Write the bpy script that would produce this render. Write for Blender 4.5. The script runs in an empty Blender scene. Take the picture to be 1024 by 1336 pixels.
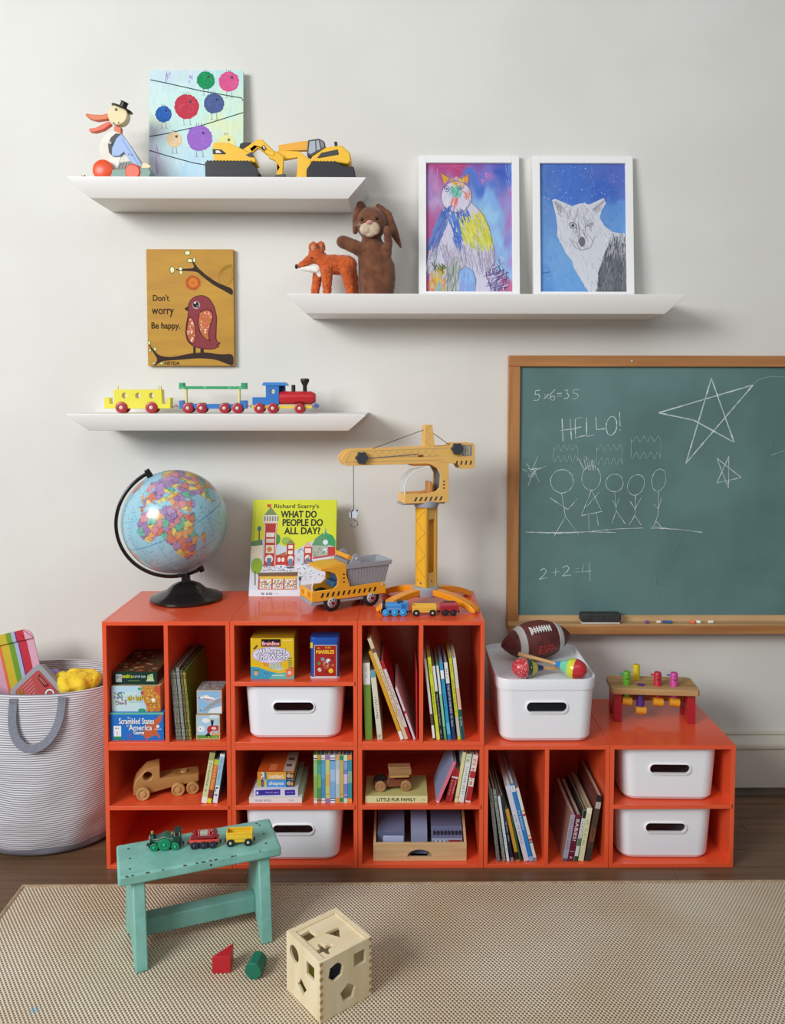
import bpy, bmesh, math, random
from mathutils import Vector, Matrix, noise
from mathutils.geometry import tessellate_polygon
PI = math.pi
R = math.radians
random.seed(7)
scene = bpy.context.scene
COL = scene.collection

# ------------------------------------------------------------------ camera
cam = bpy.data.cameras.new('camera'); camo = bpy.data.objects.new('camera', cam); COL.objects.link(camo)
cam.sensor_fit = 'AUTO'; cam.sensor_width = 36.0
cam.lens = 1081.8 / 1336 * 36.0
cam.shift_x = (512 - 527.8) / 1336; cam.shift_y = (573.55 - 668) / 1336
camo.location = (0.8125, -2.2431, 1.3265)
camo.rotation_euler = (Matrix.Rotation(-0.0072, 3, 'Z') @ Matrix.Rotation(PI/2 - 0.0568, 3, 'X') @ Matrix.Rotation(0.0012, 3, 'Z')).to_euler()
cam.clip_start = .02
scene.camera = camo

# ------------------------------------------------------------------ light
world = bpy.data.worlds.new('world'); scene.world = world; world.use_nodes = True
world.node_tree.nodes['Background'].inputs[0].default_value = (0.82, 0.90, 1.0, 1)
world.node_tree.nodes['Background'].inputs[1].default_value = 0.19
def area(name, loc, target, sx, sy, power, color):
    l = bpy.data.lights.new(name, 'AREA'); l.shape = 'RECTANGLE'; l.size = sx; l.size_y = sy; l.energy = power; l.color = color
    o = bpy.data.objects.new(name, l); COL.objects.link(o); o.location = loc
    o.rotation_euler = (Vector(target) - Vector(loc)).to_track_quat('-Z', 'Y').to_euler()
    return o
area('window_light', (-2.3, -3.3, 2.75), (0.9, 0.4, 0.75), 2.0, 1.6, 165, (0.97, 0.985, 1.0))
area('ceiling_bounce_light', (1.1, -2.0, 2.85), (0.9, 0.1, 0.6), 3.0, 1.6, 16, (1.0, 0.985, 0.96))
scene.view_settings.view_transform = 'Standard'; scene.view_settings.look = 'None'
scene.view_settings.gamma = 1; scene.view_settings.exposure = 0.20
scene.view_settings.use_curve_mapping = False

# ------------------------------------------------------------------ materials
def lin(h):
    h = h.lstrip('#'); c = [int(h[i:i+2], 16)/255 for i in (0, 2, 4)]
    return tuple((x/12.92 if x <= .04045 else ((x+.055)/1.055)**2.4) for x in c) + (1,)
_mc = {}
def M(h, rough=.5, h2=None, scale=40, metal=0, bump=0, bscale=200, coat=0, trans=0, stretch=(1,1,1), lo=.4, hi=.6, alpha=1, sheen=0):
    """Principled material: colour h, mixed with h2 through noise; fine bump."""
    key = (h, rough, h2, scale, metal, bump, bscale, coat, trans, stretch, lo, hi, alpha, sheen)
    if key in _mc: return _mc[key]
    m = bpy.data.materials.new('m_' + h.lstrip('#')); m.use_nodes = True; nt = m.node_tree; b = nt.nodes['Principled BSDF']
    m.diffuse_color = lin(h)
    b.inputs['Base Color'].default_value = lin(h); b.inputs['Roughness'].default_value = rough; b.inputs['Metallic'].default_value = metal
    b.inputs['Coat Weight'].default_value = coat; b.inputs['Transmission Weight'].default_value = trans
    b.inputs['Alpha'].default_value = alpha
    b.inputs['Sheen Weight'].default_value = sheen
    if h2 or bump:
        tc = nt.nodes.new('ShaderNodeTexCoord'); mp = nt.nodes.new('ShaderNodeMapping'); mp.inputs['Scale'].default_value = stretch
        nt.links.new(tc.outputs['Object'], mp.inputs['Vector'])
    if h2:
        n = nt.nodes.new('ShaderNodeTexNoise'); n.inputs['Scale'].default_value = scale; n.inputs['Detail'].default_value = 4
        r = nt.nodes.new('ShaderNodeValToRGB'); r.color_ramp.elements[0].position = lo; r.color_ramp.elements[1].position = hi
        r.color_ramp.elements[0].color = lin(h); r.color_ramp.elements[1].color = lin(h2)
        nt.links.new(mp.outputs[0], n.inputs['Vector']); nt.links.new(n.outputs[0], r.inputs[0]); nt.links.new(r.outputs[0], b.inputs['Base Color'])
    if bump:
        n2 = nt.nodes.new('ShaderNodeTexNoise'); n2.inputs['Scale'].default_value = bscale; n2.inputs['Detail'].default_value = 3
        bp = nt.nodes.new('ShaderNodeBump'); bp.inputs['Strength'].default_value = bump; bp.inputs['Distance'].default_value = .002
        nt.links.new(mp.outputs[0], n2.inputs['Vector']); nt.links.new(n2.outputs[0], bp.inputs['Height']); nt.links.new(bp.outputs[0], b.inputs['Normal'])
    _mc[key] = m
    return m
def wood(h, h2, rough=.5, stretch=(4, 60, 60), scale=1.2):
    return M(h, rough, h2, scale, stretch=stretch, lo=.3, hi=.7, bump=.05, bscale=2)
def attr_mat(name, rough, coat=0):
    m = bpy.data.materials.new(name); m.use_nodes = True; nt = m.node_tree; b = nt.nodes['Principled BSDF']
    a = nt.nodes.new('ShaderNodeAttribute'); a.attribute_name = 'Col'; nt.links.new(a.outputs['Color'], b.inputs['Base Color'])
    b.inputs['Roughness'].default_value = rough; b.inputs['Coat Weight'].default_value = coat
    b.inputs['Specular IOR Level'].default_value = .25
    return m
PRINT = attr_mat('print_matte', .75); PRINTG = attr_mat('print_gloss', .35)

# ------------------------------------------------------------------ mesh builder
class MB:
    def __init__(s, mat=None, T=None):
        s.v = []; s.f = []; s.mi = []; s.sm = []; s.mats = []; s.cur = 0; s.T = T or Matrix()
        if mat: s.use(mat)
    def use(s, m):
        if m not in s.mats: s.mats.append(m)
        s.cur = s.mats.index(m); return s
    def add(s, vs, fs, smooth=False, T=None):
        T = s.T @ T if T is not None else s.T
        o = len(s.v); s.v += [T @ Vector(p) for p in vs]
        for f in fs: s.f.append([i+o for i in f]); s.mi.append(s.cur); s.sm.append(smooth)
        return s
    def box(s, c, d, T=None, taper=1.0, tapery=None):
        """centre c, size d; taper scales the top in x (and y)"""
        x, y, z = d[0]/2, d[1]/2, d[2]/2; ty = taper if tapery is None else tapery
        vs = [(-x,-y,-z),(x,-y,-z),(x,y,-z),(-x,y,-z),(-x*taper,-y*ty,z),(x*taper,-y*ty,z),(x*taper,y*ty,z),(-x*taper,y*ty,z)]
        vs = [(a+c[0], b+c[1], e+c[2]) for a, b, e in vs]
        return s.add(vs, [(0,3,2,1),(4,5,6,7),(0,1,5,4),(1,2,6,5),(2,3,7,6),(3,0,4,7)], T=T)
    def b2(s, x0, x1, y0, y1, z0, z1, T=None):
        return s.box(((x0+x1)/2, (y0+y1)/2, (z0+z1)/2), (x1-x0, y1-y0, z1-z0), T)
    def cyl(s, p0, p1, r0, r1=None, n=20, caps=True, smooth=True):
        p0, p1 = Vector(p0), Vector(p1); r1 = r0 if r1 is None else r1
        q = (p1-p0).to_track_quat('Z', 'Y').to_matrix(); vs = []
        for p, r in ((p0, r0), (p1, r1)):
            for i in range(n):
                a = 2*PI*i/n; vs.append(p + q @ Vector((r*math.cos(a), r*math.sin(a), 0)))
        s.add(vs, [(i, (i+1) % n, n+(i+1) % n, n+i) for i in range(n)], smooth)
        if caps: s.add(vs, [tuple(reversed(range(n))), tuple(range(n, 2*n))], False)
        return s
    def lathe(s, prof, n=32, T=None, smooth=True):
        """profile [(radius, z)] turned about z"""
        vs = []; m = len(prof)
        for r, z in prof:
            for i in range(n):
                a = 2*PI*i/n; vs.append((r*math.cos(a), r*math.sin(a), z))
        fs = [(j*n+i, j*n+(i+1) % n, (j+1)*n+(i+1) % n, (j+1)*n+i) for j in range(m-1) for i in range(n)]
        s.add(vs, fs, smooth, T)
        if prof[0][0] > 1e-6: s.add(vs[:n], [tuple(reversed(range(n)))], False, T)
        if prof[-1][0] > 1e-6: s.add(vs[-n:], [tuple(range(n))], False, T)
        return s
    def tube(s, pts, r, n=8, smooth=True, flat=None):
        pts = [Vector(p) for p in pts]; m = len(pts); vs = []; up = None
        rr = r if isinstance(r, (list, tuple)) else [r]*m
        for k, p in enumerate(pts):
            d = (pts[min(k+1, m-1)] - pts[max(k-1, 0)]).normalized()
            if up is None: up = Vector((0, 0, 1)) if abs(d.z) < .9 else Vector((0, 1, 0))
            a = d.cross(up)
            if a.length < 1e-4: a = d.orthogonal()
            a.normalize(); b = a.cross(d).normalized(); up = b
            for i in range(n):
                t = 2*PI*i/n; ca, sb = math.cos(t), math.sin(t)
                if flat: ca *= flat[0]; sb *= flat[1]
                vs.append(p + (a*ca + b*sb)*rr[k])
        fs = [(j*n+i, (j+1)*n+i, (j+1)*n+(i+1) % n, j*n+(i+1) % n) for j in range(m-1) for i in range(n)]
        s.add(vs, fs, smooth); s.add(vs[:n], [tuple(range(n))]); s.add(vs[-n:], [tuple(reversed(range(n)))])
        return s
    def prism(s, poly, y0, y1, T=None, holes=(), smooth=False):
        """polygon (x,z) extruded in y, with optional holes"""
        loops = [list(poly)] + [list(h) for h in holes]
        flat = [p for lp in loops for p in lp]; n = len(flat)
        if holes:
            bm = bmesh.new(); vv_ = [bm.verts.new((a, b, 0)) for a, b in flat]; o = 0; ed = []
            for lp in loops:
                k = len(lp); ed += [bm.edges.new((vv_[o+i], vv_[o+(i+1) % k])) for i in range(k)]; o += k
            bm.verts.index_update(); bmesh.ops.triangle_fill(bm, use_beauty=True, use_dissolve=False, edges=ed, normal=(0, 0, 1))
            bm.verts.index_update(); tri = [tuple(v.index for v in f.verts) for f in bm.faces]; bm.free()
        else: tri = tessellate_polygon([[Vector((a, b, 0)) for a, b in lp] for lp in loops])
        vs = [(a, y0, b) for a, b in flat] + [(a, y1, b) for a, b in flat]
        fs = [tuple(t) for t in tri] + [tuple(n+i for i in reversed(t)) for t in tri]
        s.add(vs, fs, False, T); o = 0
        for lp in loops:
            k = len(lp); s.add(vs, [(o+i, o+(i+1) % k, n+o+(i+1) % k, n+o+i) for i in range(k)], smooth, T); o += k
        return s
    def ell(s, c, r, n=20, m=12, T=None):
        T2 = Matrix.Translation(c) @ (T if T is not None else Matrix()) @ Matrix.Diagonal((r[0], r[1], r[2], 1))
        prof = [(math.sin(PI*j/m), -math.cos(PI*j/m)) for j in range(m+1)]
        prof[0] = (1e-7, -1); prof[-1] = (1e-7, 1)
        return s.lathe(prof, n, T2)
    def loft(s, rings, caps=True, smooth=True):
        n = len(rings[0]); vs = [p for r in rings for p in r]
        s.add(vs, [(j*n+i, j*n+(i+1) % n, (j+1)*n+(i+1) % n, (j+1)*n+i) for j in range(len(rings)-1) for i in range(n)], smooth)
        if caps: s.add(rings[0], [tuple(reversed(range(n)))]); s.add(rings[-1], [tuple(range(n))])
        return s
    def mesh(s, name):
        me = bpy.data.meshes.new(name); me.from_pydata([tuple(p) for p in s.v], [], s.f)
        for m in s.mats: me.materials.append(m)
        me.polygons.foreach_set('material_index', s.mi); me.polygons.foreach_set('use_smooth', s.sm)
        bm = bmesh.new(); bm.from_mesh(me); bmesh.ops.remove_doubles(bm, verts=bm.verts, dist=1e-6); bmesh.ops.recalc_face_normals(bm, faces=bm.faces); bm.to_mesh(me); bm.free()
        me.set_sharp_from_angle(angle=R(42))
        return me
    def build(s, name, parent=None, bevel=0, seg=2, loc=None, rot=None, subsurf=0):
        o = bpy.data.objects.new(name, s.mesh(name)); COL.objects.link(o)
        if parent is not None: o.parent = parent
        if loc: o.location = loc
        if rot: o.rotation_euler = rot
        if bevel:
            b = o.modifiers.new('bevel', 'BEVEL'); b.width = bevel; b.segments = seg; b.limit_method = 'ANGLE'; b.angle_limit = R(38); b.harden_normals = False
        if subsurf: q = o.modifiers.new('sub', 'SUBSURF'); q.levels = subsurf; q.render_levels = subsurf
        return o
def tag(o, label=None, cat=None, group=None, kind=None):
    if label: o['label'] = label
    if cat: o['category'] = cat
    if group: o['group'] = group
    if kind: o['kind'] = kind
    return o
def thing(name, label, cat, loc=(0,0,0), rz=0, group=None, rot=None):
    o = bpy.data.objects.new(name, None); COL.objects.link(o); o.location = loc; o.rotation_euler = rot if rot else (0, 0, rz)
    o.empty_display_size = .02
    return tag(o, label, cat, group)
def bake(o, name=None):
    """apply an object's modifiers into its mesh"""
    dg = bpy.context.evaluated_depsgraph_get(); me = bpy.data.meshes.new_from_object(o.evaluated_get(dg))
    o.modifiers.clear(); o.data = me
    return o
def organic(name, mb, parent, voxel=.004, smooth=6, mat=None, disp=0, dscale=.01):
    """fuse overlapping volumes into one continuous skin"""
    o = mb.build(name, parent)
    r = o.modifiers.new('r', 'REMESH'); r.mode = 'VOXEL'; r.voxel_size = voxel
    s = o.modifiers.new('s', 'SMOOTH'); s.factor = .5; s.iterations = smooth
    bake(o)
    if disp:
        me = o.data; ns = [v.normal.copy() for v in me.vertices]
        for v, nn in zip(me.vertices, ns): v.co += nn * disp * (noise.noise(v.co/dscale) + .5*noise.noise(v.co/dscale*2.3))
    for p in o.data.polygons: p.use_smooth = True
    if mat: o.data.materials.clear(); o.data.materials.append(mat)
    return o
_tc = {}
def text_geo(t):
    if t not in _tc:
        c = bpy.data.curves.new('t', 'FONT'); c.body = t; c.resolution_u = 3; o = bpy.data.objects.new('t', c)
        me = bpy.data.meshes.new_from_object(o)
        vs = [(v.co.x, v.co.y) for v in me.vertices]; fs = [tuple(p.vertices) for p in me.polygons]
        bpy.data.objects.remove(o); bpy.data.curves.remove(c); bpy.data.meshes.remove(me)
        if not vs: vs = [(0, 0)]
        x0 = min(v[0] for v in vs); x1 = max(v[0] for v in vs); y0 = min(v[1] for v in vs); y1 = max(v[1] for v in vs)
        _tc[t] = ([((x-x0)/max(x1-x0, 1e-6), (y-y0)/max(y1-y0, 1e-6)) for x, y in vs], fs)
    return _tc[t]
class Art:
    """Flat print: 2-D shapes in drawing units (u right, v down) laid on a plane. (u0,v0) maps to the local origin of T; s = metres per unit."""
    def __init__(s, u0, v0, sc, T=Matrix(), step=.0000015, base=.0002, tf=None):
        s.u0, s.v0, s.s, s.T = u0, v0, sc, T; s.z = base; s.step = step; s.v = []; s.f = []; s.c = []; s.tf = tf
    def _add(s, pts, fs, col):
        o = len(s.v)
        for u, v in pts:
            if s.tf: u, v = s.tf(u, v)
            s.v.append(s.T @ Vector(((u-s.u0)*s.s, -s.z, (s.v0-v)*s.s)))
        c = lin(col)
        for f in fs: s.f.append([i+o for i in f]); s.c.append(c)
        s.z += s.step
    def field(s, u0, v0, u1, v1, nx, ny, fn):
        """smoothly blended paint: fn(u, v) -> linear rgb"""
        o = len(s.v); cs = []
        for j in range(ny+1):
            for i in range(nx+1):
                u, v = u0+(u1-u0)*i/nx, v0+(v1-v0)*j/ny; cs.append(list(fn(u, v))[:3]+[1.0])
                if s.tf: u, v = s.tf(u, v)
                s.v.append(s.T @ Vector(((u-s.u0)*s.s, -s.z, (s.v0-v)*s.s)))
        for j in range(ny):
            for i in range(nx):
                f = [j*(nx+1)+i, j*(nx+1)+i+1, (j+1)*(nx+1)+i+1, (j+1)*(nx+1)+i]; s.f.append([k+o for k in f]); s.c.append(sum((cs[k] for k in f), []))
        s.z += s.step; return s
    def poly(s, pts, col):
        tri = tessellate_polygon([[Vector((a, b, 0)) for a, b in pts]]); s._add(pts, [tuple(t) for t in tri], col); return s
    def rect(s, u0, v0, u1, v1, col): s._add([(u0,v0),(u1,v0),(u1,v1),(u0,v1)], [(0,1,2,3)], col); return s
    def disc(s, u, v, r, col, rv=None, n=24, wob=0):
        pts = []
        for i in range(n):
            k = 1+wob*random.uniform(-1, 1); a = 2*PI*i/n; pts.append((u+r*k*math.cos(a), v+(rv or r)*k*math.sin(a)))
        s._add(pts, [tuple(range(n))], col); return s
    def line(s, pts, w, col, closed=False):
        pts = list(pts) + ([pts[0]] if closed else []); q = []; m = len(pts)
        for i in range(m):
            a = pts[max(i-1, 0)]; b = pts[min(i+1, m-1)]
            if closed and i in (0, m-1): a, b = pts[m-2], pts[1]
            dx, dy = b[0]-a[0], b[1]-a[1]; L = math.hypot(dx, dy) or 1; nx, ny = -dy/L*w/2, dx/L*w/2
            q += [(pts[i][0]+nx, pts[i][1]+ny), (pts[i][0]-nx, pts[i][1]-ny)]
        s._add(q, [(2*i, 2*i+1, 2*i+3, 2*i+2) for i in range(m-1)], col); return s
    def ring(s, u, v, r, w, col, rv=None, n=26, rot=0):
        c, d = math.cos(rot), math.sin(rot); P = []
        for i in range(n):
            a = 2*PI*i/n; x, y = r*math.cos(a), (rv or r)*math.sin(a); P.append((u+x*c-y*d, v+x*d+y*c))
        return s.line(P, w, col, True)
    def text(s, t, u0, v0, u1, v1, col, rot=0, fat=0):
        """fit text into the box; rot=90 reads downwards"""
        cu, cv = (u0+u1)/2, (v0+v1)/2; w, h = abs(u1-u0), abs(v1-v0); P = []
        if rot in (90, -90): w, h = h, w
        if t[0] == '~':   # print too small to read in the photograph: letter-like strokes only
            vs, fs = [], []; n = len(t)-1; cw = 1/n; rg = random.Random(len(t)*7+int(w*9999))
            def bar(a, b, c_, d_): o = len(vs); vs.extend([(a, b), (c_, b), (c_, d_), (a, d_)]); fs.append((o, o+1, o+2, o+3))
            for i in range(n):
                if t[i+1] == ' ': continue
                x = i*cw; top = rg.choice([.75, .75, 1]); k = rg.random()
                bar(x+cw*.12, .08, x+cw*.30, top)
                if k < .8: y = rg.choice([.1, .4, .6]); bar(x+cw*.25, y, x+cw*.8, y+.15)
                if k < .5: bar(x+cw*.62, .1, x+cw*.8, .72)
        else: vs, fs = text_geo(t)
        a = R(rot); c, d = math.cos(a), math.sin(a)
        for x, y in vs:
            X, Y = (x-.5)*w, -(y-.5)*h; P.append((cu+X*c-Y*d, cv+X*d+Y*c))
        if fat:
            for dx, dy in [(fat*math.cos(PI*q/4), fat*math.sin(PI*q/4)) for q in range(8)]: s._add([(a+dx, b+dy) for a, b in P], fs, col)
        s._add(P, fs, col); return s
    def build(s, name, parent=None, mat=None):
        me = bpy.data.meshes.new(name); me.from_pydata([tuple(p) for p in s.v], [], s.f)
        at = me.color_attributes.new('Col', 'FLOAT_COLOR', 'CORNER'); k = 0; buf = []
        for p, c in zip(me.polygons, s.c): buf += c if isinstance(c, list) else list(c)*p.loop_total
        at.data.foreach_set('color', buf); me.materials.append(mat or PRINT)
        bm = bmesh.new(); bm.from_mesh(me)
        n0 = s.T.to_3x3() @ Vector((0, -1, 0))
        rev = [f for f in bm.faces if f.normal.dot(n0) < 0]
        if rev: bmesh.ops.reverse_faces(bm, faces=rev)
        bm.to_mesh(me); bm.free()
        o = bpy.data.objects.new(name, me); COL.objects.link(o)
        if parent is not None: o.parent = parent
        return o
def px(u0, v0, s): return lambda pts: [((u-u0)*s, (v0-v)*s) for u, v in pts]
def Tr(x=0, y=0, z=0, rx=0, ry=0, rz=0):
    return Matrix.Translation((x, y, z)) @ Matrix.Rotation(rz, 4, 'Z') @ Matrix.Rotation(ry, 4, 'Y') @ Matrix.Rotation(rx, 4, 'X')
def rrect(w, h, r, n=4, cx=0, cy=0):
    P = []
    for ax, ay, a0 in ((1, 1, 0), (-1, 1, 90), (-1, -1, 180), (1, -1, 270)):
        for i in range(n+1):
            a = R(a0 + 90*i/n); P.append((cx+ax*(w/2-r)+r*math.cos(a), cy+ay*(h/2-r)+r*math.sin(a)))
    return P

# ------------------------------------------------------------------ setting
def struct(o): o['kind'] = 'structure'; return o
WALLY = .45
wm = M('#e2e1da', .75, '#dedcd5', 3, bump=.05, bscale=120)
struct(MB(wm).b2(-2.6, 3.6, WALLY, WALLY+.1, -.05, 2.9).build('wall_back'))
# baseboard: flat board, then a moulded cap, and a dark shoe strip
bmt = M('#d6d1c2', .45)
bb = MB(bmt)
prof = [(0,0),(.02,0),(.02,.150),(.027,.153),(.029,.163),(.026,.172),(.012,.182),(.009,.192),(.013,.197),(.011,.204),(0,.206)]
bb.loft([[(x, WALLY-d, z) for d, z in prof] for x in (-2.6, 3.6)], smooth=False)
struct(bb.build('baseboard_back'))
sh = MB(M('#5b4c3a', .5, '#463a2c', 8))
pr_ = [(0,0)] + [(.026*math.cos(R(a)), .019*math.sin(R(a))) for a in range(0, 91, 15)]
sh.loft([[(x, WALLY-.0202-d, z) for d, z in pr_] for x in (-2.6, 3.6)], smooth=False)
struct(sh.build('trim_1'))
fm = M('#4a3a2c', .5)
fl = struct(MB(fm).b2(-2.6, 3.6, -3.2, WALLY+.1, -.06, -.012).build('floor'))
pw = [wood('#7d6047', '#654a34', .42, stretch=(1.5, 40, 40), scale=1.5), wood('#70553d', '#5c442f', .42, stretch=(1.5, 46, 46), scale=1.3),
      wood('#85674c', '#6a4e38', .42, stretch=(1.5, 36, 36), scale=1.7)]
pms = []
for m_ in pw: pms.append(MB(m_).box((0, 0, -.006), (1.18, .0885, .012)).mesh('plank'))
for r_ in range(23):
    off = random.uniform(0, 1.18)
    for k in range(5):
        o = bpy.data.objects.new('plank', random.choice(pms)); COL.objects.link(o); o.parent = fl
        o.location = (-2.2 + off + k*1.181, .405 - r_*.09, -.0002*random.random())
        if k == 0: 
            b = None
# ------------------------------------------------------------------ rug
def rug_mat():
    m = bpy.data.materials.new('woven_sisal'); m.use_nodes = True; nt = m.node_tree; N = nt.nodes; L = nt.links; b = N['Principled BSDF']
    tc = N.new('ShaderNodeTexCoord'); nz = N.new('ShaderNodeTexNoise'); nz.inputs['Scale'].default_value = 60
    mx = N.new('ShaderNodeMixRGB'); mx.blend_type = 'ADD'; mx.inputs[0].default_value = .0016
    L.new(tc.outputs['Object'], nz.inputs['Vector']); L.new(tc.outputs['Object'], mx.inputs[1]); L.new(nz.outputs['Color'], mx.inputs[2])
    sp = N.new('ShaderNodeSeparateXYZ'); L.new(mx.outputs[0], sp.inputs[0])
    def wave(sock, k, ph=0):
        a = N.new('ShaderNodeMath'); a.operation = 'MULTIPLY_ADD'; a.inputs[1].default_value = k; a.inputs[2].default_value = ph; L.new(sock, a.inputs[0])
        c = N.new('ShaderNodeMath'); c.operation = 'SINE'; L.new(a.outputs[0], c.inputs[0]); return c.outputs[0]
    wx = wave(sp.outputs[0], PI/.0046); wy = wave(sp.outputs[1], PI/.0062)
    pr = N.new('ShaderNodeMath'); pr.operation = 'MULTIPLY'; L.new(wx, pr.inputs[0]); L.new(wy, pr.inputs[1])
    rp = N.new('ShaderNodeValToRGB'); e = rp.color_ramp.elements
    e[0].position = .0; e[0].color = lin('#efe4d0'); e[1].position = .90; e[1].color = lin('#5c4b35')
    q = rp.color_ramp.elements.new(.50); q.color = lin('#dccdb4')
    mr = N.new('ShaderNodeMapRange'); mr.inputs[1].default_value = -.6; mr.inputs[2].default_value = 1; L.new(pr.outputs[0], mr.inputs[0]); L.new(mr.outputs[0], rp.inputs[0])
    big = N.new('ShaderNodeTexNoise'); big.inputs['Scale'].default_value = 3; L.new(tc.outputs['Object'], big.inputs['Vector'])
    r2 = N.new('ShaderNodeValToRGB'); r2.color_ramp.elements[0].position = .3; r2.color_ramp.elements[1].position = .7
    r2.color_ramp.elements[0].color = (1, 1, 1, 1); r2.color_ramp.elements[1].color = lin('#ece0cf')
    L.new(big.outputs[0], r2.inputs[0]); mm = N.new('ShaderNodeMixRGB'); mm.blend_type = 'MULTIPLY'; mm.inputs[0].default_value = 1
    L.new(rp.outputs[0], mm.inputs[1]); L.new(r2.outputs[0], mm.inputs[2])
    # pale blue crayon stain near the front left
    ds = N.new('ShaderNodeVectorMath'); ds.operation = 'DISTANCE'; ds.inputs[1].default_value = STAIN; L.new(tc.outputs['Object'], ds.inputs[0])
    lt = N.new('ShaderNodeMapRange'); lt.inputs[1].default_value = .012; lt.inputs[2].default_value = .006; lt.inputs[3].default_value = 0; lt.inputs[4].default_value = .55; L.new(ds.outputs['Value'], lt.inputs[0])
    m3 = N.new('ShaderNodeMixRGB'); L.new(lt.outputs[0], m3.inputs[0]); L.new(mm.outputs[0], m3.inputs[1]); m3.inputs[2].default_value = lin('#6fb6d8')
    L.new(m3.outputs[0], b.inputs['Base Color']); b.inputs['Roughness'].default_value = .9
    inv = N.new('ShaderNodeMath'); inv.operation = 'MULTIPLY'; inv.inputs[1].default_value = -1; L.new(pr.outputs[0], inv.inputs[0])
    bp = N.new('ShaderNodeBump'); bp.inputs['Strength'].default_value = .8; bp.inputs['Distance'].default_value = .002; L.new(inv.outputs[0], bp.inputs['Height']); L.new(bp.outputs[0], b.inputs['Normal'])
    return m
STAIN = (0.0371, -0.5405, .01)
rug = thing('woven_rug', 'beige basket-woven sisal rug lying on the dark wood floor', 'rug', (0, 0, 0))
RX0, RX1, RY0, RY1 = -.187, 2.75, -2.3, -.088
MB(rug_mat()).add([(RX0+.008,RY0,.0),(RX1,RY0,0),(RX1,RY1+.010,0),(RX0,RY1-.008,0),(RX0+.008,RY0,.01),(RX1,RY0,.01),(RX1,RY1+.010,.01),(RX0,RY1-.008,.01)],
   [(0,3,2,1),(4,5,6,7),(0,1,5,4),(1,2,6,5),(2,3,7,6),(3,0,4,7)]).build('weave', rug)
bd = M('#b39a7c', .85, '#a0876a', 60, bump=.4, bscale=300)
MB(bd).tube([(RX0-.002, RY1-.006, .0068), (RX1, RY1+.012, .0068)], .0065, 8).tube([(RX0-.001, RY1-.004, .0068), (RX0+.006, RY0, .0068)], .0065, 8).build('binding', rug)

# ------------------------------------------------------------------ orange cabinets
OR = M('#ee5c34', .30, '#ea5731', 2, coat=.3)
S = .349; PT = .0115; CD = .35
def cabinet(cx, z0, kind, label):
    t = thing('cube_cabinet', label, 'cabinet', (cx, 0, z0), group=None)
    h = .3495; y0, y1 = 0, CD; w = S/2; b = .0007
    MB(OR).b2(-w, -w+PT, y0, y1, 0, h).build('side_panel', t, b)
    MB(OR).b2(w-PT, w, y0, y1, 0, h).build('side_panel', t, b)
    MB(OR).b2(-w+PT, w-PT, y0, y1, h-PT, h).build('top_panel', t, b)
    MB(OR).b2(-w+PT, w-PT, y0, y1, 0, PT).build('bottom_panel', t, b)
    MB(OR).b2(-w+PT, w-PT, y1-.02, y1-.014, PT, h-PT).build('back_panel', t)
    if kind == 'v':
        MB(OR).b2(-PT/2, PT/2, -.001, y1-.02, PT-.004, h-PT+.003).build('divider', t, b)
    else:
        zz = h/2 + .0
        MB(OR).b2(-w+PT-.004, w-PT+.004, -.001, y1-.02, zz-PT/2, zz+PT/2).build('shelf_board', t, b)
        MB(M('#5a120a', .6)).b2(w-PT+.0035, w-PT+.0055, -.0012, .004, zz-.004, zz+PT/2).build('groove', t)
    return t
CL = [(0, .35, 'v', 'orange cube cabinet under the globe, split by an upright divider'),
      (0, 0, 's', 'orange cube cabinet at bottom left, one shelf with the wooden truck'),
      (1, .35, 's', 'orange cube cabinet under the standing picture book, marbles tin on its shelf'),
      (1, 0, 's', 'orange cube cabinet on the floor with stacked board books above a white bin'),
      (2, .35, 'v', 'orange cube cabinet under the toy crane, split by an upright divider'),
      (2, 0, 's', 'orange cube cabinet on the floor holding the pale wooden crate'),
      (3, 0, 'v', 'orange cube cabinet on the floor under the lidded white box'),
      (4, 0, 's', 'orange cube cabinet at the right end holding two white bins')]
for c, z, k, l in CL: cabinet(.175+.35*c, z, k, l)
SH_T = .35 + .3495/2 + PT/2   # shelf top, upper row
SH_B = .3495/2 + PT/2         # shelf top, lower row
ZT = .35 + PT                 # bottom panel top, upper row
ZB = PT

# ------------------------------------------------------------------ wall ledges
LW = M('#eceae6', .4)
def ledge(x0, x1, zb, zt, label, dx0=.055, dx1=.055):
    t = thing('wall_shelf', label, 'shelf', ((x0+x1)/2, WALLY, zt), group='white wedge ledges'); c = (x0+x1)/2; a = (x1-x0)/2
    y1 = -.0005
    L = lambda z, f, ins, l, r: [(-a+l, y1, z), (a-r, y1, z), (a-r, -f, z), (-a+l, -f, z)]
    h = zb-zt
    MB(LW).loft([L(h, .19, 0, dx0, dx1), L(-.006, .222, 0, .003, .003), L(0, .222, 0, 0, 0)], smooth=False).build('ledge_board', t, .0012)
    return t
ledge(-.158, .7165, 1.9005, 1.9565, 'top white wedge-shaped wall ledge carrying toy diggers and canvas')
ledge(.480, 1.666, 1.562, 1.618, 'long white wedge-shaped wall ledge carrying two framed drawings')
ledge(-.176, .716, 1.2105, 1.2620, 'lowest white wedge-shaped wall ledge carrying the painted wooden train')
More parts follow.
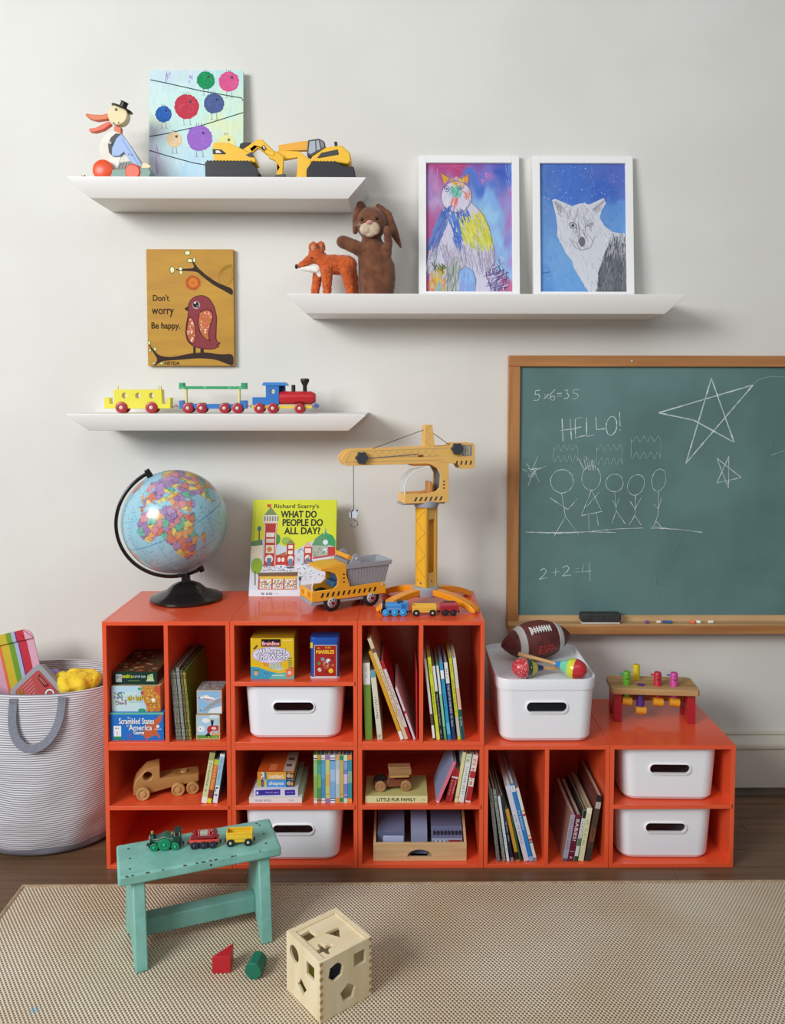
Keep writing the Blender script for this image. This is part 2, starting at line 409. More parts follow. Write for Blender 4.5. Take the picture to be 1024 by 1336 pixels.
# ================================================================== wall art and chalkboard
def zz(ox, oy, k): return lambda u, v: (ox+u/k, oy+v/k)
def clampr(r): return lambda p: (min(max(p[0], r[0]), r[2]), min(max(p[1], r[1]), r[3]))
def inpoly(x, y, P):
    c = False; j = len(P)-1
    for i in range(len(P)):
        xi, yi = P[i]; xj, yj = P[j]
        if (yi > y) != (yj > y) and x < (xj-xi)*(y-yi)/(yj-yi)+xi: c = not c
        j = i
    return c
def scribble(a, P, cols, n, ang, L, w, clip, jit=.25):
    us = [p[0] for p in P]; vs = [p[1] for p in P]; cl = clampr(clip); k = 0; tries = 0
    while k < n and tries < n*20:
        tries += 1; u, v = random.uniform(min(us), max(us)), random.uniform(min(vs), max(vs))
        if not inpoly(u, v, P): continue
        t = R(ang) + random.uniform(-jit, jit); l = L*random.uniform(.5, 1.2); du, dv = math.cos(t)*l/2, math.sin(t)*l/2
        p0, p1 = cl((u-du, v-dv)), cl((u+du, v+dv))
        if math.hypot(p1[0]-p0[0], p1[1]-p0[1]) < w: continue
        a.line([p0, ((p0[0]+p1[0])/2+random.uniform(-w, w)*.5, (p0[1]+p1[1])/2), p1], w*random.uniform(.6, 1.3), random.choice(cols)); k += 1

# ---- chalkboard
BX0, BZ0, BZ1 = 1.166, .556, 1.446
t = thing('chalkboard', 'large green chalkboard in a wooden frame hung on the wall, covered in chalk drawings', 'chalkboard', (1.83, WALLY, BZ0))
OK1 = wood('#bd8450', '#a56d3c', .45, stretch=(3, 40, 40)); OK2 = wood('#bd8450', '#a56d3c', .45, stretch=(40, 40, 3)); OKT = wood('#d1ab7b', '#b98f5d', .5, stretch=(3, 40, 40))
gx = BX0-1.83; W_ = 1.32; H_ = BZ1-BZ0
gb = M('#648684', .75, '#587876', 3.2, bump=.05, bscale=300)
MB(gb).b2(gx+.02, gx+W_-.02, -.012, -.002, .02, H_-.02).build('slate', t)
MB(OK1).b2(gx, gx+W_, -.024, -.002, H_-.036, H_).build('top_rail', t, .002)
MB(OK2).b2(gx, gx+.038, -.022, -.002, .0, H_-.036).build('side_rail', t, .002)
MB(OK2).b2(gx+W_-.038, gx+W_, -.022, -.002, .0, H_-.036).build('side_rail', t, .002)
tr = MB(OKT).b2(gx+.002, gx+W_-.002, -.062, -.002, .012, .024); tr.use(OK1).b2(gx, gx+W_, -.068, -.058, -.006, .020)
tr.use(OKT).add([(gx+.03,-.022,.024),(gx+W_-.03,-.022,.024),(gx+W_-.03,-.012,.042),(gx+.03,-.012,.042),(gx+.03,-.002,.024),(gx+W_-.03,-.002,.024)], [(0,1,2,3),(0,3,4),(1,5,2),(3,2,5,4)])
tr.build('chalk_tray', t, .0012)
MB(M('#c9c3b5', .4)).cyl((gx+.395, -.0245, H_-.018), (gx+.395, -.027, H_-.018), .0035, n=12).build('screw', t)
a = Art(663.5, 463.5, 1/401.0000, Tr(gx, -.0122, H_), tf=zz(650, 450, 2.738))
CH = ['#b9cbc7', '#c6d4d0', '#aabfbb', '#d3dedb']; FA = ['#93b0ab', '#9db8b3', '#a4bbb7']
def chalk(P, w=3.2, cols=CH, closed=False):
    P = [(x+random.uniform(-.8, .8), y+random.uniform(-.8, .8)) for x, y in P]
    if closed: P = P + [P[0]]
    for k in range(len(P)-1):
        (x0, y0), (x1, y1) = P[k], P[k+1]; n = max(1, int(math.hypot(x1-x0, y1-y0)/14))
        for i in range(n):
            f, g = i/n, (i+1)/n
            a.line([(x0+(x1-x0)*f, y0+(y1-y0)*f), (x0+(x1-x0)*g, y0+(y1-y0)*g)], w*random.uniform(.6, 1.15), random.choice(cols))
def oval(cx, cy, rx, ry, rot=0, **k):
    chalk([(cx+rx*math.cos(t_)*math.cos(rot)-ry*math.sin(t_)*math.sin(rot), cy+rx*math.cos(t_)*math.sin(rot)+ry*math.sin(t_)*math.cos(rot)) for t_ in [2*PI*i/22 for i in range(23)]], **k)
# sums
chalk([(152,160),(134,162),(132,175),(145,174),(150,184),(142,196),(128,196)], 2.6)
chalk([(164,172),(182,190)], 2.4); chalk([(182,172),(164,190)], 2.4)
chalk([(204,156),(190,172),(186,190),(194,197),(204,190),(200,180),(188,184)], 2.6)
chalk([(210,172),(228,170)], 2.4); chalk([(210,181),(228,179)], 2.4)
chalk([(236,160),(250,158),(246,170),(254,178),(248,188),(236,190)], 2.6)
chalk([(290,156),(270,158),(268,170),(282,172),(287,182),(278,190),(266,190)], 2.6)
chalk([(158,806),(172,798),(180,808),(170,824),(154,838),(184,832)], 2.8)
chalk([(214,796),(212,826)], 2.6); chalk([(202,812),(226,810)], 2.6)
chalk([(238,796),(254,788),(262,798),(252,812),(238,826),(268,822)], 2.8)
chalk([(284,800),(300,798)], 2.4); chalk([(284,812),(300,810)], 2.4)
chalk([(314,784),(308,812),(342,808)], 2.8); chalk([(334,780),(338,844)], 2.8)
# HELLO!
for P in ([(230,262),(234,340)], [(258,262),(264,334)], [(224,302),(276,296)], [(276,262),(278,330)], [(276,262),(300,256)], [(278,294),(298,290)], [(278,328),(312,320)],
          [(316,256),(318,324),(346,318)], [(350,254),(352,300),(384,296)], [(434,236),(437,288)], [(437,298),(437,304)]): chalk(P, 3.4)
oval(406, 286, 19, 34, .1, w=3.4)
# stars
for P in ([(758,116),(674,420)], [(674,420),(908,140)], [(908,140),(574,240)], [(574,240),(700,266),(844,344)], [(844,344),(758,116)]): chalk(P, 5); chalk(P, 3)
for P in ([(828,394),(786,490)], [(786,490),(874,470)], [(874,470),(784,402)], [(784,402),(828,508)], [(828,508),(828,394)]): chalk(P, 3.2)
chalk([(908,136),(930,120),(970,110),(1024,112),(1090,130)], 2, FA); chalk([(980,390),(1030,372),(1110,350)], 3.2, FA); chalk([(1200,300),(1290,560),(1420,610)], 3, FA)
chalk([(1180,700),(1260,640),(1380,660),(1440,720)], 3, FA)
# sun
for i in range(16): chalk([(125+random.uniform(-18, 18), 452+random.uniform(-18, 18)), (125+random.uniform(-18, 18), 452+random.uniform(-18, 18))], 2.2)
for P in ([(130,432),(146,394)], [(142,442),(174,430)], [(138,462),(152,488)], [(122,468),(112,500)], [(108,450),(90,440)], [(116,436),(104,420)]): chalk(P, 2.4)
# clouds
for cx, cy, w_, h_ in ((244,388,86,48), (400,392,92,58), (530,366,106,66)):
    P = []
    for i in range(41):
        f = i/40; P.append((cx-w_/2+w_*f, cy-h_/2+10*math.sin(f*26)))
    for i in range(41):
        f = 1-i/40; P.append((cx-w_/2+w_*f, cy+h_/2-8+12*math.sin(f*26)))
    chalk(P, 1.9, FA, True)
# family
oval(232, 484, 41, 42, w=2.4); oval(336, 472, 34, 44, w=2.4); oval(420, 490, 31, 32, w=2.4); oval(497, 497, 29, 38, .4, w=2.4); oval(578, 480, 25, 40, .15, w=2.4)
for i in range(9): chalk([(310+i*5, 444), (290+i*7+random.uniform(-6, 6), 392+random.uniform(0, 26))], 2)
for P in ([(230,524),(246,610)], [(192,544),(254,586),(290,546)], [(246,610),(206,682)], [(246,610),(294,676)],
          [(338,516),(302,608),(378,592)], [(338,516),(372,586)], [(366,522),(320,576)], [(328,606),(332,662)], [(356,596),(364,642)],
          [(420,522),(428,590),(412,636)], [(428,590),(460,636)], [(414,552),(426,578),(438,546)], [(495,536),(494,606),(474,642)], [(494,606),(518,642)], [(478,556),(494,584),(516,544)],
          [(577,520),(577,606),(562,650)], [(572,628),(590,646)], [(562,566),(578,584),(588,546)]): chalk(P, 2.4)
for k in range(3): chalk([(104,666),(220,668+2*k),(330,666),(426,668)], 2.2)
chalk([(340,664),(430,655),(524,652)], 2.6); chalk([(552,652),(650,656),(738,668)], 2.6); chalk([(552,646),(600,652),(650,658)], 2.2)
# wiped smears
for i in range(26):
    x, y = random.uniform(560, 660), random.uniform(660, 900); chalk([(x, y), (x+random.uniform(-8, 8), y+random.uniform(14, 40))], 1.2, ['#86a5a1', '#7d9c98'])
for i in range(10):
    x, y = random.uniform(960, 1020), random.uniform(220, 390); chalk([(x, y), (x+20, y-36)], 1.3, ['#7b9a97'])
a.build('chalk_drawing', t, attr_mat('chalk', .95))
# eraser and chalk pieces lying on the tray
TZ = BZ0+.024
def on_tray(u, v): return u, v
t = thing('board_eraser', 'black felt board eraser resting at the left end of the chalk tray', 'eraser', (1.4660, .406, TZ+.0003))
MB(M('#cfc8ba', .8)).b2(-.062, .062, -.017, .017, 0, .006).build('felt_pad', t, .002)
MB(M('#2e2d2e', .7, '#3a393a', 90)).box((0, 0, .021), (.130, .036, .028)).build('eraser_block', t, .006, 3)
for u, l, col, lab, rz in ((845, .012, '#7d5aa6', 'short purple chalk stub on the chalk tray', .1), (860, .012, '#f2e3df', 'pale pink-white chalk stub touching the blue chalk', 0), (871, .030, '#3f6a9e', 'longest chalk, blue, lying on the tray', -.1),
                       (904, .020, '#ee7f5c', 'coral orange chalk lying askew on the tray', -.9), (911, .014, '#f4f1ea', 'white chalk stub leaning on the coral one', -.5), (928, .016, '#f1eee6', 'white chalk stub, the rightmost on the tray', .05)):
    xx = {845: 1.6185, 860: 1.6558, 871: 1.6845, 904: 1.7654, 911: 1.7853, 928: 1.8252}[u]
    o = MB(M(col, .95)).cyl((-l/2, 0, 0), (l/2, 0, 0), .0048, n=12).build('chalk', None, .001)
    o.location = (xx, .402, TZ+.0048); o.rotation_euler = (0, 0, rz); tag(o, lab, 'chalk', 'chalk pieces on the tray')

def blend(pts, amp=.25, fs=(.01, .01), seed=0.0):
    P = [(u, v, lin(c)[:3], w) for u, v, c, w in pts]
    def fn(u, v):
        nu = noise.noise(Vector((u*fs[0], v*fs[1], seed))); nv = noise.noise(Vector((u*fs[0], v*fs[1], seed+9.3)))
        x, y = u+nu*120*amp*4, v+nv*120*amp*4; W = 0; C = [0, 0, 0]
        for a, b, c, w in P:
            k = w/((x-a)**2+(y-b)**2+900)**1.6; W += k
            for i in range(3): C[i] += c[i]*k
        g = 1+amp*.5*noise.noise(Vector((u*fs[0]*4, v*fs[1]*4, seed+3)))
        return [min(1, c/W*g) for c in C]
    return fn
# ---- framed drawings on the long ledge
def framed(name, label, cx, zt, yb, yt, w, h, rot):
    """frame standing on the ledge and leaning on the wall; local origin at bottom centre, face towards -y"""
    t = thing(name, label, 'picture', (cx, yb, 1.6198), rot=(-rot, 0, 0))
    f = M('#f3f2f0', .35); b = .0235
    for nm, q in (('frame_side', (-w/2, -w/2+b, 0, h)), ('frame_side', (w/2-b, w/2, 0, h)), ('frame_rail', (-w/2+b, w/2-b, h-b, h)), ('frame_rail', (-w/2+b, w/2-b, 0, b))):
        MB(f).b2(q[0], q[1], -.010, .010, q[2], q[3]).build(nm, t, .0012)
    MB(M('#d8d2c4', .7)).b2(-w/2+b-.003, w/2-b+.003, .000, .006, b-.003, h-b+.003).build('backing', t)
    return t
FH = 0.4587
FW = .3185
lean = math.asin(.048/FH)
t = framed('framed_cat_drawing', 'white framed crayon and paint drawing of a colourful seated cat', 1.0347, 0, .392, .44, FW, FH, lean)
sc = FW/129.8
a = Art(546.6, 204, sc, Tr(-FW/2, 0, FH), tf=zz(545, 200, 7.03), step=.0000008)
rc = (62, 78, 884, 1276+60); c2 = (66, 82, 880, 1330)
CP = [(80,100,'#a8508c',1),(200,110,'#b04a86',1),(350,110,'#bd4478',1.3),(480,100,'#b0407a',1),(620,110,'#8a5aa8',.8),(760,100,'#5560b8',1),(850,100,'#4a74c8',1),
  (80,250,'#a87ab4',1),(150,300,'#c08ab8',1),(80,400,'#9a7ac0',1),(150,450,'#b8a0cc',.8),(90,560,'#b86a9c',1.2),(130,650,'#b85a90',1.2),(80,800,'#b05a90',1),(80,950,'#7a5ca8',1),(80,1080,'#6a64b0',.8),(80,1250,'#c8648c',1),
  (520,200,'#4a7cd0',1.2),(560,300,'#3f74cc',1),(620,180,'#7a78c8',.8),(640,260,'#a878c0',.9),(700,330,'#5a7cca',1),(720,200,'#3f5ebc',1.3),(800,250,'#4a6cc4',1),(850,350,'#b070b0',.8),
  (600,420,'#8cbce8',1.3),(700,450,'#84b4e6',1),(800,450,'#9a88cc',1),(660,560,'#9ac8ec',1.4),(760,620,'#86aee0',1),(840,620,'#a878b8',1.2),(720,760,'#96c4ea',1.4),(850,760,'#8a88cc',1),(800,900,'#8cbce8',1),(860,950,'#a888c4',1),(780,1080,'#90b8e4',1),(860,1200,'#c4648e',1.3),(850,1310,'#c86a90',1.2),(700,1300,'#a8a8d0',.6)]
a.field(62, 76, 884, 1340, 60, 90, blend(CP, .2, (.012, .004)))
scribble(a, [(110,90),(480,95),(300,200),(180,180)], ['#c8709e', '#b8568c'], 16, 12, 160, 3, c2); scribble(a, [(800,100),(865,100),(860,380),(820,330)], ['#8fb0e6', '#5a80d0'], 14, 86, 110, 4, c2)
scribble(a, [(540,180),(660,180),(640,330),(600,320)], ['#c884bc', '#d8a0cc'], 16, 60, 30, 4, c2, .8); scribble(a, [(90,140),(200,140),(190,500),(90,500)], ['#c898c4', '#a888c8'], 18, 90, 120, 4, c2)
body = [(230,520),(500,455),(600,560),(680,760),(700,1000),(640,1330),(110,1330),(120,1120),(72,1080),(110,880),(190,850)]
a.poly(body, '#cfcbdd'); a.poly([(110,1100),(340,980),(360,1330),(110,1330)], '#b9bfc0')
a.disc(352, 400, 142, '#d2cce0', 148)
a.poly([(210,180),(290,230),(250,280),(235,270)], '#d8a23e'); a.poly([(468,180),(400,235),(465,270)], '#dd8f4c')
scribble(a, body, ['#c3bdd4', '#d8cfe0', '#b3b1cc', '#a9a6ba', '#e2dbe6'], 200, 97, 90, 5, c2)
scribble(a, [(290,230),(460,230),(430,330),(330,330)], ['#e0b23b', '#dd8f4c', '#d7cf55', '#c99fcf'], 50, 60, 50, 8, c2, .8)
scribble(a, [(280,320),(410,310),(400,400),(330,400)], ['#5ab7a6', '#4aa79c', '#7fc8b6'], 40, 110, 60, 7, c2, .8)
scribble(a, [(300,440),(360,410),(360,480),(320,520)], ['#dc6b6b', '#e58a7e'], 18, 110, 60, 8, c2); scribble(a, [(420,360),(480,350),(480,440),(440,430)], ['#e08a62', '#d86a4f'], 14, 60, 50, 7, c2)
scribble(a, [(225,330),(270,330),(290,480),(240,470)], ['#e9e4ee', '#dcd6e4'], 20, 80, 50, 8, c2)
scribble(a, [(220,520),(290,520),(190,850),(80,870)], ['#5672b8', '#6580c4', '#7388c6', '#4f69b0'], 90, 118, 130, 11, c2, .15)
scribble(a, [(270,560),(370,560),(410,850),(340,850)], ['#5479c6', '#648ad0', '#4a6cbb'], 70, 76, 120, 9, c2, .15)
scribble(a, [(350,560),(470,530),(480,610),(410,640)], ['#3e66bd', '#7d8aa8', '#4c77c9'], 40, 68, 90, 6, c2, .2)
scribble(a, [(370,640),(500,600),(540,520),(620,620),(680,800),(670,890),(440,850)], ['#d8d64f', '#cfcf45', '#b8c653', '#e0dc74', '#c9c23e'], 170, 72, 110, 9, c2, .15)
scribble(a, [(200,850),(700,900),(660,1100),(380,1030),(250,1030)], ['#a7a2b4', '#b5acc6', '#9896a6', '#d3ccde', '#b0a0c0'], 150, 78, 130, 4, c2, .2)
scribble(a, [(110,900),(190,870),(180,1020),(90,1070)], ['#dcdce8', '#bfc4d6', '#8a93a8'], 30, 105, 100, 5, c2)
scribble(a, [(260,1030),(390,960),(380,1330),(260,1330)], ['#87928d', '#98a39b', '#6f7a75', '#b3bcb4'], 80, 95, 130, 5, c2)
a.poly([(380,1080),(440,1050),(500,1080),(525,1140),(520,1340),(375,1340)], '#86aee0'); scribble(a, [(385,1080),(510,1090),(515,1330),(380,1330)], ['#7fa9de', '#96bae6', '#8f9fd8'], 40, 92, 110, 12, c2)
scribble(a, [(110,1100),(250,1060),(250,1280),(110,1290)], ['#e0a63a', '#dd8a3a', '#c6b24a', '#e8bd55'], 55, 80, 80, 8, c2); scribble(a, [(130,1000),(250,1030),(240,1080),(150,1080)], ['#6f7d35', '#56622f'], 24, 70, 60, 6, c2, .8)
scribble(a, [(175,1200),(215,1200),(215,1300),(175,1300)], ['#6fb9d6'], 10, 88, 60, 9, c2)
scribble(a, [(620,1120),(700,1030),(790,1080),(830,1180),(800,1300),(640,1240)], ['#5a4a86', '#6f5a9a', '#7a3f5f', '#dcd7ea', '#8d93bb'], 110, 120, 70, 6, c2, .9)
scribble(a, [(720,960),(780,960),(780,1060),(730,1060)], ['#dfe5f2', '#7aa6c8', '#5f7fae'], 22, 70, 50, 7, c2)
PN = '#5e5c70'
a.ring(352, 402, 140, 4, PN, 148); a.line([(300,235),(215,180),(232,270)], 4, PN); a.line([(400,235),(466,184),(468,300)], 4, PN)
a.ring(266, 328, 22, 5, '#3e5a8a', 26); a.disc(266, 328, 9, '#3c4a66'); a.ring(388, 320, 18, 4, '#6f7f9a', 18); a.disc(388, 322, 7, '#4d5f80')
a.line([(495,460),(580,540),(650,680),(690,860),(700,1000),(650,1080)], 4, PN); a.line([(260,580),(200,760),(180,880),(165,1000)], 4, PN)
a.line([(380,1080),(430,1040),(500,1080),(530,1160),(515,1280)], 4, PN); a.line([(345,545),(420,660)], 4, PN)
a.build('drawing_sheet', t, PRINT)

t = framed('framed_wolf_drawing', 'white framed pencil drawing of a white wolf on a blue background', 1.3956, 0, .392, .44, FW, FH, lean)
a = Art(693.6, 204, sc, Tr(-FW/2, 0, FH), tf=zz(680, 190, 4.6545), step=.0000008)
c2 = (104, 108, 650, 940); a.rect(102, 106, 630, 950, '#5b8fcb')
c2 = (104, 108, 627, 940)
WP = [(110,120,'#5074bc',1),(300,130,'#4a70c4',1),(500,130,'#5570c0',1),(620,130,'#5a68b8',1),(120,250,'#5a80c4',1),(300,260,'#4a74ca',1.2),(480,250,'#4468c0',1.2),(620,250,'#5a70c0',1),(120,420,'#6690cc',1),(600,400,'#6496d4',1),(560,480,'#6a9cd8',1),(120,600,'#6c9ad4',1),(200,700,'#78a8dc',1),(130,780,'#6498d2',1),(250,830,'#6ea4dc',1),(120,930,'#5a90d0',1),(350,930,'#6ea2da',1)]
a.field(102, 106, 638, 950, 45, 60, blend(WP, .2, (.012, .009), 4.0))
scribble(a, [(110,110),(625,110),(625,330),(110,330)], ['#587fcc', '#5f86d0', '#4668bc'], 50, 20, 40, 5, c2, 1.5); scribble(a, [(110,560),(240,640),(340,930),(110,930)], ['#76a6dc', '#669ad6'], 30, 30, 40, 5, c2, 1.5)
for i in range(26): u, v = random.uniform(120, 600), random.uniform(120, 350); a.disc(u, v, random.uniform(1.5, 4), '#b9cff0', n=7)
wolf = [(184,330),(204,322),(262,352),(300,366),(345,352),(372,348),(405,362),(436,345),(498,320),(504,352),(480,392),(468,440),(500,490),(545,520),(585,535),(628,540),(628,950),(430,950),(385,870),(340,800),(305,740),(300,700),(262,655),(240,600),(208,545),(214,490),(206,420)]
wolf = [(u+random.uniform(-5, 5), v+random.uniform(-5, 5)) for u, v in wolf]; wolf = [(min(u, 628), v) for u, v in wolf]
a.poly(wolf, '#d3d5dc'); scribble(a, wolf, ['#dfe0e6', '#c6c8d2', '#cbced8', '#e6e7ec', '#b4b6c0'], 380, 70, 34, 2.6, c2, .6)
a.poly([(540,570),(628,600),(628,950),(440,950),(460,760),(500,640)], '#6b6e74'); scribble(a, [(540,560),(628,570),(628,940),(440,940),(460,760)], ['#595c62', '#4a4c52', '#7f8288', '#8f9298', '#6a6d74'], 240, 96, 60, 4, c2, .35)
scribble(a, [(535,545),(628,545),(628,680),(500,660)], ['#a8abb2', '#8f9298', '#c4c6cc'], 70, 96, 50, 3, c2)
scribble(a, [(250,380),(450,380),(400,640),(320,620)], ['#a8a9b2', '#9a9ca6', '#c0c2ca'], 90, 82, 60, 2, c2, .5); scribble(a, [(188,335),(262,370),(225,430)], ['#8f9099', '#a8a9b2'], 26, 60, 40, 2.4, c2); scribble(a, [(430,380),(498,330),(470,400)], ['#8f9099', '#a8a9b2'], 22, 120, 40, 2.4, c2)
a.disc(360, 584, 19, '#6f7076', 30); a.line([(345,545),(338,460)], 3, '#7f8088'); a.line([(376,545),(386,460)], 3, '#7f8088'); a.line([(285,560),(320,620),(360,636),(410,620),(440,550)], 3, '#8b8c94')
a.ring(306, 484, 22, 3.5, '#55565c', 14, rot=.4); a.disc(306, 485, 8, '#3f4044'); a.line([(322,496),(332,508)], 4, '#55565c'); a.line([(385,490),(430,472)], 4, '#76777e'); a.ring(410, 482, 18, 3, '#8b8c94', 9, rot=-.3)
a.line([(120,776),(165,768)], 4, '#3f5fa0')
a.build('drawing_sheet', t, PRINT)

# ---- painted canvas on the top ledge
CW, CZ0 = 0.2941, 1.9575
CHt = 0.3763
t = thing('bird_canvas', 'painted canvas of round coloured birds perched on black wires', 'painting', (0.1770, .408, CZ0+.0006), rot=(-.06, 0, 0))
MB(M('#cfe6e4', .8, '#dbe9e2', 12, bump=.15, bscale=900)).b2(-CW/2, CW/2, -.009, .009, 0, CHt).build('canvas', t, .002)
a = Art(193.6, 94, CW/122.6, Tr(-CW/2, -.009, CHt), tf=zz(80, 80, 4.096), step=.0000015)
c2 = (468, 60, 964, 636)
NP = [(480,70,'#cfe6ea',1),(560,90,'#cadfe8',1),(700,90,'#cbe2ea',1),(860,80,'#c0e4e6',1),(950,80,'#bfe6e2',1),(500,200,'#d0ece8',1),(600,160,'#ccebe6',1),(740,260,'#c8ece0',1),(900,260,'#cfeedd',1),(850,320,'#e0ebbe',1.2),(930,330,'#dcebc4',1),(500,330,'#dcebd0',.8),(520,420,'#d2dae8',1),(500,560,'#ccd2e6',1),(640,360,'#c8eae4',1),(900,450,'#cfeadc',1),(560,470,'#bfe0e4',1),(620,560,'#c6e0e8',1),(740,560,'#bcdcec',1),(900,580,'#b4d8ea',1),(660,610,'#b0d4ea',1)]
a.field(466, 58, 968, 634, 50, 50, blend(NP, .14, (.016, .006), 7.0))
scribble(a, [(540,66),(590,66),(580,120),(550,120)], ['#a48ccc', '#b8a4d8'], 12, 85, 26, 4, c2); scribble(a, [(670,80),(710,80),(705,125),(675,125)], ['#a48ccc', '#b8a4d8'], 8, 85, 22, 4, c2); scribble(a, [(500,480),(520,480),(520,600),(505,600)], ['#b49ad4', '#c8b4e0'], 10, 90, 60, 5, c2)
scribble(a, [(470,60),(960,60),(960,620),(470,620)], ['#d8f0ec', '#c0e4ec'], 60, 90, 40, 5, c2, .3)
for P in ([(472,110),(560,128),(740,168),(960,206),(968,222)], [(468,414),(560,398),(740,356),(968,284)], [(466,488),(560,516),(700,554),(830,576)]): a.line(P, 5, '#22303a')
for u, v, r, c, c3 in ((768,112,48,'#1f8f57','#2aa868'), (892,118,54,'#d9578d','#e272a1'), (543,294,44,'#2a5fae','#3b73c4'), (667,254,66,'#c33b4d','#d15563'), (812,236,54,'#4d5f93','#5b6da3'), (600,430,42,'#e5c9a0','#edd6b3'), (735,422,68,'#9a6ac6','#aa7dd2'), (878,450,48,'#e6e59a','#eeedb0')):
    a.disc(u, v, r, c, n=40, wob=.05)
    for i in range(40):
        q = random.uniform(0, 2*PI); w = random.uniform(0, .8)*r; a.line([(u+w*math.cos(q), v+w*math.sin(q)), (u+w*math.cos(q+.5), v+w*math.sin(q+.5))], 3, random.choice([c, c3, c3]))
    a.disc(u+r*.3, v-r*.4, 5, '#2a2f3a'); a.ring(u+r*.3, v-r*.4, 7, 2, '#55555f')
    for d in (-.25, .25): a.line([(u+d*r, v+r), (u+d*r+3, v+r+30)], 2, '#5a5f66'); a.line([(u+d*r-5, v+r+34), (u+d*r+3, v+r+28), (u+d*r+11, v+r+34)], 1.6, '#5a5f66')
    for i in range(3): a.line([(u-r*.2+i*r*.15, v-r*.95), (u-r*.25+i*r*.2, v-r*1.2)], 1.8, '#5a5f66')
a.build('painted_birds', t, PRINT)

# ---- wooden plaque with the bird
PX0, PX1 = 0.0082, 0.2852
PZ0, PZ1 = 1.4109, 1.7811
PWd, PHt = PX1-PX0, PZ1-PZ0
t = thing('wooden_plaque', 'yellow-stained wooden plaque hung on the wall, painted with a red bird and words', 'picture', ((PX0+PX1)/2, WALLY, PZ0))
MB(M('#c59425', .6, '#b3801c', 5, stretch=(1, 1, 6), lo=.3, hi=.7)).b2(-PWd/2, PWd/2, -.018, -.0005, 0, PHt).build('board', t, .0012)
a = Art(191.3, 325.8, PWd/113.3, Tr(-PWd/2, -.018, PHt), tf=zz(170, 310, 6.4), step=.000003)
BR = '#3b2c26'; RD = '#8e3f44'
def chaikin(P, n=2):
    for _ in range(n):
        if len(P) < 6: return P
        Q = []
        for i in range(len(P)):
            a0, b0 = P[i], P[(i+1) % len(P)]
            if max(abs(a0[0]-b0[0]), abs(a0[1]-b0[1])) < 4: Q += [a0, b0]; continue
            Q += [(a0[0]*.8+b0[0]*.2, a0[1]*.8+b0[1]*.2), (a0[0]*.2+b0[0]*.8, a0[1]*.2+b0[1]*.8)]
        P = Q
    return P
a.ring(800, 320, 60, 4, '#8a6a24', 80, rot=.3); a.ring(805, 320, 40, 2.5, '#9c7a2e', 55)
a.poly(chaikin([(855,240),(855,222),(800,232),(750,270),(738,330),(745,300)]), '#a07c2c')
for r_, c in ((74,'#c5873f'),(60,'#b3572c'),(44,'#d0712d'),(30,'#e08a35'),(20,'#cf6e2c')): a.disc(524, 378, r_, c, n=30, wob=.07)
a.poly(chaikin([(500,175),(520,185),(560,250),(640,320),(740,385),(855,425),(855,486),(800,455),(690,395),(600,325),(555,285),(440,280),(380,274),(380,266),(440,262),(540,258),(520,210)]), BR)
for u, v, w_, h_ in ((352,272,22,30),(420,262,20,18),(424,294,18,20),(480,132,26,22),(500,196,26,18),(536,190,14,24)): a.disc(u, v, w_, '#3f4a20', h_, n=14); a.disc(u, v, w_-5, '#e9edba', h_-5, n=14)
# bird
a.poly(chaikin([(598,478),(540,488),(496,520),(474,575),(478,640),(460,720),(450,800),(470,870),(520,912),(600,932),(690,934),(745,906),(720,900),(755,882),(712,860),(716,760),(722,660),(700,570),(655,500)]), '#5b2228')
a.poly(chaikin([(598,484),(542,494),(500,524),(480,578),(486,640),(470,720),(458,800),(478,866),(524,905),(600,924),(690,926),(732,906),(704,896),(740,882),(704,862),(708,760),(714,660),(694,574),(650,506)]), RD)
a.poly(chaikin([(490,650),(520,670),(540,740),(542,830),(526,900),(478,866),(458,800),(470,720)]), '#6a2a2a'); a.poly(chaikin([(494,662),(516,680),(533,740),(535,826),(522,888),(484,858),(465,798),(476,722)]), '#b96a3c')
a.poly(chaikin([(628,592),(680,610),(694,660),(664,740),(650,810),(668,872),(620,850),(568,790),(552,700),(570,620)]), '#5b2228'); a.poly(chaikin([(628,602),(672,618),(684,660),(656,740),(642,806),(652,858),(616,838),(578,786),(562,700),(578,628)]), '#c07342')
for i in range(46):
    q = random.random(); u, v = random.uniform(575, 675), random.uniform(620, 800)
    if inpoly(u, v, [(628,602),(672,618),(680,660),(650,740),(640,800),(580,780),(566,700),(580,628)]): a.disc(u, v, 8, random.choice(['#e07a62', '#e8a08a', '#d65a4c', '#f0b09a']), n=8)
for i in range(40):
    u, v = random.uniform(470, 530), random.uniform(680, 880)
    if inpoly(u, v, [(494,668),(516,684),(530,740),(530,826),(520,880),(486,850),(468,798)]): a.disc(u, v, 7, random.choice(['#e59a82', '#d8705c', '#f0cdb8']), n=8)
for u, v in ((620,790),(624,770),(505,860),(512,840)): a.disc(u, v, 8, '#f3e6df', n=8)
a.poly(chaikin([(448,592),(478,574),(484,610),(466,612)]), BR)
a.disc(548, 564, 32, '#c9a9a4', n=20); a.disc(545, 560, 25, '#1f1b20', n=20); a.disc(560, 575, 14, '#6f5f70', n=12); a.disc(538, 545, 8, '#f6f2f2', n=10)
a.poly(chaikin([(518,912),(538,914),(538,965),(518,965)]), BR); a.poly(chaikin([(578,928),(606,930),(606,965),(578,965)]), BR)
a.poly(chaikin([(136,880),(144,872),(170,920),(230,985),(330,1000),(500,965),(620,955),(740,975),(855,968),(855,1074),(790,1050),(700,1015),(560,1005),(400,1020),(250,1030),(200,1068),(185,1066),(220,1020),(190,970)]), BR)
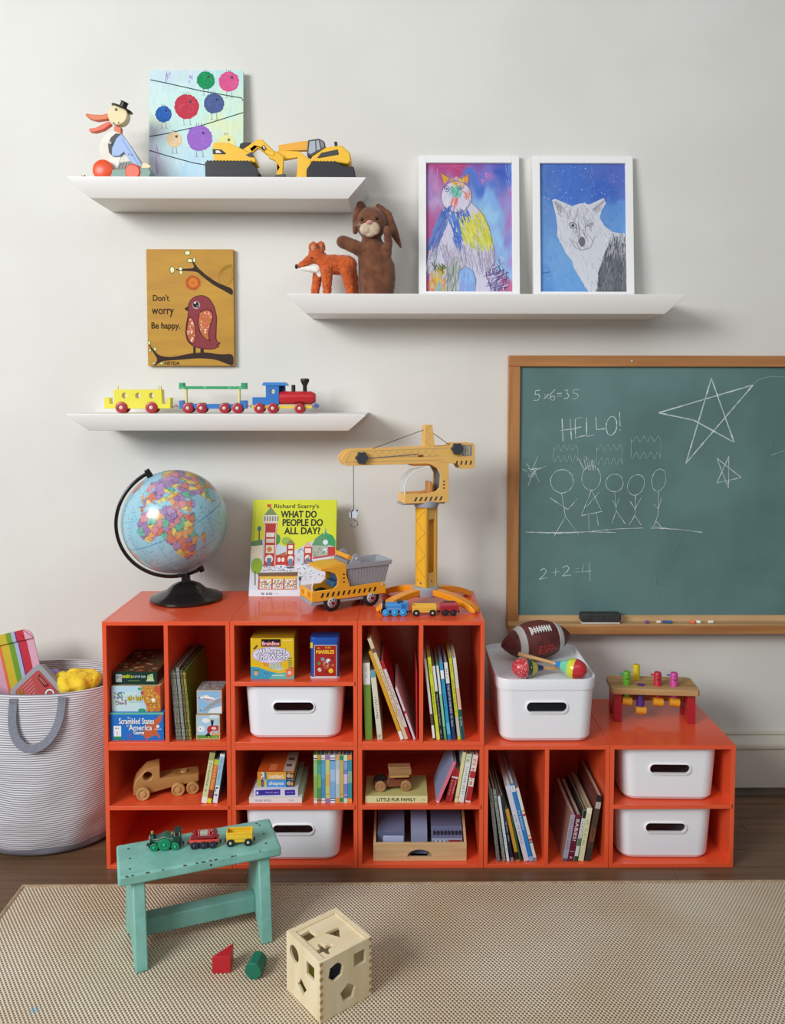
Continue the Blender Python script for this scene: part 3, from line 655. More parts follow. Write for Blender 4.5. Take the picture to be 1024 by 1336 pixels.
for u, v, w_, h_ in ((150,878,13,20),(155,942,14,14),(198,930,14,18),(186,1048,20,10),(250,1050,14,14)): a.disc(u, v, w_, '#3f4a20', h_, n=12); a.disc(u, v, w_-4, '#dfe6a4', h_-4, n=12)
WB = '#3a2a18'
a.text("Don't", 188, 478, 322, 530, WB, fat=1.2); a.text('worry', 176, 594, 358, 662, WB, fat=1.2); a.text('Be happy.', 172, 708, 410, 776, WB, fat=1.2); a.text('NEYDA', 276, 1034, 402, 1062, WB, fat=1)
a.build('painted_bird', t, PRINT)
# ================================================================== toys on the ledges
YEL = M('#f7c02c', .35); BLK = M('#1d1d20', .45); DGR = M('#3a3d42', .5)
# ---- wooden pull toy bird in a top hat
X_, V_, S_ = (-0.0312, 239, 0.0023)
t = thing('pull_toy', 'wooden bird pull toy with black top hat, orange beak and orange wheels', 'toy', (X_, .30, 1.9567))
q = px(154, V_, S_); k = zz(80, 80, 4.096)
g = lambda P: q([k(u, v) for u, v in P])
def disc3(mb, u, v, r, y0, y1, n=22, sq=1):
    (x, z), = g([(u, v)]); rr = r/4.096*S_
    T = Matrix.Translation((x, 0, z)) @ Matrix.Diagonal((1, 1, sq, 1)); mb.cyl((x, y0, z), (x, y1, z), rr, n=n)
WH = M('#e9e5da', .5, '#dfdacb', 20); BE = M('#ead9a8', .5); ORG = M('#e8562e', .35); SB = M('#9db8e2', .5); ODK = M('#d9703d', .45)
MB(M('#7f9e92', .5)).prism(g([(200,600),(480,585),(492,610),(480,640),(200,640)]), -.028, .028).build('base_board', t, .002)
MB(WH).prism(g([(212,530),(210,470),(222,425),(250,392),(290,384),(330,400),(380,470),(440,560),(420,600),(300,610),(240,580)]), -.011, .011).build('body', t, .002)
MB(BLK).prism(g([(258,455),(275,420),(300,400),(328,402),(318,430),(296,470),(282,520),(262,500)]), -.014, .014).build('waistcoat', t, .001)
m = MB(SB).prism(g([(330,406),(356,430),(395,490),(440,570),(420,590),(380,550),(345,500),(320,520),(280,520),(282,480),(305,430)]), -.019, -.013); m.use(BE).prism(g([(425,575),(450,552),(470,560),(488,572),(470,590),(440,600)]), -.018, -.012)
m.build('sleeve', t, .0015)
MB(M('#8f8b88', .5)).prism(g([(300,590),(320,555),(380,545),(410,590),(390,610),(310,610)]), -.018, -.012).build('trouser_leg', t, .001)
MB(ODK).prism(g([(288,360),(326,365),(324,400),(290,398)]), -.009, .009).build('neck', t, .001)
m = MB(BE); disc3(m, 312, 303, 53, -.016, .016, 26); m.build('head', t, .003)
m = MB(ODK).prism(g([(262,290),(225,300),(170,298),(140,293),(138,304),(160,322),(200,332),(258,324)]), -.009, .009); m.build('upper_beak', t, .0025)
MB(M('#e2623f', .45)).prism(g([(262,334),(235,345),(190,368),(155,372),(158,388),(190,392),(235,378),(275,350)]), -.009, .009).build('lower_beak', t, .0025)
m = MB(BLK); (hx, hz), = g([(328, 268)]); Th = Tr(hx, 0, hz, ry=R(22)); m.lathe([(.0, 0), (.0315, 0), (.0325, .002), (.0315, .004), (.0, .004)], 28, Th); m.lathe([(.0115, .003), (.0105, .020), (.0125, .023), (0, .023)], 20, Th); m.build('top_hat', t)
m = MB(M('#2a2a2a', .3)); 
disc3(m, 306, 278, 7, -.0175, -.015, 10); m.build('eye', t)
for u, v in ((318, 345), (292, 348)): m = MB(M('#2a2a2a', .3)); disc3(m, u, v, 3.5, -.0175, -.015, 10); m.build('painted_dot', t)
a = Art(154, V_, S_, Tr(0, -.0192, 0), tf=k); DK = '#3a3a40'
a.line([(345,500),(330,530),(318,560)], 2, DK); a.line([(335,430),(360,470),(400,530),(425,575)], 2, '#6a7fae'); a.ring(372, 512, 3, 2, DK, n=8); a.ring(388, 516, 3, 2, DK, n=8)
for i in range(5): a.line([(308+i*18, 600), (330+i*14, 556)], 1.8, '#4d4a4a')
a.ring(272, 452, 6, 3, '#eeeeee', n=10)
a.build('painted_detail', t)
for u, v, r, lab in ((236,572,54,None), (396,594,43,None)):
    m = MB(ORG); (x, z), = g([(u, v)]); rr = r/4.096*S_
    for sy in (-1, 1):
        m = MB(ORG); m.lathe([(0, -.006), (rr*.8, -.006), (rr, -.001), (rr, .003), (rr*.8, .007), (rr*.3, .009), (0, .0095)], 28, Matrix.Translation((x, sy*.026, rr)) @ Matrix.Rotation(sy*-PI/2*-1 if sy < 0 else -PI/2, 4, 'X')); m.build('wheel', t)
# small figure at the left end
X_, V_, S_ = (-0.1257, 235.7, 0.0023)
o = MB(M('#c9b183', .6, '#8f7a50', 90)).ell((0, 0, .005), (.007, .006, .005)).ell((.003, 0, .0115), (.0035, .0035, .0035)).cyl((-.003,0,.009), (-.006,0,.013), .0012, n=8).build('figurine'); o.location = (X_, .27, 1.9567)
tag(o, 'tiny straw-coloured trinket alone at the left end of the top ledge', 'trinket')

# ---- two toy excavators
def excavator(label, u0, side, polys, y, tag2):
    return None
X_, V_, S_ = (0.3191, 239.1, 0.0023)
t = thing('toy_excavator', 'yellow toy excavator facing right in front of the canvas, its arm raised', 'toy digger', (X_, .30, 1.9567), group=None)
k = zz(260, 170, 4.452); q = px(306, V_, S_); g = lambda P: q([k(u, v) for u, v in P])
def track(m, P, y0, y1): m.prism(g(P), y0, y1)
TP = [(50,215),(62,204),(300,204),(325,222),(350,252),(352,288),(330,306),(70,306),(50,290)]
for s_ in (-1, 1):
    m = MB(BLK); m.prism(g(TP), s_*.034-.010, s_*.034+.010)
    for i in range(14):
        (x, z), = g([(64+i*19, 203)]); m.box((x, s_*.034, z), (.0035, .0205, .0022))
    m.build('track', t, .0015)
MB(DGR).prism(g([(100,215),(300,215),(300,290),(100,290)]), -.024, .024).build('undercarriage', t)
m = MB(YEL).prism(g([(92,100),(110,94),(185,98),(240,122),(300,150),(332,172),(338,208),(95,200),(88,150)]), -.034, .034); m.build('body', t, .004, 3)
a = MB(BLK).prism(g([(90,133),(140,136),(168,158),(160,162),(92,162)]), -.0352, -.033); a.use(M('#e9e3d2', .5)).prism(g([(108,142),(128,142),(142,156),(110,157)]), -.0360, -.034); a.build('side_vent', t)
m = MB(BLK).prism(g([(232,120),(240,88),(262,80),(300,82),(262,122)]), -.010, .016); m.build('cab', t, .001)
m = MB(DGR).prism(g([(280,166),(318,148),(328,180),(300,178)]), -.0355, -.033); m.build('window', t)
m = MB(YEL).prism(g([(250,158),(244,128),(300,90),(342,64),(368,64),(442,134),(438,158),(404,158),(344,112),(275,170)]), -.012, .004); m.build('boom', t, .003)
m = MB(M('#efb81f', .35)).prism(g([(400,152),(440,128),(492,160),(486,250),(486,300),(448,300),(450,200),(440,184),(404,168)]), -.010, .002); m.build('stick', t, .002)
MB(M('#4a4a4c', .5)).prism(g([(440,270),(500,262),(512,306),(450,310)]), -.018, .010).build('bucket', t, .002)
a = Art(306, V_, S_, Tr(0, -.0125, 0), tf=k); a.poly([(366,104),(380,96),(394,118),(380,134),(364,118)], '#151515'); a.poly([(371,106),(379,101),(388,118),(379,127)], '#f0ede2'); a.poly([(376,122),(380,108),(384,122)], '#151515'); a.build('emblem', t)

X_, V_, S_ = (0.5889, 242.4, 0.0023)
t = thing('toy_excavator', 'yellow toy excavator at the right end of the top ledge, facing left', 'toy digger', (X_, .33, 1.9567))
q = px(424, V_, S_); g = lambda P: q([k(u, v) for u, v in P])
for s_ in (-1, 1):
    m = MB(BLK).prism(g([(628,248),(660,206),(800,204),(842,232),(900,234),(908,262),(905,300),(880,306),(650,306),(626,290)]), s_*.034-.010, s_*.034+.010)
    for i in range(7): 
        (x, z), = g([(670+i*20, 203)]); m.box((x, s_*.034, z), (.0035, .0205, .0022))
    m.build('track', t, .0015)
MB(DGR).prism(g([(660,220),(820,220),(820,290),(660,290)]), -.024, .024).build('undercarriage', t)
m = MB(YEL).prism(g([(650,188),(660,170),(740,118),(830,108),(880,150),(884,196),(868,216),(800,206),(650,200)]), -.036, .034); m.build('body', t, .004, 3)
MB(M('#3b3a36', .5)).prism(g([(686,182),(712,152),(808,132),(814,162),(700,182)]), -.0372, -.035).build('side_grille', t, .0005)
m = MB(M('#44484f', .4)).prism(g([(626,160),(634,76),(698,66),(730,84),(736,120),(690,146),(650,170)]), -.030, .004); m.build('cab', t, .002)
m = MB(M('#aab2b8', .15)).prism(g([(636,150),(644,84),(676,80),(678,140),(650,156)]), -.0312, -.029); m.prism(g([(684,136),(682,80),(696,76),(706,128)]), -.0312, -.029); m.use(M('#7f878d', .15)).prism(g([(712,120),(704,78),(724,88),(730,116)]), -.0312, -.029); m.build('window', t)
MB(BLK).prism(g([(782,70),(800,70),(804,102),(786,106)]), -.006, .004).build('exhaust', t, .001)
m = MB(M('#f0ae33', .35)).prism(g([(455,90),(480,86),(560,72),(640,62),(632,92),(626,120),(520,122),(496,124),(470,130),(456,125)]), -.004, .012); m.build('stick', t, .002)
m = MB(YEL).prism(g([(430,150),(460,128),(580,134),(652,188),(640,240),(628,306),(560,306),(570,220),(572,168),(500,182),(440,186)]), -.020, -.004); m.build('boom', t, .003)

# ---- fox
X_, V_, S_ = (0.597, 387.5, 0.0023)
k = zz(370, 190, 3.2)
def P3(u, v, y=0): (x, z), = px(428, V_, S_)([k(u, v)]); return Vector((x, y, z))
u1 = S_/3.2
FUR = M('#d1601f', .9, '#b94d17', 60, bump=.9, bscale=260, sheen=.3)
t = thing('plush_fox', 'small orange fleecy fox toy standing at the left end of the long ledge', 'soft toy', (X_, .32, 1.6187))
m = MB()
def seg(m, a, b, r0, r1, n=16):
    m.cyl(a, b, r0, r1, n=n, smooth=True); m.ell(a, (r0,)*3, 14, 8); m.ell(b, (r1,)*3, 14, 8)
seg(m, P3(185,495), P3(265,500), .029, .031); seg(m, P3(150,468,-.002), P3(180,500), .021, .027)
seg(m, P3(134,458,-.002), P3(150,468), .024, .022); seg(m, P3(128,466,-.004), P3(62,504,-.006), .018, .0065)
m.ell(P3(124,428,-.014), (.015,.008,.018)); m.ell(P3(153,422,.006), (.015,.008,.019))
for u_, ub, y_ in ((182,182,-.017), (140,126,.015), (262,282,-.016), (286,298,.016)): seg(m, P3(u_,525,y_), Vector((P3(ub,0).x, y_, .011)), .0185 if y_ < 0 else .015, .0125)
organic('body', m, t, .0026, 5, FUR, disp=.0032, dscale=.0045)
o = MB(M('#efeae2', .9, bump=.6, bscale=300)); seg(o, P3(76,515,-.006), P3(138,516,-.006), .0065, .014); seg(o, P3(140,512,-.004), P3(150,540,-.004), .012, .008); organic('muzzle_patch', o, t, .0022, 4, M('#efeae2', .9, bump=.6, bscale=300), disp=.001, dscale=.006)
MB(M('#141414', .35)).ell(P3(51,506,-.007), (.0048,.0055,.0075)).build('nose', t)
MB(M('#141414', .2)).ell(P3(118,472,-.0225), (.0026,.002,.0026)).build('eye', t)
for p_ in (P3(124,430,-.0215), P3(152,424,-.002)): MB(M('#c98a6a', .9)).ell(p_, (.007,.002,.010)).build('inner_ear', t)

# ---- rabbit hand puppet
X_, V_, S_ = (0.7376, 388, 0.0024)
def P3(u, v, y=0): (x, z), = px(488, V_, S_)([k(u, v)]); return Vector((x, y, z))
BRN = M('#7d4a2b', .85, '#653820', 30, bump=.8, bscale=420, sheen=.3); TAN = M('#d5bfa6', .85, '#c6ad92', 60, bump=.6, bscale=400)
t = thing('plush_rabbit', 'brown rabbit hand puppet with lop ears and cream muzzle, one paw raised', 'soft toy', (X_, .33, 1.6187))
m = MB(); rings = []
for u_, v_, rx in ((388,640,62),(388,622,72),(390,560,79),(386,500,78),(372,450,66),(368,410,50)):
    c = P3(u_, v_); rings.append([(c.x+rx*u1*math.cos(2*PI*i/24), rx*u1*.72*math.sin(2*PI*i/24), max(c.z, .0005)) for i in range(24)])
m.loft(rings); m.ell(P3(370,440,-.002), (58*u1,.036,46*u1)); m.ell(P3(367,405,-.002), (44*u1,.030,40*u1))
m.ell(P3(365,334,-.004), (67*u1,.043,70*u1), 24, 16); m.ell(P3(350,352,-.022), (42*u1,.022,38*u1)); m.ell(P3(385,350,-.02), (34*u1,.02,36*u1))
seg(m, P3(340,450,-.008), P3(285,428,-.022), .023, .021); seg(m, P3(285,428,-.022), P3(250,415,-.026), .021, .020)
seg(m, P3(425,470,-.012), P3(436,420,-.034), .017, .013); seg(m, P3(436,420,-.034), P3(430,368,-.044), .013, .011)
organic('body', m, t, .0034, 6, BRN, disp=.0012, dscale=.012)
m = MB(); seg(m, P3(335,285,.0), P3(322,262,-.004), .014, .013); seg(m, P3(322,262,-.004), P3(304,310,-.012), .013, .012); seg(m, P3(304,310,-.012), P3(300,372,-.014), .012, .008)
organic('ear', m, t, .0028, 4, BRN, disp=.001, dscale=.01)
m = MB(); seg(m, P3(395,272,.0), P3(430,300,.004), .013, .015); seg(m, P3(430,300,.004), P3(458,370,.002), .015, .014); seg(m, P3(458,370,.002), P3(486,430,.0), .014, .004)
organic('ear', m, t, .0028, 4, BRN, disp=.001, dscale=.01)
m = MB()
for i in range(26):
    b0 = P3(408+random.uniform(-10, 10), 284+i*2.2, .002); m.cyl(b0, b0+Vector((random.uniform(.002, .018), 0, random.uniform(.004, .014))), .0007, .0002, n=5)
m.use(M('#8a5636', .9))
for i in range(16): b0 = P3(378+random.uniform(-16, 16), 272, -.004); m.cyl(b0, b0+Vector((random.uniform(-.008, .014), random.uniform(-.004, .004), random.uniform(.006, .015))), .0008, .0002, n=5)
m.mats[0] = M('#d9c194', .9); tag(m.build('fur_tuft', t), kind='stuff')
m = MB(); m.ell(P3(343,370,-.048), (24*u1,.013,26*u1)); m.ell(P3(378,368,-.046), (26*u1,.013,28*u1)); m.ell(P3(360,348,-.050), (16*u1,.010,14*u1)); m.ell(P3(360,392,-.044), (20*u1,.010,10*u1))
organic('muzzle', m, t, .0022, 3, TAN, disp=.0006, dscale=.008)
MB(M('#d98f8a', .7)).ell(P3(357,347,-.0615), (.0068,.004,.0048)).build('nose', t)
for p_ in (P3(329,329,-.0405), P3(387,326,-.0425)): MB(M('#0f0c0c', .15)).ell(p_, (.0052,.004,.0058)).build('eye', t)
m = MB(M('#d9d6d2', .5))
for u_, v_ in ((300,343),(296,352),(302,360)): m.cyl(P3(335,356,-.058), P3(u_, v_,-.062), .0003, n=5)
m.cyl(P3(360,372,-.0622), P3(361,386,-.0600), .0006, n=5); m.build('whisker', t)
# ---- painted wooden train on the lowest ledge
YW = M('#e8dc3a', .4); RW = M('#a8222e', .35); BLU = M('#2f74bf', .38); GRN = M('#1f9a5f', .4); RDT = M('#c9262f', .3); PEG = M('#e3d48a', .5)
LZ = 1.2622; LY = .315
def wheel(m, x, y, r, w, mat, hub=None, hr=.35, T=None):
    """disc wheel with rim and hub button, axle along y, outer face towards -y"""
    m.use(mat); TT = Matrix.Translation((x, y, r)) @ Matrix.Rotation(PI/2, 4, 'X')
    if T is not None: TT = T @ TT
    m.lathe([(0, -w), (r*.92, -w), (r, -w*.8), (r, -w*.1), (r*.93, 0), (r*.55, 0), (r*.5, -w*.12), (0, -w*.12)], 24, TT)
    if hub: m.use(hub); m.lathe([(r*hr, -w*.3), (r*hr, w*.15), (r*hr*.6, w*.38), (0, w*.42)], 14, TT)
HUB = M('#d9c6bd', .35)
def axle_wheels(t, xs, r, mat, hub, yw=.020, w=.008, hr=.34, name='wheel'):
    for x in xs:
        for s_ in (-1, 1):
            m = MB(); wheel(m, 0, 0, r, w, mat, hub, hr)
            o = m.build(name, t); o.location = (x, s_*yw, 0)
            if s_ > 0: o.rotation_euler = (0, 0, PI)
X_, V_, S_ = (0.0175, 539.8, 0.0024)
k1 = zz(130, 485, 6.827); g = lambda P: px(183, V_, S_)([k1(u, v) for u, v in P])
t = thing('wooden_train_coach', 'yellow wooden train coach with three round windows at the left of the lowest ledge', 'toy train', (X_, LY, LZ))
ho = [[(a_, b_) for a_, b_ in g([(c_+21*math.cos(2*PI*i/16), 222-25*math.sin(2*PI*i/16)) for i in range(16)])] for c_ in (238, 356, 475)]
m = MB(YW); m.prism(g([(62,238),(108,240),(110,292),(146,292),(146,168),(562,168),(566,292),(606,292),(608,240),(640,240),(638,334),(62,334)]), -.015, .015, holes=ho); m.build('coach_body', t, .0012)
m = MB(PEG)
for u in (172, 526, 543): (x, z), = g([(u, 172)]); m.cyl((x, 0 if u != 543 else .008, z-.003), (x, 0 if u != 543 else .008, z+.013), .0018, n=8)
m.build('roof_peg', t)
(x1, _), (x2, _) = g([(214, 0), (474, 0)]); axle_wheels(t, (x1, x2), .0175, RW, HUB)
(x, z), = g([(645, 320)]); m = MB(M('#8a1c26', .4)).tube([(x-.003,0,z), (x+.006,0,z), (x+.009,0,z+.006), (x+.013,0,z+.006), (x+.013,0,z), (x+.018,0,z+.001)], .0012, 6); m.build('hook', t)
X_, V_, S_ = (0.246, 539.6, 0.0024)
k2 = zz(270, 485, 6.4); g1 = lambda P: px(280, V_, S_)([k1(u, v) for u, v in P]); g2 = lambda P: px(280, V_, S_)([k2(u, v) for u, v in P])
t = thing('wooden_train_wagon', 'blue wooden flat wagon with green overhead bar, middle of the train on the lowest ledge', 'toy train', (X_, LY, LZ))
A_, B_, C_ = g1([(724,262)])[0], g1([(764,262)])[0], g1([(770,292)])[0]; D_, E_ = g2([(285,278)])[0], g2([(332,245)])[0]; bz = g1([(0,333)])[0][1]
MB(BLU).prism([(A_[0], bz), (A_[0], A_[1]), (B_[0], B_[1]), (B_[0], C_[1]), (g2([(283,0)])[0][0], C_[1]), (g2([(283,0)])[0][0], E_[1]), (E_[0], E_[1]), (E_[0], bz)], -.014, .014).build('wagon_bed', t, .001)
tz, tb = g1([(0,138)])[0][1], g1([(0,162)])[0][1]; th_ = g1([(0,108)])[0][1]; a0, a1 = g1([(724,0)])[0][0], g1([(764,0)])[0][0]; c0, c1 = g2([(288,0)])[0][0], g2([(331,0)])[0][0]
MB(M('#1f9a5f', .5, '#5fc08a', 70, lo=.62, hi=.66)).prism([(a0, tb), (a0, th_), (a1, th_), (a1, tz), (c0, tz), (c0, th_), (c1, th_), (c1, tb)], -.012, .012).build('overhead_bar', t, .001)
for xx in (g1([(783,0)])[0][0], g2([(271,0)])[0][0]): MB(PEG).cyl((xx, -.006, C_[1]-.002), (xx, -.006, tb+.001), .0042, n=12).build('post', t)
xs = [g1([(802,0)])[0][0], g1([(918,0)])[0][0], g2([(153,0)])[0][0], g2([(259,0)])[0][0]]; axle_wheels(t, xs, .0160, RW, HUB)
m = MB(M('#5a2a26', .4)); x0 = c1; z0 = g2([(0,292)])[0][1]
m.tube([(x0, 0, z0), (x0+.010, 0, z0), (x0+.015, 0, z0+.005)], .001, 6); m.tube([(x0+.009,0,z0), (x0+.015, 0, z0-.005)], .001, 6); m.build('hook', t)
X_, V_, S_ = (0.47, 539.5, 0.0024)
g = lambda P: px(375, V_, S_)([k2(u, v) for u, v in P])
t = thing('wooden_train_engine', 'red and blue wooden steam engine with black chimney on the lowest ledge', 'toy train', (X_, LY, LZ))
MB(M('#e6c84a', .4)).prism(g([(385,284),(880,284),(880,310),(385,310)]), -.012, .012).build('chassis', t, .001)
MB(BLU).prism(g([(392,218),(502,218),(502,112),(610,112),(610,276),(500,280),(392,280)]), -.017, .017, holes=[g([(556+19*math.cos(2*PI*i/14), 171-21*math.sin(2*PI*i/14)) for i in range(14)])]).build('cab', t, .001)
m = MB(M('#1d4d8a', .45)).prism(g([(610,112),(650,116),(654,162),(650,170),(610,170)]), .004, .016); m.build('cab_back', t)
MB(PEG).cyl((g([(556,171)])[0][0], -.010, g([(556,171)])[0][1]), (g([(556,171)])[0][0], -.006, g([(556,171)])[0][1]), .0028, n=12).build('driver_peg', t)
MB(M('#3d86cf', .35)).prism(g([(474,112),(486,96),(660,96),(684,122),(676,124),(476,122)]), -.021, .021).build('cab_roof', t, .0012)
(bx0, bz0), (bx1, bz1), (bx2, _) = g([(612,222), (868,222), (905,222)]); br = g([(0,168)])[0][1]-bz0
m = MB(RDT).lathe([(0, 0), (br, 0), (br, bx1-bx0), (br*.62, bx2-bx0), (0, bx2-bx0)], 26, Matrix.Translation((bx0, 0, bz0)) @ Matrix.Rotation(PI/2, 4, 'Y')); m.build('boiler', t, .0008)
(x, z), (_, zt) = g([(722,172), (722,116)]); MB(BLK).cyl((x, 0, z-.004), (x, 0, zt), .0062, n=18).build('steam_dome', t, .001)
(x, z), (_, zt) = g([(816,175), (816,64)]); H = zt-z; MB(BLK).lathe([(.0062, 0), (.0062, H*.45), (.0095, H*.6), (.0135, H*.8), (.0135, H*.93), (.011, H), (0, H)], 22, Matrix.Translation((x, 0, z))).build('chimney', t)
xs = [g([(447,0)])[0][0], g([(558,0)])[0][0], g([(777,0)])[0][0]]; axle_wheels(t, xs, .0158, RW, HUB, .021)
(x, z), = g([(908,288)]); m = MB(M('#4a74b8', .4)).prism([(x+.0085*math.cos(2*PI*i/8+.4), z+.0085*math.sin(2*PI*i/8+.4)) for i in range(8)], -.010, .010); m.use(RW).cyl((x, -.0115, z), (x, .0115, z), .003, n=10); m.build('buffer', t, .0008)
# ================================================================== on top of the cabinets
TOPZ = .6997
# ---- globe
GX, GY, GZ, GR = 0.1381, .245, 0.9373, .1555
BXG = 0.1699
t = thing('globe', 'political globe tilted in a black arm on a round black foot', 'globe', (BXG, GY, TOPZ))
GC = Vector((GX-BXG, 0, GZ-TOPZ))
fw = (Vector((.8125, -2.2431, 1.3265)) - Vector((GX, GY, GZ))).normalized()
rt = Vector((0, 0, 1)).cross(fw).normalized(); up = fw.cross(rt)
ta = R(27); e_ = rt*math.cos(ta) + up*math.sin(ta); n_ = -rt*math.sin(ta) + up*math.cos(ta)
LC, L0 = R(13), R(27.5)
axis = (n_*math.cos(LC) + fw*math.sin(LC)).normalized(); f0 = (fw*math.cos(LC) - n_*math.sin(LC)).normalized()
AFR = [(-17,15),(-16,20),(-13,27),(-9,31),(-6,35),(0,36),(10,37),(11,34),(20,31),(25,32),(32,31),(35,27),(37,22),(39,16),(43,12),(51,12),(48,5),(42,-1),(39,-6),(41,-15),(35,-20),(35,-24),(32,-28),(28,-33),(20,-35),(18,-33),(15,-27),(12,-18),(13,-10),(9,-2),(9,4),(4,6),(-4,5),(-8,4),(-13,9)]
EUR = [(-9,37),(-9,43),(-2,43),(-1,46),(-5,48),(2,51),(8,54),(9,57),(12,54),(20,55),(24,59),(30,60),(22,61),(24,65),(20,63),(17,57),(12,56),(11,59),(5,59),(6,62),(14,68),(25,71),(40,67),(45,68),(60,69),(70,73),(80,73),(100,77),(130,73),(170,69),(180,68),(180,64),(163,60),(156,52),(155,58),(140,58),(135,54),(141,50),(130,42),(122,39),(120,34),(121,28),(110,21),(108,15),(105,9),(100,13),(103,2),(98,10),(95,17),(91,22),(86,20),(80,15),(80,10),(77,8),(73,17),(70,22),(66,25),(57,26),(52,28),(48,30),(50,26),(52,24),(56,25),(59,22),(55,17),(45,13),(43,16),(38,22),(35,28),(35,32),(36,36),(30,36),(27,37),(26,40),(22,37),(20,41),(14,45),(13,44),(18,40),(16,38),(10,44),(3,42),(0,39),(-5,36)]
LAND = [AFR, EUR, [(-5,50),(1,51),(-2,56),(-4,58),(-6,56)], [(44,-25),(47,-25),(50,-15),(49,-12),(44,-17)], [(-35,-7),(-39,-15),(-48,-27),(-58,-38),(-65,-50),(-70,-54),(-74,-40),(-70,-18),(-81,-5),(-77,8),(-62,10),(-50,0)],
        [(-45,60),(-20,70),(-18,80),(-60,80),(-55,70)], [(114,-22),(130,-12),(136,-12),(142,-11),(153,-27),(148,-38),(130,-32),(115,-34)], [(-24,64),(-14,64),(-15,66),(-23,66)], [(79,9),(81,6),(82,8),(80,10)], [(95,5),(105,-6),(115,-8),(140,-5),(118,5)]]
import numpy as np
NLo, NLa = 420, 210
lo = np.linspace(-180, 180, NLo, endpoint=False); la = np.linspace(-90, 90, NLa+1)
LO, LA = np.meshgrid(lo, la)
wob = np.array([[noise.noise(Vector((a_*.25, b_*.25, 0)))*2.4 for a_ in lo] for b_ in la]); wob2 = np.roll(wob, 37, 1)
XW, YW_ = LO+wob, LA+wob2
def pip(P):
    c = np.zeros(LO.shape, bool); j = len(P)-1
    for i in range(len(P)):
        xi, yi = P[i]; xj, yj = P[j]
        if yi != yj: c ^= ((yi > YW_) != (yj > YW_)) & (XW < (xj-xi)*(YW_-yi)/(yj-yi)+xi)
        j = i
    return c
land = np.zeros(LO.shape, bool)
for P in LAND: land |= pip(P)
for c_, r_ in (((34.5, 43.2), (6.5, 2.4)), ((51.5, 42), (2.2, 5)), ((60, 45), (1.5, 1.3)), ((33, -1), (1.6, 1.6))): land &= ((XW-c_[0])/r_[0])**2 + ((YW_-c_[1])/r_[1])**2 > 1
rs = np.random.RandomState(4); seeds = []
for a_ in range(-180, 180, 7):
    for b_ in range(-80, 82, 7): seeds.append((a_+rs.uniform(-3, 3), b_+rs.uniform(-3, 3)))
seeds = np.array([s_ for s_ in seeds if not (s_[1] > 50 and rs.rand() < .75)])
d1 = np.full(LO.shape, 1e9); d2 = d1.copy(); idx = np.zeros(LO.shape, int)
for i, (a_, b_) in enumerate(seeds):
    d = np.hypot((XW-a_)*np.cos(np.radians(LA)), YW_-b_); m1 = d < d1; d2 = np.where(m1, d1, np.minimum(d2, d)); idx = np.where(m1, i, idx); d1 = np.where(m1, d, d1)
pal = np.array([lin(c)[:3] for c in ('#e4d27a', '#e2a66c', '#d98f96', '#74bba2', '#b48fbc', '#d67f6c', '#e2c66c', '#a283b2')]); cid = rs.randint(0, 8, len(seeds))
col = pal[cid[idx]]; col[(d2-d1) < .7] *= .55
sea = np.array(lin('#9dcbdc')[:3]); col = np.where(land[..., None], col, sea)
edge = land ^ np.roll(land, 1, 0) | (land ^ np.roll(land, 1, 1)); col[edge & ~land] = lin('#5fa6c4')[:3]
grid = ((np.abs((LO+7.5) % 15-7.5) < .42) | (np.abs((LA+7.5) % 15-7.5) < .42)) & ~land; col[grid] = lin('#7fb9d2')[:3]
col[(np.abs(LA) < .7) & ~land] = lin('#3f8fb5')[:3]
for i in range(2600):
    r_, c_, l_ = rs.randint(5, NLa-5), rs.randint(0, NLo-8), rs.randint(1, 6); col[r_, c_:c_+l_] *= rs.uniform(.55, .85)
E3 = axis.cross(f0).normalized()
lor, lar = np.radians(LO)-L0, np.radians(LA)
vec = (np.cos(lar)*np.cos(lor))[..., None]*np.array(f0) + (np.cos(lar)*np.sin(lor))[..., None]*np.array(E3) + np.sin(lar)[..., None]*np.array(axis)
vv = (vec*GR + np.array(GC)).reshape(-1, 3)
ff = [(j*NLo+i, j*NLo+(i+1) % NLo, (j+1)*NLo+(i+1) % NLo, (j+1)*NLo+i) for j in range(NLa) for i in range(NLo)]
me = bpy.data.meshes.new('globe_ball'); me.from_pydata(vv.tolist(), [], ff); me.polygons.foreach_set('use_smooth', [True]*len(ff))
ca = me.color_attributes.new('Col', 'FLOAT_COLOR', 'POINT'); ca.data.foreach_set('color', np.concatenate([col.reshape(-1, 3), np.ones((len(vv), 1))], 1).ravel())
gm = attr_mat('globe_print', .28, .3); gm.node_tree.nodes['Principled BSDF'].inputs['Specular IOR Level'].default_value = .6
me.materials.append(gm); o = bpy.data.objects.new('globe_ball', me); COL.objects.link(o); o.parent = t
GB = M('#191718', .22, coat=.3)
lft = (-E3 if (-E3).x < 0 else E3); lft = (lft - axis*lft.dot(axis)).normalized()
arc = []
for i in range(41):
    a_ = R(-2 + 184*i/40); arc.append(GC + (axis*math.cos(a_) + lft*math.sin(a_))*(GR+.012))
nrm = axis.cross(lft); ring = []
rings = []
for p in arc:
    rd = (p-GC).normalized(); rings.append([p+rd*.006+nrm*.008, p+rd*.006-nrm*.008, p-rd*.004-nrm*.008, p-rd*.004+nrm*.008])
MB(GB).loft(rings).build('arm', t, .002)
for nm, s_ in (('pivot_knob', 1), ('pivot_knob', -1)):
    p = GC+axis*s_*(GR); MB(GB).cyl(p, p+axis*s_*.024, .010, .008, 16).build(nm, t, .0015)
low = GC.z-GR-.016
prof = [(0, 0), (.104, 0), (.108, .004), (.108, .010), (.104, .013), (.088, .018), (.066, .027), (.060, .029), (.054, .036), (.040, .047), (.026, .053), (.016, .056)]
MB(GB).lathe(prof, 48).build('foot', t)
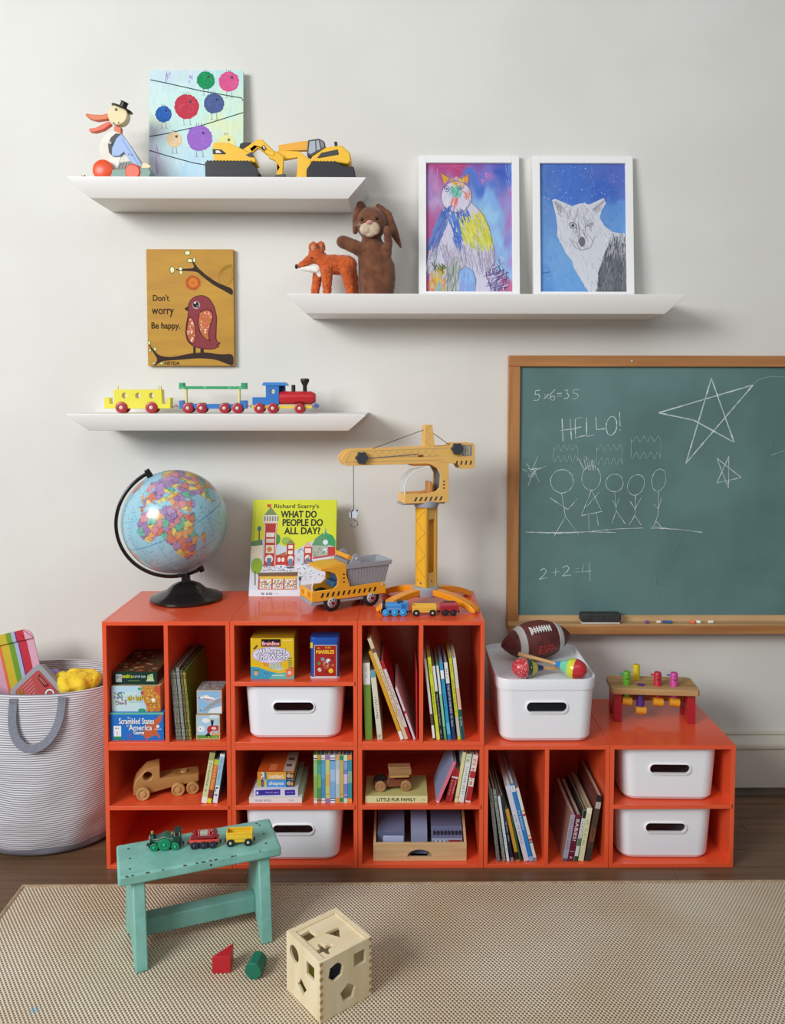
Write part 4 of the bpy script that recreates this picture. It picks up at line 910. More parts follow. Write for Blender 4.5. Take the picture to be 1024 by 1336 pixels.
MB(GB).loft([[( .012*c_+x_, .010*s_, z_) for c_, s_ in ((1,1),(-1,1),(-1,-1),(1,-1))] for x_, z_ in ((0, .050), (-.002, .07), (GC.x*.55+.0, low+.012))], smooth=False).build('post', t, .003)

# ---- standing picture book
BKX0, BKX1 = 0.3517, 0.6165
BH = 0.2842
t = thing('picture_book', 'yellow-green hardback picture book of a busy town standing against the wall', 'book', ((BKX0+BKX1)/2, .285, TOPZ+.0052), rot=(-.33, 0, 0))
BW = BKX1-BKX0; BH = BH/math.cos(.33)*.985; CV = M('#d8e032', .35)
MB(CV).b2(-BW/2, BW/2, 0, .0025, 0, BH).b2(-BW/2, BW/2, .0125, .015, 0, BH).b2(-BW/2, -BW/2+.003, 0, .015, 0, BH).build('cover', t, .0005)
MB(M('#ece6d6', .8)).b2(-BW/2+.003, BW/2-.004, .0026, .0124, .003, BH-.003).build('pages', t)
k3 = zz(310, 640, 4.6545)
a = Art(322.8, 652, BW/112.2, Tr(-BW/2, 0, BH), tf=k3, step=.0000015)
a.rect(58, 55, 578, 700, '#d8e033'); random.seed(5)
a.rect(58, 55, 78, 700, '#c9d42c')
a.poly([(58,320),(130,300),(330,370),(470,300),(578,300),(578,560),(58,560)], '#c9d8e2')
a.poly([(58,470),(578,450),(578,650),(58,652)], '#dfe3ee'); a.poly([(58,490),(370,490),(370,640),(58,650)], '#d3dbe8')
a.poly([(500,330),(510,260),(560,280),(578,310),(578,350)], '#3f9e62'); a.disc(215, 305, 22, '#3f9e4d', 34); a.disc(98, 468, 36, '#8fb52e', 50); a.disc(275, 315, 30, '#9ab84e', 26)
a.poly([(58,318),(125,305),(130,338),(58,350)], '#5f8f58'); a.rect(58, 345, 130, 420, '#e6dfc5')
# tower
a.rect(135, 200, 213, 470, '#b93331'); a.rect(126, 150, 216, 204, '#e4dccb'); a.poly([(130,152),(170,100),(212,152)], '#7c8f5d'); a.rect(166, 84, 171, 110, '#8a5a2a'); a.poly([(146,82),(168,84),(168,102),(148,104)], '#d8432f')
for u in range(132, 214, 16): a.rect(u, 160, u+8, 190, '#6f7a78')
a.rect(148, 262, 200, 290, '#e9e4d4'); a.rect(150, 340, 200, 390, '#e9dcc0'); a.disc(172, 366, 16, '#c7894a'); a.rect(150, 300, 200, 325, '#d9d0bd'); a.disc(172, 425, 24, '#e9e4d4', 26); a.rect(160, 420, 186, 466, '#587a9c'); a.line([(208,210),(208,460)], 4, '#efe9dd'); a.line([(139,210),(139,460)], 4, '#efe9dd')
# middle houses
a.rect(214, 400, 330, 462, '#c0352f'); a.rect(278, 330, 326, 470, '#b93331'); a.poly([(274,334),(302,302),(332,334)], '#8a8a52'); a.rect(288, 340, 316, 362, '#e9e4d4'); a.rect(288, 374, 316, 396, '#e9e4d4'); a.disc(304, 424, 18, '#e9e4d4', 20); a.rect(292, 424, 316, 462, '#5f88a8')
a.poly([(218,404),(272,380),(280,404)], '#a5764a')
for u in (226, 250): a.disc(u+8, 430, 10, '#e9dfd0', 14)
a.rect(385, 350, 436, 456, '#be3b36'); a.poly([(380,352),(408,316),(440,352)], '#e3b0a5'); a.rect(392, 360, 428, 388, '#efe2d8'); a.disc(408, 420, 16, '#efe2d8', 20); a.rect(396, 420, 420, 452, '#5f88a8')
a.rect(436, 338, 532, 410, '#a9b9a5'); a.poly([(432,342),(452,300),(500,262),(536,342)], '#5f9a6c'); a.disc(516, 322, 16, '#dfe8ef'); a.disc(516, 372, 13, '#dfe8ef'); a.rect(532, 350, 578, 402, '#c9393a'); a.poly([(510,270),(516,226),(522,270)], '#4f86b8')
a.line([(440,420),(578,400)], 12, '#c84a55'); a.line([(440,432),(578,414)], 4, '#f0e4e4')
# shops
a.rect(112, 524, 348, 612, '#b8523a'); a.poly([(104,510),(352,504),(352,526),(112,530)], '#6f5a3a'); a.rect(118, 532, 346, 546, '#e0c244')
for u0_, u1_ in ((122,192),(202,264),(274,344)): a.rect(u0_, 548, u1_, 606, '#e6e6dc')
for i in range(60):
    for u0_, u1_ in ((124,190),(204,262),(276,342)):
        u, v = random.uniform(u0_, u1_), random.uniform(556, 600); a.disc(u, v, random.uniform(2, 5), random.choice(['#c8803a', '#4f7fb0', '#d85a4a', '#5a9a5a', '#e0c244', '#7f5fa0']), n=7)
for i in range(150):
    u, v = random.uniform(340, 560), random.uniform(360, 500) if random.random() < .7 else random.uniform(500, 560)
    a.disc(u, v, random.uniform(2, 5), random.choice(['#6f8fb5', '#3f5f8f', '#c85a5a', '#5a9a7a', '#8f8fa5', '#d8b25a']), n=7)
for i in range(70): u, v = random.uniform(140, 330), random.uniform(466, 500); a.disc(u, v, random.uniform(2, 4), random.choice(['#4f6f9f', '#8f9fb5', '#c89a5a']), n=7)
a.line([(104,230),(106,310)], 7, '#6a4a30'); a.disc(104, 238, 12, '#3f6f8a', 16); a.line([(366,535),(366,600)], 4, '#33383a'); a.disc(366, 546, 6, '#33383a', 14); a.disc(304, 478, 26, '#59616b', 6)
a.line([(90,500),(94,585)], 6, '#5a6a3a')
a.rect(58, 612, 380, 652, '#dfe5ec')
a.text("Richard Scarry's", 190, 82, 470, 116, '#3f4a1c', fat=.6); a.text('WHAT DO', 235, 126, 456, 168, '#26301c', fat=1.6); a.text('PEOPLE DO', 248, 178, 496, 220, '#26301c', fat=1.6); a.text('ALL DAY?', 260, 230, 480, 272, '#26301c', fat=1.6)
a.text('~En Book', 134, 626, 202, 644, '#33383a', fat=.5); a.text('~abc', 206, 630, 240, 642, '#8a9098')
a.build('cover_print', t, PRINTG)

# ---- toy dump truck
TY = M('#f5b030', .35, coat=.2); TG = M('#a2a5ae', .5); TGD = M('#82868f', .5); RUB = M('#1c1a1b', .55)
ang = math.atan2(0.1014-0.1597, 0.6229-0.7329)
wx, wy = (0.6229+0.7329)/2, (0.1014+0.1597)/2
HWd = .0475
cx_, cy_ = wx - math.cos(ang+PI/2)*HWd, wy - math.sin(ang+PI/2)*HWd
t = thing('toy_dump_truck', 'yellow wooden toy dump truck with grey tipper and striped sides beside the picture book', 'toy truck', (cx_, cy_, TOPZ), rz=ang)
for sx in (.0625, -.0625):
    for s_ in (-1, 1):
        m = MB(); wheel(m, 0, 0, .0260, .016, RUB, M('#b9b6b2', .4), .56); m.use(M('#7a2230', .4)).cyl((0, -.0068, .0260), (0, -.0085, .0260), .0055, n=14); m.use(RUB)
        for i in range(8): m.cyl((.0105*math.cos(i*PI/4), -.0060, .0260+.0105*math.sin(i*PI/4)), (.0105*math.cos(i*PI/4), -.0075, .0260+.0105*math.sin(i*PI/4)), .0018, n=7)
        o = m.build('wheel', t); o.location = (sx, s_*(HWd-.001), 0); o.rotation_euler = (0, 0, PI if s_ > 0 else 0)
MB(TG).b2(-.100, .128, -.044, .044, .0225, .034).build('bumper_plate', t, .003)
sp = [(.125,.0335),(.125,.064),(.060,.064),(.046,.074),(.044,.092),(.052,.108),(.070,.116),(.097,.1205),(.097,.128),(.0165,.132),(.0165,.100),(.006,.066),(-.100,.069),(-.110,.060),(-.110,.0335)]
for s_ in (-1, 1): MB(TY).prism(sp, s_*.0445-.003, s_*.0445+.003).build('side_panel', t, .0015)
MB(TY).b2(-.108, .004, -.0415, .0415, .036, .062).build('chassis', t, .001)
m = MB(TY).b2(.112, .1235, -.0415, .0415, .0335, .064); m.build('front_panel', t, .002)
a_ = MB(M('#d98f14', .4)); [a_.b2(.1236, .1246, y_-.004, y_+.004, .044, .058) for y_ in (-.03, -.018, .018, .03)]; a_.use(M('#f4c94a', .3)).b2(.1236, .1244, -.010, .010, .042, .060); tag(a_.build('grille', t), kind='stuff')
MB(TY).prism([(.0165,.126),(.0165,.134),(.060,.134),(.100,.128),(.100,.122)], -.0415, .0415).build('cab_roof', t, .002)
MB(M('#4a4d54', .6)).b2(.0165, .022, -.0412, .0412, .064, .126).build('cab_rear_wall', t)
m = MB(M('#3c6f9a', .5)).b2(.030, .052, -.028, .028, .064, .080).b2(.030, .036, -.028, .028, .080, .100); m.build('seat', t, .002)
GLS = M('#dfe6ea', .04, alpha=.28, coat=.6)
gp = [(.122,.0645),(.124,.075),(.118,.098),(.104,.1195),(.098,.122)]
MB(GLS).loft([[(x_, y_, z_) for x_, z_ in gp] + [(x_-.002, y_, z_-.001) for x_, z_ in reversed(gp)] for y_ in (-.041, .041)]).build('windscreen', t)
MB(M('#e9e9ea', .3)).tube([(.121, .0425, .0650), (.122, .0425, .076), (.116, .0425, .099), (.100, .0425, .1205)], .0018, 6).build('windscreen_trim', t)
# tipper
L = lambda x0, x1, hy, z: [(x0, -hy, z), (x1, -hy, z), (x1, hy, z), (x0, hy, z)]
m = MB(TG).loft([L(-.112, .0045, .036, .066), L(-.123, .0135, .044, .118), L(-.128, .0155, .0475, .1185), L(-.131, .0160, .049, .1315), L(-.1265, .0115, .0455, .1315), L(-.119, .0095, .041, .1165), L(-.106, -.001, .031, .072)], smooth=False)
o = m.build('tipper', t)
def boolean(o, cut):
    b = o.modifiers.new('b', 'BOOLEAN'); b.operation = 'DIFFERENCE'; b.solver = 'EXACT'; b.object = cut
    bpy.context.view_layer.update(); bake(o); bpy.data.objects.remove(cut)
for i in range(14):
    f = (i+.5)/14
    for s_ in (1,):
        xb, xt = -.112+.1165*f, -.123+.1365*f
        MB(TGD).tube([(xb, s_*.0358, .068), (xt, s_*.0440, .117)], .0009, 4).build('rib', t)
for s_ in (-1, 1):
    m = MB(TG).prism([(-.030,.128),(-.026,.144)] + [(-.0138+.0135*math.cos(R(a__)), .1465+.0135*math.sin(R(a__))) for a__ in range(150, -1, -25)] + [(.010,.128)], s_*.0465-.0022, s_*.0465+.0022); m.use(M('#cfcfd2', .25)).cyl((-.0138, s_*.0487, .1465), (-.0138, s_*.0505, .1465), .0042, n=14); m.build('handle_bracket', t, .0006)
MB(M('#eda233', .4)).cyl((.006, -.044, .150), (.006, .044, .150), .0072, n=18).build('handle', t, .001)
MB(TGD).prism([(.0140,.118),(.0175,.118),(.0150,.142),(.0115,.142)], -.046, .046).build('headboard', t, .0006)
MB(M('#c9c9ca', .25)).cyl((-.098, .0475, .062), (-.098, .0490, .062), .0035, n=12).build('bolt', t)
a = Art(0, 0, 1, Matrix.Rotation(PI, 4, 'Z') @ Tr(0, -.0476, 0), step=.000003)
# side print: u runs to the rear
for i in range(11):
    u = -.098+i*.0166; a.poly([(u, -.044), (u+.006, -.044), (u+.011, -.0565), (u+.005, -.0565)], '#241f1c')
for i in range(3): a.rect(-.0290, -.106+i*.011, -.0225, -.1025+i*.011, '#3a2218')
a.build('stripe_print', t)

# ---- toy tower crane
zc = lambda z: z-.6997
KX, KY = .895, .20
t = thing('toy_crane', 'tall yellow wooden toy tower crane with a long boom and hanging hook', 'toy crane', (KX, KY, TOPZ))
CY1 = M('#f5b52c', .4, coat=.15); CY2 = M('#f3c06a', .4, coat=.15); LG = M('#f49a1c', .35, coat=.2); KN = M('#3d4148', .5)
for ang_, r_ in ((219, .178), (-40, .185), (35, .165), (140, .165)):
    A_ = R(ang_); d = Vector((math.cos(A_), math.sin(A_), 0)); n2 = Vector((-d.y, d.x, 0)); rr_ = []
    for i in range(13):
        f = i/12; r = .012+(r_-.012)*f; z = .032*(1-f**2.4)+.006
        w = .015; h = .009 if f < .97 else .005
        c = d*r+Vector((0, 0, z)); rr_.append([c+n2*w+Vector((0,0,h)), c-n2*w+Vector((0,0,h)), c-n2*w-Vector((0,0,h if z > h else z)), c+n2*w-Vector((0,0,h if z > h else z))])
    MB(LG).loft(rr_, smooth=False).build('leg', t, .002)
z0 = 0.7238; z1 = 0.7516; z2 = 0.9907; z3 = 1.0090
m = MB(TG).lathe([(0, zc(z0)), (.038, zc(z0)), (.040, zc(z0)+.003), (.040, zc(z1)-.004), (.036, zc(z1)), (0, zc(z1))], 30); m.build('base_disc', t)
m = MB(TG).lathe([(0, zc(z2)-.002), (.034, zc(z2)-.002), (.036, zc(z2)+.002), (.036, zc(z3)-.002), (.033, zc(z3)), (0, zc(z3))], 30); m.build('turntable', t)
TW = Matrix.Rotation(R(43), 4, 'Z'); hw = .0200; za, zb = zc(z1)-.001, zc(z2)
for nm, c in (('tower_side', -1), ('tower_side', 1)):
    MB(CY1, TW).b2(c*hw-.0035, c*hw+.0035, -hw-.0035, hw+.0035, za, zb).build(nm, t, .001)
H_ = zb-za
hole = [(-hw+.0075, za+.043), (hw-.0075, za+.043), (hw-.0075, zb-.038), (-hw+.0075, zb-.038)]
for s_ in (-1, 1):
    MB(CY2, TW).prism([(-hw+.0035, za), (hw-.0035, za), (hw-.0035, zb), (-hw+.0035, zb)], s_*hw-.002, s_*hw+.002, holes=[hole]).build('tower_panel', t, .0006)
Mx = TW @ Matrix.Rotation(-PI/2, 4, 'Z') @ Tr(0, -hw-.0036, za)
a = Art(0, 0, 1, Mx, step=.000003); LT = '#7d6f52'; e = hw-.001
a.line([(-e, -.004), (e, -.004), (e, -H_+.004), (-e, -H_+.004)], .0012, LT, True)
n_s = 6
for i in range(n_s): a.line([((-e if i % 2 else e), -.03-(H_-.04)*i/n_s), ((e if i % 2 else -e), -.03-(H_-.04)*(i+1)/n_s)], .0010, LT)
a.disc(0, -.012, .004, '#5f6f8a', n=10); a.disc(-.012, -.02, .002, '#3a3a3a', n=8)
a.build('lattice_print', t)
a = Art(0, 0, 1, TW @ Tr(0, -hw-.0021, za), step=.000003); a.disc(0, -.018, .0026, '#5a4a32', n=10); a.build('screw_print', t)
# slewing part
SW = Matrix.Rotation(R(197-0), 4, 'Z')     # local +x = towards the hook, +y side faces the viewer
zb0, zb1 = zc(1.0021), zc(1.1207)
m = MB(CY2, SW); cbh = zb1-zb0
hl = [(.012+.021*math.cos(2*PI*i/20), zb0+.050+.025*math.sin(2*PI*i/20)) for i in range(20)]
op = [(-.058,zb0+.004),(-.058,zb1),(.030,zb1),(.020,zb1-.012),(.018,zb0+.062),(.030,zb0+.030),(.074,zb0+.024),(.074,zb0+.004)]
arcp = [(.030+.0*i, 0) for i in range(0)]
op = [(-.058,zb0+.002),(-.058,zb1),(.012,zb1),(-.004,zb1-.005),(-.022,zb1-.016),(-.032,zb1-.034),(-.030,zb0+.046),(-.018,zb0+.035),(.010,zb0+.030),(.078,zb0+.030),(.078,zb0+.002)]
for s_ in (-1, 1): MB(CY2, SW).prism(op, s_*.030-.003, s_*.030+.003).build('cab_side', t, .001)
MB(CY2, SW).b2(.068, .0775, -.027, .027, zb0+.002, zb0+.030).build('cab_front', t, .001)
MB(CY2, SW).b2(-.056, .066, -.027, .027, zb0+.002, zb0+.012).build('cab_floor', t)
MB(TG, SW).b2(-.050, .084, -.024, .024, zb0-.003, zb0+.002).build('cab_plate', t, .001)
MB(M('#5d6068', .5), SW).b2(-.053, -.034, -.0265, .0265, zb0+.012, zb1).build('engine_block', t)
MB(M('#c98a4a', .5), SW).b2(-.012, -.002, -.020, .020, zb0+.012, zb0+.062).b2(-.012, .020, -.020, .020, zb0+.012, zb0+.026).build('seat', t, .002)
gp = [(.076,.031),(.078,.050),(.070,.074),(.046,.097),(.008,.106)]
MB(GLS).loft([[tuple(SW @ Vector((x_, y_, zb0+z_))) for x_, z_ in gp] + [tuple(SW @ Vector((x_-.002, y_, zb0+z_-.001))) for x_, z_ in reversed(gp)] for y_ in (-.026, .026)]).build('windscreen', t)
MB(M('#ececec', .3)).tube([SW @ Vector((x_, .0305, zb0+z_)) for x_, z_ in gp], .002, 6).build('windscreen_trim', t)
a = Art(0, 0, 1, SW @ Matrix.Rotation(PI, 4, 'Z') @ Tr(0, -.0331, zb0), step=.000003)
for i in range(6): u = -.050+i*.0155; a.poly([(u, -.008), (u+.006, -.008), (u+.012, -.020), (u+.006, -.020)], '#4d4a42')
for i in range(3): a.rect(.040, -.046-i*.010, .046, -.042-i*.010, '#4d4a42')
a.build('stripe_print', t)
# boom: two plates
zj0, zj1 = zc(1.1184), zc(1.1649)
bp = [(.255,zj0+.004),(.262,zj0+.014),(.262,zj0+.026),(.250,zj0+.040),(.235,zj1-.001),(-.062,zj1+.004),(-.075,zj1+.012),(-.138,zj1+.012),(-.144,zj1+.006),(-.144,zj0-.010),(-.138,zj0-.018),(-.100,zj0-.018),(-.090,zj0-.002),(-.060,zj0),(.248,zj0)]
for s_ in (-1, 1): MB(CY2, SW).prism(bp, s_*.020-.0035, s_*.020+.0035).build('boom_plate', t, .001)
MB(CY1, SW).b2(-.135, -.105, -.0165, .0165, zj0-.010, zj1+.004).build('counterweight', t)
MB(CY1, SW).b2(-.06, .235, -.0165, .0165, zj0+.020, zj0+.026).build('boom_web', t)
MB(M('#c07a3a', .5), SW).b2(-.050, .050, -.026, .026, zj0-.006, zj0-.0002).build('boom_saddle', t)
zm = zc(1.2317)
MB(CY2, SW).prism([(-.022,zj1+.001),(.012,zj1+.001),(.010,zm),(-.014,zm)], -.012, .012).build('mast', t, .0015)
a = Art(0, 0, 1, SW @ Matrix.Rotation(PI, 4, 'Z') @ Tr(0, -.0122, 0), step=.000003); mh = zm-zj1
for i in range(4): a.line([((-.006 if i % 2 else .010), -zj1-mh*i/4-.003), ((.010 if i % 2 else -.006), -zj1-mh*(i+1)/4+.001)], .0010, '#a99c86')
a.build('lattice_print', t)
def knob(x_, z_, nm='knob'):
    m = MB(KN, SW); P = [(x_+.0165*(1+.12*math.cos(6*a__))*math.cos(a__), z_+.0165*(1+.12*math.cos(6*a__))*math.sin(a__)) for a__ in [2*PI*i/48 for i in range(48)]]
    m.prism(P, .0236, .036, smooth=True); m.build(nm, t, .0015)
knob(.205, zj0+.022); knob(-.085, zj1-.004)
a = Art(0, 0, 1, SW @ Matrix.Rotation(PI, 4, 'Z') @ Tr(0, -.0237, 0), step=.000003); GT = '#a99c86'
b0, b1 = -(zj0+.022), -(zj1-.006)
a.line([(-.250, -(zj0+.010)), (-.235, b1), (.060, b1-.004)], .0012, GT); a.line([(-.25, -(zj0+.010)), (.04, -(zj0+.010))], .0012, GT)
for i in range(9): u = -.175+i*.022; a.line([(u, b0), (u+.011, b1), (u+.022, b0)], .0011, GT)
a.line([(-.18, b0), (.03, b0)], .0011, GT); a.rect(-.035, b0+.002, -.018, b0-.004, '#8a3f24')
a.rect(.102, -(zj1+.006), .134, -(zj0+.020), '#8f939a')
for i in range(4): u = .082+i*.015; a.poly([(u, -zj0+.006), (u+.005, -zj0+.006), (u+.008, -zj0-.006), (u+.003, -zj0-.006)], '#4a463e')
for i in range(3): a.rect(.108+i*.008, -(zj1+.002), .111+i*.008, -(zj0+.024), '#d8c88a')
a.build('lattice_print', t)
CD_ = M('#2b2b2e', .6); w_ = lambda x_, y_, z_: SW @ Vector((x_, y_, z_))
for p, q_ in (((.006, 0, zm-.014), (.165, 0, zj1-.001)), ((-.012, 0, zm-.020), (-.072, 0, zj1+.006))): MB(CD_).cyl(w_(*p), w_(*q_), .0010, n=6).build('stay_cord', t)
MB(M('#8a8d92', .3)).cyl(w_(.19, .0260, zj0+.020), w_(.035, .0260, zj0+.030), .0010, n=6).build('winding_rod', t)
hk = zc(0.9785); hx_ = .222
MB(CD_).cyl(w_(hx_, 0, zj0+.01), w_(hx_, 0, hk+.006), .0010, n=6).build('hoist_cord', t)
hp = w_(hx_, 0, hk)
m = MB(M('#cfd6e2', .3), Matrix.Translation(hp)); m.prism([(-.010,-.014),(-.013,0),(-.004,.010),(.006,.011),(.013,.002),(.008,-.014)], -.004, .004); m.use(BLK).tube([(-.006,-.005,-.014), (-.007,-.005,.004), (.000,-.005,.012)], .0013, 6).ell((.010,-.003,.008), (.0028,.003,.0028)); m.build('hook_block', t)
m = MB(M('#6f7176', .3, metal=.6), Matrix.Translation(hp)); m.tube([(0,0,-.014),(.001,0,-.020),(.010,0,-.024),(.012,0,-.034),(.004,0,-.041),(-.006,0,-.038),(-.008,0,-.032)], .0013, 7); m.build('hook', t)

# ---- little trains
def coupler(t, x, z=.010):
    o = MB(BLK).cyl((x, 0, z), (x+(.004 if x > 0 else -.004), 0, z), .0038, n=12).build('magnet', t)
def small_wagon(name, label, loc, rz, bodyf, L=.062, wx=.021, wr=.0095, wmat=BLK, hub=M('#c4bfb8', .3), wxs=None, group=None):
    t = thing(name, label, 'toy train', loc, rz, group); bodyf(t)
    axle_wheels(t, wxs or (-wx, wx), wr, wmat, hub, .0155, .006, .36); coupler(t, -L/2-.001); coupler(t, L/2+.001)
    return t
def wag_yellow(t):
    y = M('#f0c52c', .38, coat=.2); yd = M('#d99f1e', .45)
    MB(y).b2(-.031, .031, -.0125, .0125, .009, .018).build('wagon_bed', t, .001)
    for s_ in (-1, 1): MB(y).b2(-.031, .031, s_*.0125-.0015, s_*.0125+.0015, .018, .0260).b2(-.031, .031, s_*.0125-.0013, s_*.0125+.0013, .0250, .0285).b2(-.031, .031, s_*.0125-.0015, s_*.0125+.0015, .029, .0345).build('side_board', t, .0006)
    for s_ in (-1, 1): MB(y).b2(s_*.030-.0015, s_*.030+.0015, -.0125, .0125, .018, .0350).build('end_board', t, .0006)
    MB(yd).b2(-.028, .028, -.011, .011, .018, .0195).build('bed_floor', t)
tx = lambda u, v, z=.7: 0
p0 = (0.8030, 0.0644, TOPZ)
BLE = M('#3f8fd4', .32, coat=.2); WBL = M('#2f9fe0', .35)
t = thing('toy_engine', 'small light blue wooden toy steam engine below the crane, first of its train', 'toy train', p0, R(1))
MB(BLK).b2(-.040, .036, -.0125, .0125, .008, .0150).build('chassis', t, .001)
MB(BLE).b2(-.024, .018, -.013, .013, .015, .0235).build('side_tank', t, .002)
MB(BLE).lathe([(0, 0), (.0112, 0), (.0112, .05), (0, .05)], 22, Matrix.Translation((-.026, 0, .0265)) @ Matrix.Rotation(PI/2, 4, 'Y')).build('boiler', t)
MB(BLK).lathe([(0, 0), (.0115, 0), (.0115, .010), (0, .010)], 22, Matrix.Translation((-.037, 0, .0265)) @ Matrix.Rotation(PI/2, 4, 'Y')).build('smokebox', t)
MB(M('#d6d3d4', .4)).lathe([(0, -.002), (.008, -.002), (.0095, 0), (0, 0)], 20, Matrix.Translation((-.037, 0, .0255)) @ Matrix.Rotation(PI/2, 4, 'Y')).build('smokebox_door', t)
MB(BLK).cyl((-.031, 0, .036), (-.031, 0, .046), .0032, .0040, n=14).build('chimney', t, .0006)
MB(BLE).b2(.014, .036, -.0125, .0125, .015, .0385).build('cab', t, .001)
MB(BLK).b2(.005, .022, -.0135, .0135, .0386, .0410).build('roof', t, .001)
m = MB(RW)
a = Art(0, 0, 1, Tr(0, -.01305, 0), step=.000004); a.rect(.017, -.034, .031, -.022, '#2a6fae'); a.line([(-.022,-.0165),(.016,-.0165)], .0008, '#c9372c'); a.line([(-.022,-.0222),(.016,-.0222)], .0006, '#d8d04a'); a.build('painted_lines', t)
axle_wheels(t, (-.0260, -.001, .0225), .0098, WBL, M('#54b8ee', .35), .0155, .006, .4); coupler(t, -.0415); coupler(t, .038)
p1 = (0.8852, 0.0634, TOPZ)
def wag_low(t):
    y = M('#eec04a', .4); MB(y).b2(-.034, .034, -.012, .012, .010, .017).build('wagon_bed', t, .001)
    for s_ in (-1, 1): MB(y).b2(-.034, .034, s_*.012-.0015, s_*.012+.0015, .017, .0305).build('side_board', t, .001)
    for s_ in (-1, 1): MB(y).b2(s_*.0325-.0015, s_*.0325+.0015, -.0105, .0105, .017, .0305).build('end_board', t, .001)
    a = Art(0, 0, 1, Tr(0, -.01355, 0), step=.000004); a.line([(-.033,-.023),(.033,-.023)], .0008, '#c08a2a'); a.build('painted_lines', t)
small_wagon('toy_wagon', 'low yellow wooden toy wagon under the crane, between blue engine and red wagon', p1, R(1), wag_low, L=.068, wx=.023, group=None)
p2 = (0.9549, 0.0666, TOPZ)
def wag_red(t):
    r_ = M('#a61f2e', .32, coat=.25)
    MB(r_).b2(-.0260, .0260, -.013, .013, .0125, .029).build('wagon_body', t, .0015)
    MB(BLK).b2(-.022, .022, -.009, .009, .0075, .0125).build('chassis', t)
    L2 = lambda x, hy, z: [(-x, -hy, z), (x, -hy, z), (x, hy, z), (-x, hy, z)]
    m = MB(r_).loft([L2(.0260, .013, .029), L2(.0200, .0085, .0375)], smooth=False); m.build('hopper_top', t, .0008)
    MB(M('#4a2026', .5)).b2(-.0165, .0165, -.007, .007, .0374, .0385).build('load', t)
small_wagon('toy_wagon', 'small dark red wooden toy wagon at the right end of the train below the crane', p2, R(1), wag_red, L=.049, wx=.0115, wmat=M('#2a2024', .5), hub=M('#3a2a2e', .5))
# ================================================================== white storage bins
WB_ = M('#f1f3f8', .38); RIM = M('#f8f9fb', .3)
def rr3(w, d, r, z, y0): return [(x, y0+d/2+y, z) for x, y in rrect(w, d, r, 5)]
BH_, BDp = .150, .325
HZ = .094
def bin_mesh():
    rings = [rr3(.222, BDp-.05, .03, 0, .022), rr3(.246, BDp-.026, .036, .003, .010), rr3(.256, BDp-.014, .038, .012, .004), rr3(.274, BDp, .040, BH_-.001, 0), rr3(.272, BDp-.002, .040, BH_, .001),
             rr3(.266, BDp-.008, .037, BH_, .004), rr3(.250, BDp-.022, .035, .014, .011), rr3(.226, BDp-.046, .03, .005, .023)]
    o = MB(WB_).loft(rings).build('bin_shell')
    c = MB(WB_).prism([(x, HZ+z) for x, z in rrect(.113, .0265, .0130, 7)], -.02, .05).build('cut')
    boolean(o, c); me = o.data; bpy.data.objects.remove(o); me.set_sharp_from_angle(angle=R(30))
    m = MB(RIM); P = rrect(.1195, .0330, .0164, 7); Q = rrect(.112, .0256, .0127, 7); y_ = .0021
    T = Tr(0, .0018, HZ, rx=R(-3.4))
    vs = [(x, -.0035, z) for x, z in P] + [(x, -.0045, z) for x, z in Q] + [(x, .006, z) for x, z in Q] + [(x, .003, z) for x, z in rrect(.1225, .0360, .0178, 7)]
    n = len(P); fs = []
    for a_, b_ in ((0, 1), (1, 2), (3, 0)):
        fs += [(a_*n+i, a_*n+(i+1) % n, b_*n+(i+1) % n, b_*n+i) for i in range(n)]
    m.add(vs, fs, True, T); return me, m.mesh('handle_rim')
BM1, BM2 = bin_mesh()
def storage_bin(label, x, y, z, rz=0, sz=1, lid=False):
    t = thing('storage_bin', label, 'storage bin', (x, y, z), rz, group=None)
    for nm, me in (('bin_shell', BM1), ('handle_rim', BM2)):
        o = bpy.data.objects.new(nm, me); COL.objects.link(o); o.parent = t; o.scale = (1, 1, sz); wn = o.modifiers.new('wn', 'WEIGHTED_NORMAL'); wn.keep_sharp = True
    return t
storage_bin('white plastic bin under the shelf with the marbles tin', 0.5215, .013, ZT+.0003)
storage_bin('white plastic bin partly hidden behind the turquoise stool', 0.5177, .013, ZB+.0003)
storage_bin('white plastic bin in the right end cabinet, the upper of two', 1.5730, .018, SH_B+.0003, R(-1.5))
storage_bin('white plastic bin in the right end cabinet, the lower of two', 1.5639, .018, ZB+.0003, R(-1.0))
LBX = 1.2256
t = storage_bin('white lidded plastic bin standing on a cabinet, football and maracas on its lid', LBX, .016, .350, 0, 1.09)
LZ0 = BH_*1.09
rings = [rr3(.279, .331, .042, LZ0-.0125, -.0025), rr3(.283, .334, .044, LZ0+.0165, -.0045), rr3(.281, .332, .043, LZ0+.0185, -.0035), rr3(.273, .324, .040, LZ0+.0185, .0005), rr3(.267, .318, .037, LZ0+.006, .0035), rr3(.10, .15, .03, LZ0+.006, .0875)]
MB(WB_).loft(rings).build('lid', t)
LIDZ = .350 + LZ0 + .006

